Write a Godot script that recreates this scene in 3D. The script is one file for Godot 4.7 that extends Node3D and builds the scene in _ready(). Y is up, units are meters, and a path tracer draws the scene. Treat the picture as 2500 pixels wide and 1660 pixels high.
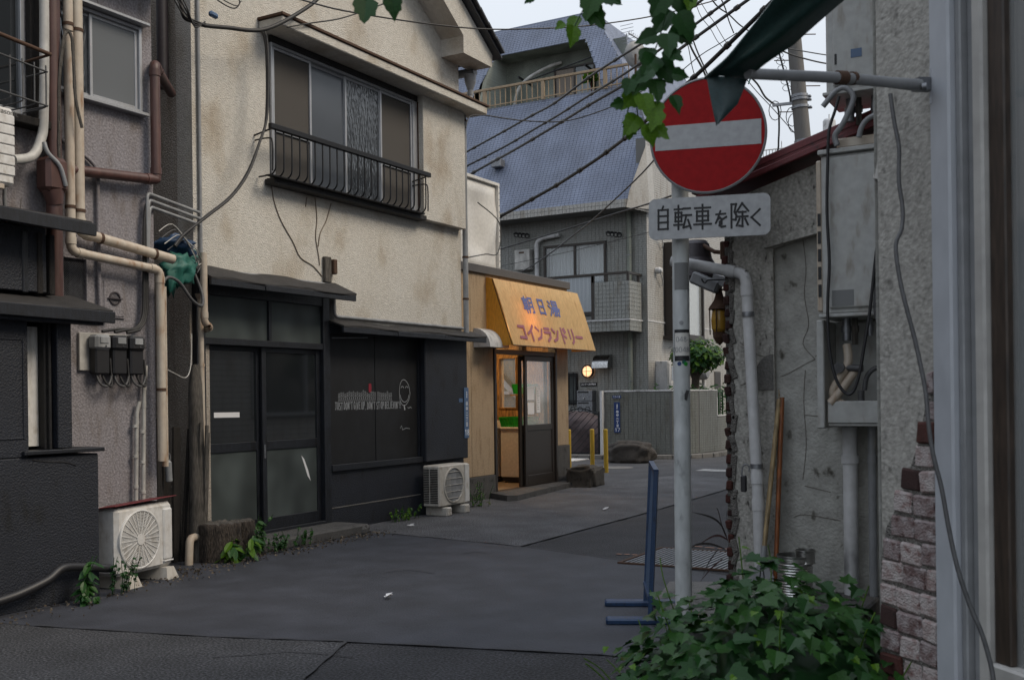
extends Node3D
# An alley in an old quarter at dusk: a cream stucco house and a coin laundry on the left, a tiled apartment
# block across the junction, a shop corner with a no-entry sign and ivy on the right.
# x runs along the left-hand house fronts, z out of them, y up; metres.

var used := {}
var rng := RandomNumberGenerator.new()

class MB:
	var v := PackedVector3Array()
	var n := PackedVector3Array()
	var uv := PackedVector2Array()

	func tri(a: Vector3, b: Vector3, c: Vector3, na: Vector3, nb: Vector3, nc: Vector3, ua := Vector2.ZERO, ub := Vector2.ZERO, uc := Vector2.ZERO) -> void:
		var g := (b - a).cross(c - a)
		if g.length_squared() < 1e-16:
			return
		if g.dot(na + nb + nc) > 0.0:
			v.append_array([a, c, b]); n.append_array([na, nc, nb]); uv.append_array([ua, uc, ub])
		else:
			v.append_array([a, b, c]); n.append_array([na, nb, nc]); uv.append_array([ua, ub, uc])

	func face(p: Array, out: Vector3) -> void:
		var g: Vector3 = (p[1] - p[0]).cross(p[2] - p[0])
		if g.length_squared() < 1e-14 and p.size() > 3:
			g = (p[2] - p[0]).cross(p[3] - p[0])
		g = g.normalized()
		if g.dot(out) < 0.0:
			g = -g
		for i in range(1, p.size() - 1):
			tri(p[0], p[i], p[i + 1], g, g, g)

	func quad(a, b, c, d, out: Vector3) -> void:
		face([a, b, c, d], out)

	func quad_uv(a: Vector3, b: Vector3, c: Vector3, d: Vector3, out: Vector3) -> void:   # a bottom left, b bottom right, c top right, d top left
		var g := (b - a).cross(d - a).normalized()
		if g.dot(out) < 0.0:
			g = -g
		tri(a, b, c, g, g, g, Vector2(0, 1), Vector2(1, 1), Vector2(1, 0))
		tri(a, c, d, g, g, g, Vector2(0, 1), Vector2(1, 0), Vector2(0, 0))

	func box(c: Vector3, s: Vector3, b := Basis.IDENTITY, bev := 0.0) -> void:
		var h := s * 0.5
		if bev <= 0.0:
			for ax in 3:
				for sg in [-1.0, 1.0]:
					var nn := Vector3.ZERO
					nn[ax] = sg
					var q := []
					for k in [[-1, -1], [1, -1], [1, 1], [-1, 1]]:
						var p := Vector3.ZERO
						p[ax] = sg * h[ax]
						p[(ax + 1) % 3] = k[0] * h[(ax + 1) % 3]
						p[(ax + 2) % 3] = k[1] * h[(ax + 2) % 3]
						q.append(c + b * p)
					face(q, b * nn)
			return
		bev = minf(bev, minf(h.x, minf(h.y, h.z)) * 0.9)
		for ax in 3:
			var u := (ax + 1) % 3
			var w := (ax + 2) % 3
			for sg in [-1.0, 1.0]:
				var nn := Vector3.ZERO
				nn[ax] = sg
				var q := []
				for k in [[-1, -1], [1, -1], [1, 1], [-1, 1]]:
					var p := Vector3.ZERO
					p[ax] = sg * h[ax]
					p[u] = k[0] * (h[u] - bev)
					p[w] = k[1] * (h[w] - bev)
					q.append(c + b * p)
				face(q, b * nn)
			for su in [-1.0, 1.0]:
				for sw in [-1.0, 1.0]:
					var q := []
					for k in [-1.0, 1.0]:
						var p1 := Vector3.ZERO
						p1[ax] = k * (h[ax] - bev); p1[u] = su * h[u]; p1[w] = sw * (h[w] - bev)
						var p2 := p1
						p2[u] = su * (h[u] - bev); p2[w] = sw * h[w]
						if k < 0:
							q.append(c + b * p1); q.append(c + b * p2)
						else:
							q.append(c + b * p2); q.append(c + b * p1)
					var nn := Vector3.ZERO
					nn[u] = su; nn[w] = sw
					face(q, b * nn)
		for sx in [-1.0, 1.0]:
			for sy in [-1.0, 1.0]:
				for sz in [-1.0, 1.0]:
					var sv := Vector3(sx, sy, sz)
					var q := []
					for ax in 3:
						var p := Vector3(sx * (h.x - bev), sy * (h.y - bev), sz * (h.z - bev))
						p[ax] = sv[ax] * h[ax]
						q.append(c + b * p)
					face(q, b * sv)

	func ext(x0: float, x1: float, y0: float, y1: float, z0: float, z1: float, bev := 0.0) -> void:
		box(Vector3(x0 + x1, y0 + y1, z0 + z1) * 0.5, Vector3(absf(x1 - x0), absf(y1 - y0), absf(z1 - z0)), Basis.IDENTITY, bev)

	func bar(a: Vector3, b: Vector3, w: float, d: float, up := Vector3.UP, bev := 0.0) -> void:   # a box from a to b, w across, d along up
		var f := (b - a).normalized()
		if absf(f.dot(up)) > 0.98:
			up = Vector3.RIGHT
		var r := f.cross(up).normalized()
		box((a + b) * 0.5, Vector3(w, d, (b - a).length()), Basis(r, r.cross(f) * -1.0 if r.cross(f).dot(up) < 0 else r.cross(f), f), bev)

	func tube(p: Array, r, sides := 8, caps := true) -> void:
		var rings := []
		var up := Vector3.UP
		var t0: Vector3 = (p[1] - p[0]).normalized()
		if absf(t0.dot(up)) > 0.9:
			up = Vector3.RIGHT
		var nx := t0.cross(up).normalized()
		for i in p.size():
			var t: Vector3
			if i == 0:
				t = t0
			elif i == p.size() - 1:
				t = (p[i] - p[i - 1]).normalized()
			else:
				t = ((p[i] - p[i - 1]).normalized() + (p[i + 1] - p[i]).normalized()).normalized()
			nx = (nx - t * nx.dot(t)).normalized()
			var ny := t.cross(nx)
			var rr: float = r[i] if r is Array else r
			var ring := []
			for k in sides + 1:
				var a := TAU * k / sides
				var d := nx * cos(a) + ny * sin(a)
				ring.append([p[i] + d * rr, d])
			rings.append(ring)
		for i in p.size() - 1:
			for k in sides:
				var a = rings[i][k]
				var b = rings[i][k + 1]
				var c = rings[i + 1][k + 1]
				var d = rings[i + 1][k]
				tri(a[0], b[0], c[0], a[1], b[1], c[1])
				tri(a[0], c[0], d[0], a[1], c[1], d[1])
		if caps:
			for e in [0, p.size() - 1]:
				var q := []
				for k in sides:
					q.append(rings[e][k][0])
				face(q, (p[0] - p[1]) if e == 0 else (p[e] - p[e - 1]))

	func lathe(o: Vector3, b: Basis, prof: Array, sides := 16, smooth := true) -> void:   # prof: [radius, height] going up
		for i in prof.size() - 1:
			var r0: float = prof[i][0]
			var y0: float = prof[i][1]
			var r1: float = prof[i + 1][0]
			var y1: float = prof[i + 1][1]
			var sl := Vector2(y1 - y0, r0 - r1).normalized()
			for k in sides:
				var q := []
				var m := []
				for j in 2:
					var a := TAU * (k + j) / sides
					var d := Vector3(cos(a), 0, sin(a))
					q.append([o + b * (d * r0 + Vector3(0, y0, 0)), o + b * (d * r1 + Vector3(0, y1, 0))])
					m.append(b * (d * sl.x + Vector3(0, sl.y, 0)))
				tri(q[0][0], q[1][0], q[1][1], m[0], m[1], m[1])
				tri(q[0][0], q[1][1], q[0][1], m[0], m[1], m[0])

	func prism(poly: PackedVector2Array, o: Vector3, ux: Vector3, uy: Vector3, depth: float) -> void:   # front face at o, body behind it
		var nz := ux.cross(uy).normalized() * (-1.0 if ux.z < -0.5 else 1.0)
		var idx := Geometry2D.triangulate_polygon(poly)
		for i in range(0, idx.size(), 3):
			var q := []
			for k in 3:
				var p: Vector2 = poly[idx[i + k]]
				q.append(o + ux * p.x + uy * p.y)
			face(q, nz)
			face([q[0] - nz * depth, q[1] - nz * depth, q[2] - nz * depth], -nz)
		var cw := Geometry2D.is_polygon_clockwise(poly)
		for i in poly.size():
			var a: Vector2 = poly[i]
			var c: Vector2 = poly[(i + 1) % poly.size()]
			var e := (c - a)
			var on := Vector2(e.y, -e.x) * (-1.0 if cw else 1.0)
			var p := o + ux * a.x + uy * a.y
			var q := o + ux * c.x + uy * c.y
			face([p, q, q - nz * depth, p - nz * depth], ux * on.x + uy * on.y)

	func sheet(rows: Array) -> void:   # a smooth grid of points
		var nr := rows.size()
		var nc: int = rows[0].size()
		var nn := []
		for i in nr:
			var l := []
			for j in nc:
				var du: Vector3 = rows[mini(i + 1, nr - 1)][j] - rows[maxi(i - 1, 0)][j]
				var dv: Vector3 = rows[i][mini(j + 1, nc - 1)] - rows[i][maxi(j - 1, 0)]
				l.append(du.cross(dv).normalized())
			nn.append(l)
		for i in nr - 1:
			for j in nc - 1:
				tri(rows[i][j], rows[i + 1][j], rows[i + 1][j + 1], nn[i][j], nn[i + 1][j], nn[i + 1][j + 1])
				tri(rows[i][j], rows[i + 1][j + 1], rows[i][j + 1], nn[i][j], nn[i + 1][j + 1], nn[i][j + 1])

	func slab(rows: Array, th: float, up: Vector3) -> void:   # a sheet with thickness
		sheet(rows)
		var low := []
		for r in rows:
			var l := []
			for p in r:
				l.append(p - up * th)
			low.append(l)
		sheet(low)
		var nr := rows.size()
		var nc: int = rows[0].size()
		for i in nr - 1:
			quad(rows[i][0], rows[i + 1][0], low[i + 1][0], low[i][0], rows[i][0] - rows[i][1])
			quad(rows[i][nc - 1], rows[i + 1][nc - 1], low[i + 1][nc - 1], low[i][nc - 1], rows[i][nc - 1] - rows[i][nc - 2])
		for j in nc - 1:
			quad(rows[0][j], rows[0][j + 1], low[0][j + 1], low[0][j], rows[0][j] - rows[1][j])
			quad(rows[nr - 1][j], rows[nr - 1][j + 1], low[nr - 1][j + 1], low[nr - 1][j], rows[nr - 1][j] - rows[nr - 2][j])

	func wall(o: Vector3, ux: Vector3, uy: Vector3, x0: float, x1: float, y0: float, y1: float, th: float, holes: Array) -> void:   # a wall with openings [x0, x1, y0, y1]; its face lies at o
		var nz := ux.cross(uy).normalized() * (-1.0 if ux.z < -0.5 else 1.0)
		var xs := [x0, x1]
		var ys := [y0, y1]
		for h in holes:
			for k in 2:
				if h[k] > x0 and h[k] < x1: xs.append(h[k])
				if h[k + 2] > y0 and h[k + 2] < y1: ys.append(h[k + 2])
		xs.sort()
		ys.sort()
		var solid := func(cx, cy):
			if cx < x0 or cx > x1 or cy < y0 or cy > y1: return false
			for h in holes:
				if cx > h[0] and cx < h[1] and cy > h[2] and cy < h[3]: return false
			return true
		for i in xs.size() - 1:
			for j in ys.size() - 1:
				var a0: float = xs[i]
				var a1: float = xs[i + 1]
				var b0: float = ys[j]
				var b1: float = ys[j + 1]
				if a1 - a0 < 1e-5 or b1 - b0 < 1e-5 or not solid.call((a0 + a1) / 2, (b0 + b1) / 2):
					continue
				var P := func(x, y, z): return o + ux * x + uy * y + nz * z
				quad(P.call(a0, b0, 0), P.call(a1, b0, 0), P.call(a1, b1, 0), P.call(a0, b1, 0), nz)
				quad(P.call(a0, b0, -th), P.call(a1, b0, -th), P.call(a1, b1, -th), P.call(a0, b1, -th), -nz)
				var e := 1e-3
				if not solid.call(a0 - e, (b0 + b1) / 2): quad(P.call(a0, b0, 0), P.call(a0, b1, 0), P.call(a0, b1, -th), P.call(a0, b0, -th), -ux)
				if not solid.call(a1 + e, (b0 + b1) / 2): quad(P.call(a1, b0, 0), P.call(a1, b1, 0), P.call(a1, b1, -th), P.call(a1, b0, -th), ux)
				if not solid.call((a0 + a1) / 2, b0 - e): quad(P.call(a0, b0, 0), P.call(a1, b0, 0), P.call(a1, b0, -th), P.call(a0, b0, -th), -uy)
				if not solid.call((a0 + a1) / 2, b1 + e): quad(P.call(a0, b1, 0), P.call(a1, b1, 0), P.call(a1, b1, -th), P.call(a0, b1, -th), uy)

	func mesh(off := Vector3.ZERO) -> ArrayMesh:
		var a := []
		a.resize(Mesh.ARRAY_MAX)
		var w := v.duplicate()
		if off != Vector3.ZERO:
			for i in w.size():
				w[i] -= off
		a[Mesh.ARRAY_VERTEX] = w
		a[Mesh.ARRAY_NORMAL] = n
		a[Mesh.ARRAY_TEX_UV] = uv
		var m := ArrayMesh.new()
		m.add_surface_from_arrays(Mesh.PRIMITIVE_TRIANGLES, a)
		return m


func V(x: float, y: float, z: float) -> Vector3:
	return Vector3(x, y, z)

func numbered(called: String) -> String:
	var k: int = used.get(called, 0)
	used[called] = k + 1
	return called if k == 0 else "%s_%03d" % [called, k]

func tag(o: Node3D, label: String, category := "", group := "", kind := "") -> Node3D:
	o.set_meta("label", label)
	if category: o.set_meta("category", category)
	if group: o.set_meta("group", group)
	if kind: o.set_meta("kind", kind)
	return o

func thing(called: String, label: String, category: String, at := Vector3.ZERO, turn := 0.0, group := "") -> Node3D:
	var o := Node3D.new()
	o.name = numbered(called)
	add_child(o)
	o.position = at
	o.rotation.y = turn
	return tag(o, label, category, group)

func origin(o: Node) -> Vector3:
	return Vector3.ZERO if o == self else (o as Node3D).position + origin(o.get_parent())

func part(parent: Node3D, called: String, mb: MB, m: Material, local := false, label := "") -> MeshInstance3D:   # geometry in world metres, or in the thing's own axes
	var o := MeshInstance3D.new()
	o.name = called
	o.mesh = mb.mesh(Vector3.ZERO if local else origin(parent))
	o.material_override = m
	parent.add_child(o, true)
	if label: o.set_meta("label", label)
	return o

func one(called: String, mb: MB, m: Material, at: Vector3, label: String, category: String, group := "") -> MeshInstance3D:   # a thing that is one mesh
	var o := MeshInstance3D.new()
	o.name = numbered(called)
	o.mesh = mb.mesh(at)
	o.material_override = m
	add_child(o)
	o.position = at
	tag(o, label, category, group)
	return o

func struct(called: String, mb: MB, m: Material, label: String, category := "") -> MeshInstance3D:
	var o := one(called, mb, m, Vector3.ZERO, label, category)
	o.set_meta("kind", "structure")
	return o

func copy(o: Node3D, at: Vector3, turn: float, label: String) -> Node3D:
	var c: Node3D = o.duplicate()
	c.name = numbered(str(o.name).rstrip("0123456789").trim_suffix("_"))
	add_child(c)
	c.position = at
	c.rotation.y = turn
	c.set_meta("label", label)
	return c

func pieces(parent: Node3D, called: String, meshes: Array, mats: Array, xf: Array) -> void:   # alike pieces, each a mesh instance of its own
	for i in xf.size():
		var o := MeshInstance3D.new()
		o.name = called if parent.get_node_or_null(NodePath(called)) == null else "%s_%03d" % [called, i]
		o.mesh = meshes[rng.randi() % meshes.size()]
		o.material_override = mats[rng.randi() % mats.size()]
		parent.add_child(o, true)
		o.transform = xf[i]
		o.position -= origin(parent)

func many(parent: Node3D, called: String, m: Mesh, mat: Material, xf: Array, label := "") -> MultiMeshInstance3D:   # a mass of small pieces
	var mm := MultiMesh.new()
	mm.transform_format = MultiMesh.TRANSFORM_3D
	mm.mesh = m
	mm.instance_count = xf.size()
	var off := origin(parent)
	for i in xf.size():
		var t: Transform3D = xf[i]
		t.origin -= off
		mm.set_instance_transform(i, t)
	var o := MultiMeshInstance3D.new()
	o.name = called if parent != self else numbered(called)
	o.multimesh = mm
	o.material_override = mat
	parent.add_child(o, true)
	o.set_meta("kind", "stuff")
	if label: o.set_meta("label", label)
	return o

func smooth(p: Array, k := 4) -> Array:   # Catmull-Rom through the points
	var out := []
	for i in p.size() - 1:
		var a: Vector3 = p[maxi(i - 1, 0)]
		var b: Vector3 = p[i]
		var c: Vector3 = p[i + 1]
		var d: Vector3 = p[mini(i + 2, p.size() - 1)]
		for j in k:
			out.append(b.cubic_interpolate(c, a, d, float(j) / k))
	out.append(p[-1])
	return out

func elbows(p: Array, r: float) -> Array:   # a pipe's path with rounded bends
	var out := [p[0]]
	for i in range(1, p.size() - 1):
		var a: Vector3 = p[i] + (p[i - 1] - p[i]).limit_length(r)
		var c: Vector3 = p[i] + (p[i + 1] - p[i]).limit_length(r)
		for j in 5:
			var t := j / 4.0
			out.append(a.lerp(p[i], t).lerp((p[i] as Vector3).lerp(c, t), t))
	out.append(p[-1])
	return out

func sag(a: Vector3, b: Vector3, s: float, k := 14) -> Array:
	var out := []
	for i in k + 1:
		var t := float(i) / k
		out.append(a.lerp(b, t) - Vector3(0, s * 4 * t * (1 - t), 0))
	return out

func circle(c: Vector3, ux: Vector3, uy: Vector3, r: float, k := 20, r2 := -1.0) -> Array:
	var out := []
	for i in k + 1:
		out.append(c + ux * cos(TAU * i / k) * r + uy * sin(TAU * i / k) * (r if r2 < 0 else r2))
	return out

# ---- lettering: strokes on a 100 x 100 field, y down ----
const GLYPH := {
	"自": "50,2 42,16;20,16 80,16 80,97 20,97 20,16;20,42 80,42;20,69 80,69",
	"転": "6,16 48,16;27,2 27,98;10,30 44,30 44,66 10,66 10,30;10,48 44,48;4,80 50,80;56,14 92,14;54,42 98,42;72,42 56,92 92,86;82,62 97,96",
	"車": "10,14 90,14;50,2 50,98;20,28 80,28 80,66 20,66 20,28;20,47 80,47;6,80 94,80",
	"を": "18,22 84,20;48,4 26,52 14,72;26,54 44,42 56,50 58,80;92,40 66,52 44,68 42,88 58,97 84,95",
	"除": "10,6 10,98;10,6 34,6 26,36 36,52 32,68 14,66;66,4 36,38;66,4 98,34;50,38 84,38;42,56 94,56;68,38 68,94 52,92;52,66 38,90;82,66 96,88",
	"く": "74,6 26,50 74,96",
	"朝": "4,14 50,14;27,2 27,26;10,28 44,28 44,60 10,60 10,28;10,44 44,44;2,76 52,76;27,60 27,98;62,6 60,60 50,96;62,6 94,6 94,92 82,96;62,34 94,34;62,60 94,60",
	"日": "24,6 22,94;24,6 80,6 80,94;24,48 78,48;22,90 80,90",
	"湯": "8,6 22,18;4,34 18,46;4,96 24,62;40,4 84,4 84,40 40,40 40,4;40,22 84,22;30,52 98,52;48,52 30,80;42,66 92,66 84,96 74,92;62,66 40,96;76,66 56,98",
	"コ": "16,16 82,16 82,90;12,88 82,88",
	"イ": "86,6 54,38 12,58;56,36 56,98",
	"ン": "16,14 42,32;14,92 58,76 90,26",
	"ラ": "22,14 80,14;12,40 88,40 76,72 36,96",
	"ド": "34,4 34,98;34,40 78,62;62,10 70,26;80,4 88,20",
	"リ": "24,10 24,62;76,6 76,56 64,82 40,98",
	"ー": "8,52 92,52",
	"ル": "28,12 28,52 8,92;58,8 58,90 94,56",
	"谷": "36,4 14,30;64,4 88,30;50,26 6,62;50,26 94,62;26,62 74,62 74,96 26,96 26,62",
	"中": "12,22 88,22 88,66 12,66 12,22;50,2 50,98",
	"二": "16,24 84,24;6,84 94,84",
	"丁": "8,14 92,14;52,14 52,92 32,86",
	"目": "22,6 78,6 78,96 22,96 22,6;22,36 78,36;22,66 78,66",
	"千": "80,6 24,18;6,46 94,46;50,14 50,98",
	"駄": "10,8 10,58 46,58 42,92;10,8 42,8;26,8 26,58;10,26 42,26;10,42 42,42;52,34 98,34;74,6 72,50 52,94;76,52 98,94",
	"木": "8,32 92,32;50,4 50,98;48,34 10,82;52,34 92,82",
	"台": "46,4 20,42 80,38;64,22 88,50;22,58 78,58 78,96 22,96 22,58",
	"東": "10,16 90,16;22,32 78,32 78,60 22,60 22,32;22,46 78,46;50,4 50,98;46,62 8,92;54,62 94,92",
	"区": "10,8 90,8;12,8 12,94 92,94;74,22 30,80;32,28 76,78",
	"J": "10,2 90,2;58,2 58,70 44,94 18,90", "U": "12,2 12,72 32,96 66,96 88,72 88,2", "S": "84,10 50,2 16,20 24,44 78,56 86,80 52,98 12,88", "T": "6,4 94,4;50,4 50,98",
	"D": "18,4 18,96 60,94 86,66 86,32 58,6 18,4", "O": "50,2 16,24 14,74 50,98 86,74 84,24 50,2", "N": "14,98 14,4 86,96 86,2", "'": "46,0 40,22", "G": "84,14 50,2 16,26 16,74 50,98 86,84 86,54 54,54",
	"I": "50,2 50,98", "V": "8,2 50,98 92,2", "E": "84,4 18,4 18,96 86,96;18,48 70,48", "P": "18,98 18,4 66,4 84,24 66,48 18,50", ".": "46,92 54,98", "B": "18,4 18,96 64,94 84,74 60,50 18,50;60,50 78,26 58,4 18,4", "L": "18,2 18,96 82,96", "!": "50,2 48,66;48,88 48,96",
}

func stroke(mb: MB, pts: Array, w: float, o: Vector3, ux: Vector3, uy: Vector3, lift: float) -> float:   # one ribbon with square ends; every piece a hair above the last
	var nz := ux.cross(uy).normalized()
	for i in pts.size() - 1:
		var a: Vector2 = pts[i]
		var b: Vector2 = pts[i + 1]
		var d := (b - a)
		if d.length() < 1e-6: continue
		d = d.normalized() * w * 0.5
		var s := Vector2(-d.y, d.x)
		var q := []
		for p in [a - d + s, a - d * 1.3, a - d - s, b + d - s, b + d * 1.3, b + d + s]:
			q.append(o + ux * p.x + uy * p.y + nz * lift)
		mb.face(q, nz)
		lift += 0.00012
	return lift

func glyph(mb: MB, ch: String, w: float, o: Vector3, ux: Vector3, uy: Vector3, wd: float, ht: float, lift := 0.001) -> void:   # o is the glyph's upper left corner
	if not GLYPH.has(ch): return
	for s in GLYPH[ch].split(";"):
		var pts := []
		for q in s.split(" "):
			var xy = q.split(",")
			pts.append(Vector2(float(xy[0]) * 0.01 * wd, -float(xy[1]) * 0.01 * ht))
		lift = stroke(mb, pts, w, o, ux, uy, lift)

func print_text(text: String, size: float, font_name := "Droid Sans", depth := 0.001) -> MB:   # Latin lettering, centred, in its own axes
	var t := TextMesh.new()
	var f := SystemFont.new()
	f.font_names = PackedStringArray([font_name])
	t.font = f
	t.font_size = 64
	t.pixel_size = size / 46.0
	t.depth = depth
	t.text = text
	var a := t.get_mesh_arrays()
	var mb := MB.new()
	var vv: PackedVector3Array = a[Mesh.ARRAY_VERTEX]
	var nn: PackedVector3Array = a[Mesh.ARRAY_NORMAL]
	var ii: PackedInt32Array = a[Mesh.ARRAY_INDEX]
	for i in range(0, ii.size(), 3):
		mb.tri(vv[ii[i]], vv[ii[i + 1]], vv[ii[i + 2]], nn[ii[i]], nn[ii[i + 1]], nn[ii[i + 2]])
	return mb

func placed(mb: MB, t: Transform3D) -> MB:
	var r := MB.new()
	for i in mb.v.size():
		r.v.append(t * mb.v[i]); r.n.append((t.basis * mb.n[i]).normalized()); r.uv.append(mb.uv[i])
	return r

# ---- materials ----
var T := {}

func noise(key: String, sd: int, freq: float, octaves: int, lo: Color, hi: Color, size := 512, cell := false, mid := 0.5) -> NoiseTexture2D:
	if T.has(key): return T[key]
	var f := FastNoiseLite.new()
	f.seed = sd
	f.noise_type = FastNoiseLite.TYPE_CELLULAR if cell else FastNoiseLite.TYPE_SIMPLEX_SMOOTH
	f.frequency = freq
	f.fractal_octaves = octaves
	if cell: f.cellular_return_type = FastNoiseLite.RETURN_DISTANCE
	var t := NoiseTexture2D.new()
	t.width = size
	t.height = size
	t.seamless = true
	t.noise = f
	var g := Gradient.new()
	g.set_color(0, lo)
	g.set_color(1, hi)
	if mid != 0.5:
		g.add_point(mid, lo.lerp(hi, 0.8))
	t.color_ramp = g
	T[key] = t
	return t

func g(x: float) -> Color: return Color(x, x, x)

func mat(r: float, gr: float, b: float, rough := 0.8, metal := 0.0) -> StandardMaterial3D:   # linear base colour
	var m := StandardMaterial3D.new()
	m.albedo_color = Color(r, gr, b).linear_to_srgb()
	m.roughness = rough
	m.metallic = metal
	return m

func tex(m: StandardMaterial3D, grain: Texture2D, scale: Vector3, bump: Texture2D = null, cm := 0.0, stain: Texture2D = null, stain_scale := Vector3.ONE) -> StandardMaterial3D:
	m.uv1_triplanar = true
	m.uv1_world_triplanar = true
	m.uv1_scale = scale
	m.albedo_texture = grain
	if bump:
		m.heightmap_enabled = true
		m.heightmap_texture = bump
		m.heightmap_scale = cm
	if stain:
		m.detail_enabled = true
		m.detail_albedo = stain
		m.detail_blend_mode = BaseMaterial3D.BLEND_MODE_MUL
		m.detail_uv_layer = BaseMaterial3D.DETAIL_UV_2
		m.uv2_triplanar = true
		m.uv2_world_triplanar = true
		m.uv2_scale = stain_scale
	return m

var m := {}

func make_materials() -> void:
	var fine := noise("fine", 1, 0.09, 3, g(0.72), g(1.0))
	var speck := noise("speck", 2, 0.35, 2, g(0.45), g(1.0), 1024)
	var mottle := noise("mottle", 3, 0.008, 5, g(0.7), g(1.0))
	var streak := noise("streak", 4, 0.02, 5, Color(0.8, 0.765, 0.72), g(1.0), 512, false, 0.4)
	var stucco := noise("stucco", 5, 0.05, 3, g(0), g(1), 1024)
	var grit := noise("grit", 6, 0.16, 2, g(0), g(1), 1024)
	var woodn := noise("wood", 7, 0.03, 4, g(0.45), g(1.0))
	var rust := noise("rust", 8, 0.012, 5, Color(0.62, 0.42, 0.28), g(1.0), 512, false, 0.3)
	var blot := noise("blot", 9, 0.01, 5, g(0.42), g(1.0), 512, false, 0.3)
	var peel := noise("peel", 10, 0.018, 5, g(0.0), g(1.0))
	var faint := noise("faint", 30, 0.03, 3, g(0.9), g(1.0))
	var agg := noise("agg", 31, 0.11, 3, g(0.08), g(1.0), 1024)
	var fleck := noise("fleck", 32, 0.035, 3, Color(0.3, 0.29, 0.28), g(1.0), 512, false, 0.22)
	m.pale_asphalt = tex(mat(0.19, 0.19, 0.205, 0.85), agg, V(0.42, 0.42, 0.42), agg, 1.4, noise("mottle", 3, 0.008, 5, g(0.7), g(1.0)), V(0.3, 0.3, 0.3))
	m.tar = mat(0.03, 0.03, 0.034, 0.8)
	m.pane_blue = mat(0.075, 0.085, 0.1, 0.16)
	m.pane_grey = mat(0.13, 0.14, 0.15, 0.12)
	m.cream = tex(mat(0.57, 0.55, 0.505, 0.92), faint, V(0.9, 0.9, 0.9), stucco, 0.75, noise("soft", 33, 0.006, 4, Color(0.84, 0.8, 0.75), g(1.0), 512, false, 0.4), V(0.4, 0.25, 0.4))
	m.cream_side = tex(mat(0.52, 0.47, 0.41, 0.92), fine, V(0.9, 0.9, 0.9), stucco, 1.1, streak, V(0.6, 0.15, 0.6))
	m.mauve = tex(mat(0.30, 0.285, 0.308, 0.9), fine, V(0.8, 0.8, 0.8), stucco, 0.45, streak, V(0.55, 0.2, 0.55))
	m.navy = tex(mat(0.014, 0.018, 0.029, 0.62), fine, V(1, 1, 1), stucco, 0.38, blot, V(0.6, 0.3, 0.6))
	m.navy_wood = tex(mat(0.016, 0.02, 0.03, 0.5), woodn, V(3, 0.4, 3), grit, 0.12, blot, V(1.1, 0.5, 1.1))
	m.black_wood = tex(mat(0.014, 0.013, 0.014, 0.65), woodn, V(4, 0.6, 4), grit, 0.2)
	m.board = tex(mat(0.012, 0.013, 0.016, 0.6), fine, V(0.5, 0.5, 0.5), null, 0.0, noise("chalk", 11, 0.009, 4, g(0.5), g(1.0)), V(0.8, 0.5, 0.8))
	m.canopy = tex(mat(0.05, 0.045, 0.043, 0.75), woodn, V(0.4, 3, 4), grit, 0.2, blot, V(0.7, 0.7, 0.7))
	m.light_asphalt = tex(mat(0.36, 0.36, 0.385, 0.85), agg, V(0.42, 0.42, 0.42), agg, 1.4, mottle, V(0.3, 0.3, 0.3))
	m.dark_asphalt = tex(mat(0.11, 0.11, 0.125, 0.85), agg, V(0.4, 0.4, 0.4), agg, 1.3, mottle, V(0.3, 0.3, 0.3))
	m.smooth_asphalt = tex(mat(0.06, 0.064, 0.082, 0.72), noise("asph", 12, 0.3, 3, g(0.66), g(1.0), 1024), V(0.45, 0.45, 0.45), agg, 0.35, mottle, V(0.4, 0.4, 0.4))
	m.road_asphalt = tex(mat(0.19, 0.19, 0.21, 0.8), agg, V(0.35, 0.35, 0.35), agg, 0.6, mottle, V(0.25, 0.25, 0.25))
	m.concrete = tex(mat(0.23, 0.22, 0.205, 0.9), fine, V(1.4, 1.4, 1.4), grit, 0.3, blot, V(0.8, 0.5, 0.8))
	m.dark_concrete = tex(mat(0.12, 0.115, 0.11, 0.9), fine, V(1.4, 1.4, 1.4), grit, 0.4, blot, V(1.2, 0.7, 1.2))
	m.white_line = tex(mat(0.62, 0.62, 0.61, 0.7), speck, V(1, 1, 1), null, 0, blot, V(0.9, 0.9, 0.9))
	m.alu = tex(mat(0.42, 0.43, 0.45, 0.42, 0.6), faint, V(2, 0.4, 2))
	m.bronze = tex(mat(0.045, 0.036, 0.03, 0.45, 0.2), fine, V(2, 0.5, 2))
	m.iron = tex(mat(0.012, 0.013, 0.016, 0.5, 0.3), fine, V(3, 3, 3))
	m.galv = tex(mat(0.3, 0.31, 0.33, 0.45, 0.8), mottle, V(4, 4, 4))
	m.steel = tex(mat(0.55, 0.55, 0.55, 0.25, 1.0), mottle, V(3, 3, 3))
	m.plastic = tex(mat(0.60, 0.585, 0.55, 0.5), faint, V(1, 1, 1), null, 0, mottle, V(0.9, 0.5, 0.9))
	m.old_plastic = tex(mat(0.52, 0.475, 0.40, 0.5), faint, V(1, 1, 1), null, 0, rust, V(1.3, 0.35, 1.3))
	m.grey_plastic = tex(mat(0.33, 0.34, 0.35, 0.5), faint, V(1, 1, 1), null, 0, mottle, V(1, 0.4, 1))
	m.white_paint = tex(mat(0.62, 0.62, 0.62, 0.6), faint, V(1, 1, 1), null, 0, blot, V(0.7, 0.35, 0.7))
	m.ac_white = tex(mat(0.66, 0.655, 0.64, 0.45), faint, V(1, 1, 1), null, 0, streak, V(1.5, 0.6, 1.5))
	m.ac_beige = tex(mat(0.50, 0.475, 0.43, 0.5), faint, V(1, 1, 1), null, 0, streak, V(1.5, 0.6, 1.5))
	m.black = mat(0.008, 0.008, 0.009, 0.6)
	m.rubber = mat(0.012, 0.012, 0.014, 0.5)
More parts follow.
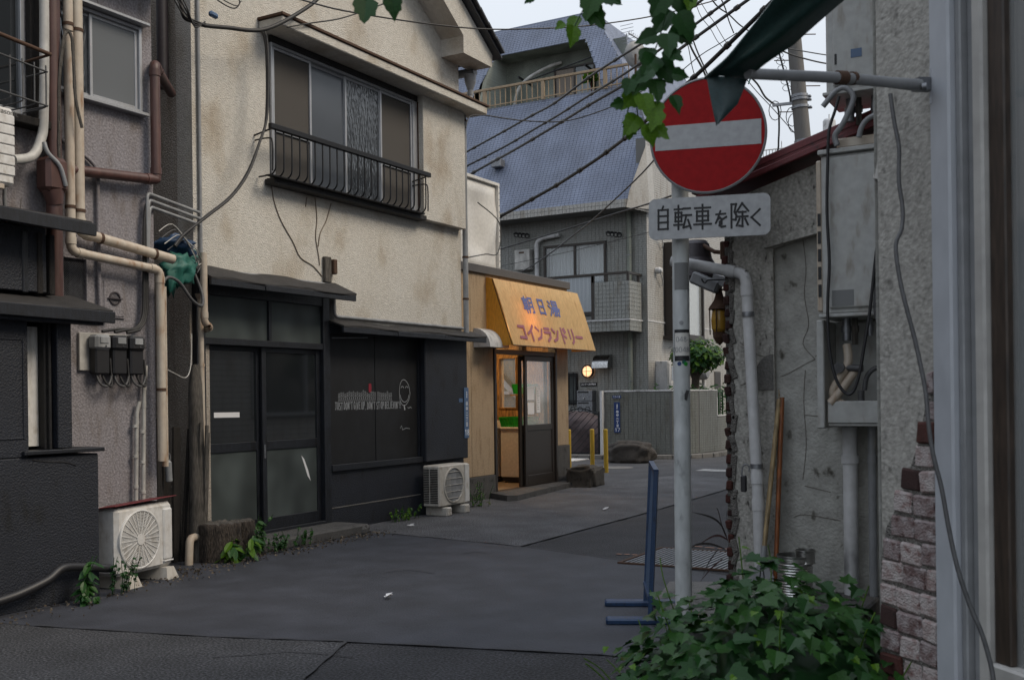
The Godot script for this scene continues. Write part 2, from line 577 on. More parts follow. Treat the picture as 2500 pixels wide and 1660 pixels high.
	m.cable = tex(mat(0.018, 0.017, 0.017, 0.6), mottle, V(6, 6, 6))
	m.grey_cable = tex(mat(0.09, 0.09, 0.092, 0.6), mottle, V(6, 6, 6))
	m.brown_pipe = tex(mat(0.11, 0.05, 0.042, 0.5), faint, V(2, 0.6, 2), null, 0, mottle, V(2, 0.6, 2))
	m.dark_pipe = tex(mat(0.055, 0.045, 0.05, 0.5), fine, V(2, 0.6, 2))
	m.rusty = tex(mat(0.13, 0.065, 0.035, 0.85), speck, V(3, 3, 3), grit, 0.1)
	m.oldwood = tex(mat(0.03, 0.024, 0.02, 0.9), woodn, V(6, 0.5, 6), grit, 0.4)
	m.greywood = tex(mat(0.23, 0.205, 0.175, 0.9), woodn, V(6, 0.5, 6), grit, 0.5, blot, V(1.5, 0.4, 1.5))
	m.bark = tex(mat(0.2, 0.155, 0.12, 0.95), noise("barkc", 13, 0.04, 4, g(0.25), g(1.0)), V(5, 0.6, 5), noise("barkh", 13, 0.05, 4, g(0), g(1)), 2.4, blot, V(1.5, 0.7, 1.5))
	m.stone = tex(mat(0.18, 0.155, 0.125, 0.95), speck, V(1.4, 1.4, 1.4), stucco, 2.0, blot, V(1.6, 1.6, 1.6))
	m.boulder = tex(mat(0.1, 0.085, 0.072, 0.9), speck, V(1.4, 1.4, 1.4), stucco, 1.0, blot, V(1.2, 1.2, 1.2))
	m.siding = tex(mat(0.50, 0.37, 0.235, 0.7), fine, V(0.9, 0.9, 0.9), grit, 0.05, streak, V(0.9, 0.2, 0.9))
	m.fascia = tex(mat(0.11, 0.1, 0.095, 0.6), fine, V(0.6, 2, 2))
	m.sign_white = tex(mat(0.66, 0.64, 0.6, 0.4), faint, V(1, 1, 1))
	m.tile_white = tex(mat(0.45, 0.44, 0.415, 0.35), noise("tilev", 14, 0.03, 2, g(0.8), g(1.0)), V(1.1, 1.1, 1.1), null, 0, streak, V(0.35, 0.1, 0.35))
	m.tile_grey = tex(mat(0.30, 0.31, 0.295, 0.45), noise("tilev", 14, 0.03, 2, g(0.8), g(1.0)), V(1.1, 1.1, 1.1), null, 0, streak, V(0.4, 0.1, 0.4))
	m.tile_garden = tex(mat(0.19, 0.2, 0.185, 0.45), noise("tilev", 14, 0.03, 2, g(0.8), g(1.0)), V(1.1, 1.1, 1.1), null, 0, streak, V(0.5, 0.15, 0.5))
	m.tile_blue = tex(mat(0.2, 0.24, 0.345, 0.5), noise("tilev2", 15, 0.03, 2, g(0.86), g(1.0)), V(1.1, 1.1, 1.1), null, 0, mottle, V(0.2, 0.2, 0.2))
	m.joint = mat(0.13, 0.13, 0.125, 0.9)
	m.joint_light = mat(0.3, 0.3, 0.28, 0.9)
	m.joint_blue = mat(0.115, 0.135, 0.185, 0.9)
	m.soffit = tex(mat(0.2, 0.2, 0.19, 0.85), fine, V(0.5, 0.5, 0.5))
	m.grey_green = tex(mat(0.34, 0.37, 0.32, 0.8), fine, V(0.6, 0.6, 0.6), null, 0, mottle, V(0.3, 0.2, 0.3))
	m.curtain = tex(mat(0.5, 0.54, 0.57, 0.9), noise("fold", 16, 0.02, 2, g(0.6), g(1.0)), V(9, 0.05, 9))
	m.curtain_tan = tex(mat(0.36, 0.31, 0.27, 0.9), noise("fold", 16, 0.02, 2, g(0.6), g(1.0)), V(9, 0.05, 9))
	m.glass_dark = mat(0.012, 0.014, 0.016, 0.06)
	m.glass_dark.metallic_specular = 1.0
	m.glass_dark.clearcoat_enabled = true
	m.glass_dark.clearcoat = 1.0
	m.glass_dark.clearcoat_roughness = 0.03
	m.frosted = tex(mat(0.075, 0.09, 0.088, 0.42), noise("cloudy", 17, 0.006, 2, g(0.65), g(1.0)), V(0.7, 0.5, 0.7))
	m.hammered = mat(0.06, 0.068, 0.078, 0.13)
	m.hammered.metallic_specular = 0.8
	m.hammered = tex(m.hammered, mottle, V(1, 1, 1), noise("ham", 18, 0.03, 2, g(0), g(1)), 0.5)
	m.hammered.uv1_scale = V(1.8, 0.45, 1.8)
	m.screen = tex(mat(0.115, 0.105, 0.095, 0.85), speck, V(3, 3, 3))
	m.pane = mat(0.8, 0.85, 0.85, 0.03)
	m.pane.albedo_color.a = 0.12
	m.pane.transparency = BaseMaterial3D.TRANSPARENCY_ALPHA
	m.awning = tex(mat(0.80, 0.55, 0.25, 0.7), noise("aw", 19, 0.03, 4, g(0.8), g(1.0)), V(2.5, 0.5, 2.5), null, 0, noise("awst", 20, 0.02, 5, Color(0.7, 0.6, 0.48), g(1.0), 512, false, 0.3), V(1.2, 0.16, 1.2))
	m.awning.backlight_enabled = true
	m.awning.backlight = Color(0.8, 0.62, 0.4)
	m.awning_side = tex(mat(0.62, 0.30, 0.025, 0.65), noise("aw", 19, 0.03, 4, g(0.8), g(1.0)), V(2.5, 0.5, 2.5))
	m.awning_side.backlight_enabled = true
	m.awning_side.backlight = Color(0.5, 0.4, 0.2)
	m.blue_ink = mat(0.075, 0.095, 0.24, 0.7)
	m.plum_ink = mat(0.24, 0.075, 0.105, 0.7)
	m.plywood = tex(mat(0.58, 0.30, 0.085, 0.7), woodn, V(2, 0.3, 2))
	m.lino = tex(mat(0.36, 0.26, 0.16, 0.5), fine, V(1, 1, 1))
	m.washer = tex(mat(0.62, 0.56, 0.46, 0.4), faint, V(1, 1, 1))
	m.green_plastic = mat(0.01, 0.25, 0.02, 0.4)
	m.green_plastic.backlight_enabled = true
	m.green_plastic.backlight = Color(0.1, 0.5, 0.1)
	m.yellow = tex(mat(0.62, 0.42, 0.03, 0.55), fine, V(2, 2, 2), null, 0, noise("chip", 21, 0.03, 4, Color(0.35, 0.2, 0.15), g(1.0), 512, false, 0.12), V(2.2, 1.4, 2.2))
	m.plate_blue = mat(0.012, 0.035, 0.125, 0.4)
	m.plate_blue_old = mat(0.06, 0.11, 0.2, 0.5)
	m.ink_white = mat(0.7, 0.72, 0.75, 0.6)
	m.chalk = mat(0.36, 0.38, 0.4, 0.9)
	m.chalk_red = mat(0.22, 0.015, 0.03, 0.9)
	m.sign_red = tex(mat(0.33, 0.008, 0.010, 0.5), noise("signn", 22, 0.02, 4, g(0.86), g(1.0)), V(2, 2, 2))
	m.sign_red.metallic_specular = 0.25
	m.sign_bar = tex(mat(0.40, 0.41, 0.42, 0.4), noise("signn", 22, 0.02, 4, g(0.86), g(1.0)), V(2, 2, 2))
	m.pole = tex(mat(0.60, 0.63, 0.63, 0.45), faint, V(1.5, 0.5, 1.5), null, 0, blot, V(1.6, 0.7, 1.6))
	m.sticker = tex(mat(0.34, 0.35, 0.35, 0.7), speck, V(3, 3, 3))
	m.stand_blue = tex(mat(0.012, 0.055, 0.15, 0.45), fine, V(2, 2, 2), null, 0, blot, V(2, 1, 2))
	m.plaster = tex(mat(0.54, 0.525, 0.48, 0.85), fine, V(1.0, 1.0, 1.0), stucco, 0.32, fleck, V(1.3, 0.6, 1.3))
	m.plaster_grey = tex(mat(0.43, 0.43, 0.40, 0.85), faint, V(0.8, 0.8, 0.8), stucco, 0.35, noise("dirt", 23, 0.014, 5, Color(0.3, 0.28, 0.25), g(1.0), 512, false, 0.2), V(0.9, 0.6, 0.9))
	m.mortar = tex(mat(0.36, 0.34, 0.31, 0.95), speck, V(1.5, 1.5, 1.5), stucco, 1.2, blot, V(2.5, 2.5, 2.5))
	m.brick_red = tex(mat(0.16, 0.045, 0.032, 0.9), speck, V(2, 2, 2), grit, 0.5, blot, V(4, 4, 4))
	m.brick_dark = tex(mat(0.09, 0.035, 0.03, 0.9), speck, V(2, 2, 2), grit, 0.5, blot, V(4, 4, 4))
	m.brick_brown = tex(mat(0.12, 0.05, 0.035, 0.9), speck, V(2, 2, 2), grit, 0.5, blot, V(4, 4, 4))
	m.brick_white = tex(mat(0.44, 0.42, 0.41, 0.85), noise("flake", 24, 0.02, 5, Color(0.4, 0.17, 0.14), g(1.0), 512, false, 0.42), V(2.3, 2.3, 2.3), stucco, 0.5)
	m.brick_white2 = tex(mat(0.38, 0.36, 0.36, 0.85), noise("flake2", 25, 0.02, 5, Color(0.3, 0.12, 0.1), g(1.0), 512, false, 0.6), V(2.3, 2.3, 2.3), stucco, 0.5)
	m.red_trim = tex(mat(0.2, 0.02, 0.026, 0.5), fine, V(2, 2, 2), null, 0, blot, V(2, 2, 2))
	m.heater = tex(mat(0.43, 0.44, 0.43, 0.5), faint, V(1, 1, 1), null, 0, streak, V(1.4, 0.5, 1.4))
	m.frame_white = tex(mat(0.40, 0.42, 0.45, 0.4), faint, V(1, 0.4, 1))
	m.frame_dark = tex(mat(0.07, 0.048, 0.034, 0.5), woodn, V(4, 0.4, 4))
	m.lace = tex(mat(0.42, 0.44, 0.43, 0.9), noise("fold", 16, 0.02, 2, g(0.6), g(1.0)), V(9, 0.05, 9))
	m.tarp_green = tex(mat(0.012, 0.13, 0.1, 0.6), fine, V(2, 2, 2))
	m.tarp_blue = tex(mat(0.02, 0.06, 0.14, 0.6), fine, V(2, 2, 2))
	m.awning_green = tex(mat(0.022, 0.06, 0.054, 0.3), fine, V(1.5, 1.5, 1.5))
	m.broom_yellow = tex(mat(0.5, 0.36, 0.18, 0.55), woodn, V(4, 0.6, 4))
	m.broom_orange = tex(mat(0.38, 0.12, 0.03, 0.5), woodn, V(4, 0.6, 4))
	m.tin = tex(mat(0.6, 0.6, 0.58, 0.3, 1.0), mottle, V(5, 5, 5))
	m.amber = mat(0.35, 0.2, 0.03, 0.25)
	m.roof_tile = tex(mat(0.045, 0.047, 0.055, 0.5), fine, V(2, 2, 2))
	m.pole_concrete = tex(mat(0.27, 0.26, 0.25, 0.9), speck, V(1, 1, 1), grit, 0.2, streak, V(1.5, 0.2, 1.5))
	m.soil = tex(mat(0.05, 0.04, 0.032, 0.95), speck, V(1.5, 1.5, 1.5), stucco, 2.0)
	m.litter = mat(0.07, 0.05, 0.032, 0.9)
	m.litter2 = mat(0.12, 0.095, 0.068, 0.9)
	m.paper = mat(0.65, 0.65, 0.66, 0.8)
	m.crack = mat(0.12, 0.105, 0.09, 0.95)
	m.vine_dry = mat(0.16, 0.13, 0.1, 0.95)
	for k in 5:
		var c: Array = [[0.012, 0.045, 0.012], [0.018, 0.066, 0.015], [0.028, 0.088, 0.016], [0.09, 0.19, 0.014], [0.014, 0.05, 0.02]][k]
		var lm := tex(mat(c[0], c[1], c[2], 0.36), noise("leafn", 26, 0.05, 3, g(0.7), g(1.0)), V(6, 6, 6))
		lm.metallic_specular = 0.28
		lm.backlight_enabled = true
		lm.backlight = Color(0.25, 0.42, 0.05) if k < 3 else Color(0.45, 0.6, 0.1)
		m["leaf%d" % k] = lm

func patch(called: String, pts: Array, y: float, mt: Material, label: String) -> void:
	var poly := PackedVector2Array()
	for p in pts:
		poly.append(Vector2(p[0], p[1]))
	var mb := MB.new()
	var idx := Geometry2D.triangulate_polygon(poly)
	for i in range(0, idx.size(), 3):
		mb.face([V(poly[idx[i]].x, y, poly[idx[i]].y), V(poly[idx[i + 1]].x, y, poly[idx[i + 1]].y), V(poly[idx[i + 2]].x, y, poly[idx[i + 2]].y)], Vector3.UP)
	struct(called, mb, mt, label)

func _ready() -> void:
	rng.seed = 7
	# camera: level, shifted lens, rolled 0.73 degrees
	var cam := Camera3D.new()
	cam.name = "camera"
	add_child(cam)
	var fwd := V(0.86856, 0, -0.49559)
	var rgt := V(0.49559, 0, 0.86856)
	var s := 0.012786
	var c := sqrt(1 - s * s)
	cam.transform = Transform3D(Basis(rgt * c - Vector3.UP * s, Vector3.UP * c + rgt * s, -fwd), V(0, 1.45, 0))
	var attr := CameraAttributesPhysical.new()
	attr.frustum_focal_length = 36.0
	attr.frustum_focus_distance = 13.0
	attr.exposure_aperture = 8.0
	attr.frustum_near = 0.05
	attr.frustum_far = 600.0
	cam.attributes = attr
	cam.projection = Camera3D.PROJECTION_FRUSTUM
	cam.keep_aspect = Camera3D.KEEP_HEIGHT
	cam.near = 0.05
	cam.far = 600.0
	cam.size = 0.05 * 1660.0 / 2570.0
	cam.frustum_offset = Vector2(-0.05 * 1.78 / 2570.0, 0.05 * 139.12 / 2570.0)
	cam.current = true
	# evening sky, hazy and bright, with only a trace of direct light
	var we := WorldEnvironment.new()
	we.name = "sky"
	var env := Environment.new()
	env.background_mode = Environment.BG_SKY
	var sky := ProceduralSkyMaterial.new()
	sky.sky_top_color = Color(0.96, 1.05, 1.22).linear_to_srgb()
	sky.sky_horizon_color = Color(0.385, 0.41, 0.435).linear_to_srgb()
	sky.sky_curve = 1.3
	sky.ground_horizon_color = Color(0.2, 0.2, 0.2).linear_to_srgb()
	sky.ground_bottom_color = Color(0.08, 0.08, 0.08).linear_to_srgb()
	var sk := Sky.new()
	sk.sky_material = sky
	env.sky = sk
	env.tonemap_mode = Environment.TONE_MAPPER_LINEAR
	env.tonemap_exposure = 1.65
	env.sdfgi_enabled = true
	env.ssao_enabled = true
	env.ssil_enabled = true
	we.environment = env
	add_child(we)
	var sun := DirectionalLight3D.new()
	sun.name = "sun"
	sun.light_energy = 0.5
	sun.light_color = Color(1.0, 0.95, 0.88)
	sun.light_angular_distance = 26.0
	sun.shadow_enabled = true
	sun.look_at_from_position(V(2.5, 9, 8.5), Vector3.ZERO)
	add_child(sun)
	make_materials()
	ground()
	mauve_house()
	black_front()
	alley_gap()
	cream_house()
	cream_street_level()
	laundry()
	grey_block()
	garden()
	far_away()
	cables()
	right_shed()
	opposite_block()
	shop_corner()
	sign_post()
	foliage()

func ground() -> void:
	var mb := MB.new()
	mb.quad(V(-150, 0, -220), V(250, 0, -220), V(250, 0, 180), V(-150, 0, 180), Vector3.UP)
	struct("ground", mb, m.dark_asphalt, "dark coarse asphalt of the street, right foreground")
	patch("pale_road", [[-6, -8.5], [3.6, -8.5], [4.2, -7.4], [4.38, -6.09], [4.67, -4.83], [4.94, -3.98], [4.18, -3.65], [2.6, -2.95], [-1, -1.2], [-6, 1]], 0.004, m.pale_asphalt, "worn pale asphalt at lower left with exposed stones")
	patch("smooth_road", [[4.2, -7.4], [4.38, -6.09], [4.67, -4.83], [4.94, -3.98], [5.34, -2.49], [5.5, -1.2], [7.6, -1.2], [8.28, -3.17], [8.84, -4.98], [9.1, -6.72], [9.2, -7.9], [4.1, -7.9]], 0.006, m.smooth_asphalt, "smooth dark asphalt patch across the middle of the alley")
	patch("pale_lane", [[9.2, -7.9], [9.1, -6.72], [8.84, -4.98], [12.2, -5.0], [15.9, -5.12], [17.5, -5.7], [17.9, -6.5], [17.86, -6.89], [15.9, -7.39], [15.5, -7.9]], 0.008, m.light_asphalt, "strip of pale worn asphalt in front of the laundry")
	patch("far_road", [[15.5, -7.9], [15.9, -7.39], [17.86, -6.89], [17.9, -6.5], [17.5, -5.7], [15.9, -5.12], [15.6, -4.0], [15.6, 20], [40, 20], [40, -7.8], [24.8, -8.0], [22.6, -8.4], [22.2, -8.9], [21.9, -13], [16, -13]], 0.01, m.road_asphalt, "grey asphalt of the junction beyond the laundry")
	patch("stop_line", [[18.95, -6.87], [19.45, -6.87], [18.95, -3.2], [18.4, -3.2]], 0.016, m.white_line, "white stop line painted on the junction")
	patch("shop_pavement", [[6.3, -2.3], [6.7, -2.74], [7.55, -2.95], [8.0, -1.9], [6.3, -1.8]], 0.03, m.concrete, "pale concrete edging at the foot of the sign pole")
	# kerb along the garden wall, each stone its own
	var kt := thing("kerb", "pale concrete kerb stones along the foot of the tiled garden wall", "kerb", V(21.8, 0, -10))
	kt.set_meta("kind", "structure")
	var a := [V(21.72, 0, -11.0), V(21.82, 0, -10.1), V(22.05, 0, -8.95), V(22.5, 0, -8.3), V(23.2, 0, -8.02), V(26.0, 0, -7.95)]
	for i in a.size() - 1:
		var n := int(round((a[i + 1] - a[i]).length() / 0.6)) + 1
		for k in n:
			var kb := MB.new()
			var p: Vector3 = (a[i] as Vector3).lerp(a[i + 1], (k + 0.01) / n)
			var q: Vector3 = (a[i] as Vector3).lerp(a[i + 1], (k + 0.98) / n)
			kb.bar(p + V(0, 0.05, 0), q + V(0, 0.05, 0), 0.16, 0.12, Vector3.UP, 0.012)
			part(kt, "kerb_stone", kb, m.concrete)
	for q in [[[[4.38, -6.09], [4.67, -4.83], [4.94, -3.98], [5.34, -2.49]], "dark tar seam along the lower edge of the smooth patch"], [[[9.1, -6.72], [8.84, -4.98], [8.28, -3.17]], "dark tar seam along the upper edge of the smooth patch"], [[[8.84, -4.98], [10.5, -4.99], [12.2, -5.0], [15.9, -5.12]], "dark tar seam along the right edge of the pale lane"], [[[4.94, -3.98], [4.18, -3.65], [3.6, -3.4]], "short tar seam between the pale and dark asphalt at the bottom"]]:
		var sm := MB.new()
		var l := []
		for z in q[0]: l.append(V(z[0], 0.013, z[1]))
		l = smooth(l, 10)
		for i in l.size() - 1:
			var d: Vector3 = (l[i + 1] - l[i]).normalized().cross(Vector3.UP)
			var w0 := 0.007 + 0.006 * sin(i * 1.7)
			var w1 := 0.007 + 0.006 * sin((i + 1) * 1.7)
			sm.quad(l[i] - d * w0, l[i] + d * w0, l[i + 1] + d * w1, l[i + 1] - d * w1, Vector3.UP)
		struct("road_seam", sm, m.tar, q[1])
	for q in [[[V(4.291, 0.012, -4.423), V(4.359, 0.012, -4.350), V(4.433, 0.012, -4.266), V(4.522, 0.012, -4.194), V(4.601, 0.012, -4.081), V(4.638, 0.012, -3.901), V(4.666, 0.012, -3.719)], "long hairline crack across the pale asphalt at lower left"], [[V(7.053, 0.016, -5.266), V(7.205, 0.016, -5.187), V(7.222, 0.016, -5.053), V(7.178, 0.016, -4.860)], "faint crack in the middle of the smooth asphalt"], [[V(8.196, 0.017, -5.228), V(8.354, 0.017, -5.192), V(8.314, 0.017, -5.034)], "tiny crack in the smooth asphalt left of the blue board"]]:
		var cm := MB.new()
		var l := smooth(q[0], 5)
		for i in l.size() - 1:
			var d: Vector3 = (l[i + 1] - l[i]).normalized().cross(Vector3.UP)
			var w0 := 0.004 + 0.004 * absf(sin(i * 2.3))
			cm.quad(l[i] - d * w0, l[i] + d * w0, l[i + 1] + d * 0.005, l[i + 1] - d * 0.005, Vector3.UP)
		struct("road_crack", cm, m.tar, q[1])
	var mh := MB.new()
	mh.lathe(V(19.25, 0, -8.65), Basis.IDENTITY, [[0.36, 0.0], [0.36, 0.016], [0.33, 0.018], [0.0, 0.018]], 28)
	one("manhole_cover", mh, m.concrete, V(19.25, 0, -8.65), "round pale manhole cover in the junction behind the bollards", "manhole cover")
	var gp := MB.new()
	gp.ext(20.6, 21.6, 0.008, 0.03, -11.2, -10.35)
	one("entrance_plate", gp, m.white_paint, V(21.1, 0, -10.8), "pale metal ramp plate in the gutter before the wrought iron gate", "ramp")
	# drain grate
	var dg := thing("drain_grate", "flat steel drain grate in the asphalt beside the sign pole", "drain grate", V(8.75, 0.006, -3.2))
	var df := MB.new()
	df.ext(8.3, 9.3, 0.006, 0.02, -3.72, -3.69); df.ext(8.3, 9.3, 0.006, 0.02, -2.72, -2.69)
	df.ext(8.3, 8.33, 0.006, 0.02, -3.69, -2.72); df.ext(9.27, 9.3, 0.006, 0.02, -3.69, -2.72)
	part(dg, "frame", df, m.rusty)
	for i in 22:
		var b := MB.new()
		b.ext(8.335, 9.265, 0.007, 0.018, -3.67 + i * 0.0435, -3.648 + i * 0.0435)
		part(dg, "grate_bar", b, m.galv)
	var k := 0
	for q in [[8.78, -3.95, 0.5], [9.5, -3.62, 0.9], [8.7, -3.75, 0.25]]:
		var pm := MB.new()
		for j in 7:
			var x0: float = q[0] + rng.randf_range(-0.02, 0.02)
			var z0: float = q[1] + j * q[2] / 7.0
			pm.quad(V(x0, 0.01 + k * 0.001, z0), V(x0 + 0.035, 0.01 + k * 0.001, z0 + 0.01), V(x0 + 0.03, 0.01 + k * 0.001, z0 + q[2] / 8.5), V(x0 - 0.01, 0.01 + k * 0.001, z0 + q[2] / 9.0), Vector3.UP)
		struct("paint_mark", pm, m.broom_orange, ["short orange paint stroke on the asphalt behind the blue board", "long orange paint stroke beside the drain grate", "shortest orange paint dab left of the sign pole"][k])
		k += 1

func frame_z(mb: MB, x0: float, x1: float, y0: float, y1: float, z: float, w: float, d: float) -> void:
	mb.ext(x0, x0 + w, y0, y1, z - d, z, 0.003)
	mb.ext(x1 - w, x1, y0, y1, z - d, z, 0.003)
	mb.ext(x0 + w, x1 - w, y0, y0 + w, z - d, z - 0.001, 0.003)
	mb.ext(x0 + w, x1 - w, y1 - w, y1, z - d, z - 0.001, 0.003)

func pane_z(x0: float, x1: float, y0: float, y1: float, z: float) -> MB:
	var mb := MB.new()
	mb.ext(x0, x1, y0, y1, z - 0.006, z)
	return mb

func pipe(t: Node3D, called: String, pts: Array, r: float, mt: Material, bend := 0.08, label := "") -> MeshInstance3D:
	var mb := MB.new()
	mb.tube(elbows(pts, bend), r, 12)
	for i in range(1, pts.size() - 1):   # sockets at the bends
		for e in [pts[i - 1], pts[i + 1]]:
			var d: Vector3 = (e - pts[i])
			if d.length() > bend * 2.5:
				d = d.normalized()
				mb.tube([pts[i] + d * bend * 0.9, pts[i] + d * (bend + 0.05)], r * 1.13, 12)
	return part(t, called, mb, mt, false, label)

func clip(t: Node3D, p: Vector3, r: float, mt: Material, axis := Vector3.UP) -> void:
	var mb := MB.new()
	mb.tube([p - axis * 0.012, p + axis * 0.012], r, 12)
	part(t, "pipe_clip", mb, mt)

func mauve_house() -> void:
	var t := thing("stucco_house", "mauve grey stucco house at left, covered in pipes and cables", "house", V(3, 0, -7.05))
	var w := MB.new()
	w.wall(V(0, 0, -7.05), Vector3.RIGHT, Vector3.UP, -3.0, 6.245, 0.0, 5.75, 0.2, [[5.25, 6.13, 3.86, 4.58], [4.2, 5.04, 3.6, 4.9], [5.345, 5.56, 2.24, 2.58]])
	part(t, "wall", w, m.mauve)
	var sw := MB.new()
	sw.ext(6.04, 6.245, 0.0, 5.75, -13.0, -7.252)
	part(t, "side_wall", sw, m.mauve)
	var rf := MB.new()
	rf.ext(-3.2, 6.3, 5.75, 5.9, -13.0, -6.8)
	part(t, "roof", rf, m.roof_tile)
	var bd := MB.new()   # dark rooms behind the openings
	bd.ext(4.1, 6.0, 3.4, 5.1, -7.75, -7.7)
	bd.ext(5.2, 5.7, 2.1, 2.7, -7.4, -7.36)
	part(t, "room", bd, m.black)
	var ev := MB.new()
	ev.ext(5.62, 6.3, 4.93, 5.0, -7.05, -6.72, 0.008)
	ev.ext(5.6, 6.32, 5.0, 5.6, -7.05, -6.7, 0.01)
	part(t, "bay_floor", ev, m.rusty)
	# right-hand window
	var f := MB.new()
	frame_z(f, 5.25, 6.13, 3.86, 4.58, -7.03, 0.028, 0.1)
	f.ext(5.22, 6.16, 4.585, 4.61, -7.05, -6.96, 0.004)
	f.ext(5.22, 6.15, 3.83, 3.857, -7.05, -6.97, 0.004)
	var wn := part(t, "window", f, m.alu)
	for q in [[5.278, 5.66, -7.075], [5.63, 6.102, -7.055]]:
		var sf := MB.new()
		frame_z(sf, q[0], q[1], 3.888, 4.552, q[2], 0.026, 0.02)
		part(wn, "sash", sf, m.alu)
		part(wn, "pane", pane_z(q[0] + 0.026, q[1] - 0.026, 3.914, 4.526, q[2] - 0.008), m.pane_grey if q[0] > 5.5 else m.hammered)
	var lf := MB.new()
	frame_z(lf, 4.2, 5.04, 3.6, 4.9, -7.04, 0.035, 0.1)
	var lw := part(t, "window", lf, m.alu)
	part(lw, "pane", pane_z(4.235, 5.005, 3.635, 4.865, -7.07), m.glass_dark)
	var wp := MB.new()
	wp.ext(5.05, 5.13, 3.5, 5.4, -7.05, -6.985, 0.006)
	part(t, "window_post", wp, m.oldwood)
	var sl := MB.new()
	sl.ext(4.1, 5.16, 3.5, 3.56, -7.05, -6.9, 0.006)
	part(t, "window_sill", sl, m.oldwood)
	# guard rail
	var gt := MB.new()
	gt.tube([V(4.1, 4.09, -6.76), V(5.05, 4.01, -6.76)], 0.016, 8)
	gt.tube([V(5.03, 4.0, -6.76), V(5.04, 4.0, -7.04)], 0.01, 6)
	var gd := part(t, "window_guard", gt, m.rusty)
	for q in [[3.93, 3.875], [3.66, 3.625]]:
		var rl := MB.new()
		rl.tube([V(4.1, q[0] + 0.02, -6.76), V(5.02, q[1], -6.76), V(5.02, q[1], -7.0)], 0.007, 6)
		part(gd, "rail", rl, m.grey_cable)
	for i in 9:
		var x := 4.24 + i * 0.0965
		var b := MB.new()
		b.tube(smooth([V(x, 3.92, -6.765), V(x, 3.66, -6.765), V(x, 3.615, -6.79), V(x, 3.61, -7.03)], 3), 0.006, 6)
		part(gd, "guard_bar", b, m.grey_cable)
	# wire mesh vent
	var vm := MB.new()
	for i in 30:
		var o := -0.34 + i * 0.0185
		for sg in [0, 1]:
			var a := V(5.345 + maxf(o, 0), 2.24 + maxf(-o, 0), -7.07)
			var ln := minf(0.215 - maxf(o, 0), 0.34 - maxf(-o, 0))
			if ln <= 0.0 or maxf(o, 0) >= 0.215: continue
			var b := a + V(ln, ln, 0)
			if sg == 1:
				a.x = 10.905 - a.x; b.x = 10.905 - b.x; a.z += 0.003; b.z += 0.003
			vm.bar(a, b, 0.0022, 0.0022)
	part(t, "wire_mesh", vm, m.galv)
	var vf := MB.new()
	frame_z(vf, 5.335, 5.57, 2.23, 2.59, -7.035, 0.014, 0.05)
	part(t, "mesh_frame", vf, m.mauve)
	# plate with a round flue
	var pl := MB.new()
	pl.ext(5.7, 5.925, 2.13, 2.45, -7.05, -7.035, 0.003)
	pl.ext(5.715, 5.91, 2.145, 2.435, -7.035, -7.028, 0.003)
	var fp := part(t, "flue_plate", pl, m.mauve)
	var fl := MB.new()
	fl.lathe(V(5.815, 2.29, -7.03), Basis(Vector3.RIGHT, V(0, 0, 1), Vector3.UP), [[0.055, 0.0], [0.055, 0.012], [0.046, 0.013], [0.046, 0.002], [0.0, 0.002]], 20)
	part(fp, "flue_ring", fl, m.dark_pipe)
	var fb := MB.new()
	fb.ext(5.745, 5.885, 2.283, 2.291, -7.03, -7.01)
	part(fp, "flue_bar", fb, m.dark_pipe)
	# pipes
	pipe(t, "drain_pipe", [V(5.335, 5.8, -6.93), V(5.335, 2.61, -6.93), V(6.2, 2.55, -6.93), V(6.2, 0.95, -6.93)], 0.036, m.old_plastic, 0.06, "rust-streaked cream drain pipe, left of the upright pair")
	pipe(t, "drain_pipe", [V(5.43, 5.8, -6.95), V(5.43, 2.77, -6.95), V(6.36, 2.66, -6.95)], 0.042, m.old_plastic, 0.06, "wider cream drain pipe, right of the upright pair")
	for y in [2.95, 4.35]:
		clip(t, V(5.335, y, -6.93), 0.041, m.rusty)
		clip(t, V(5.43, y - 0.015, -6.95), 0.047, m.rusty)
	for x in [5.62, 6.16]:
		clip(t, V(x, 2.77 - (x - 5.43) * 0.118, -6.95), 0.046, m.rusty, Vector3.RIGHT)
	clip(t, V(6.2, 1.55, -6.93), 0.041, m.rusty)
	pipe(t, "drain_pipe", [V(6.27, 2.42, -6.97), V(6.27, 0.9, -6.97)], 0.026, m.old_plastic, 0.05, "slim cream pipe end beside the corner")
	pipe(t, "down_pipe", [V(5.2, 5.8, -6.94), V(5.2, 3.2, -6.94), V(5.2, 1.9, -6.94)], 0.058, m.brown_pipe, 0.05, "thick red-brown down pipe")
	var bh := MB.new()
	bh.box(V(5.17, 3.16, -6.92), V(0.19, 0.26, 0.16), Basis.IDENTITY, 0.03)
	bh.tube([V(5.17, 3.06, -6.92), V(5.2, 2.95, -6.93)], [0.085, 0.06], 10)
	part(t, "pipe_hopper", bh, m.brown_pipe)
	pipe(t, "down_pipe", [V(5.25, 3.235, -6.96), V(6.19, 3.31, -6.96), V(6.2, 3.31, -6.96), V(6.2, 4.28, -6.96), V(6.35, 4.3, -7.1), V(6.98, 4.33, -7.62)], 0.042, m.brown_pipe, 0.05, "red-brown rain pipe stepping up to the corner")
	pipe(t, "conduit", [V(5.2, 3.52, -7.02), V(5.6, 3.37, -7.02), V(5.66, 3.3, -7.02), V(5.66, 2.5, -7.02), V(5.67, 2.18, -7.02)], 0.016, m.mauve, 0.06, "thin painted conduit")
	pipe(t, "hose", [V(5.23, 3.1, -6.88), V(5.2, 3.3, -6.88), V(5.21, 3.9, -6.88), V(5.25, 4.28, -6.86), V(5.3, 4.27, -6.84), V(5.32, 3.75, -6.84), V(5.37, 3.55, -6.83)], 0.012, m.greywood, 0.1, "brown hose hanging in a loop")
	var ib := MB.new()
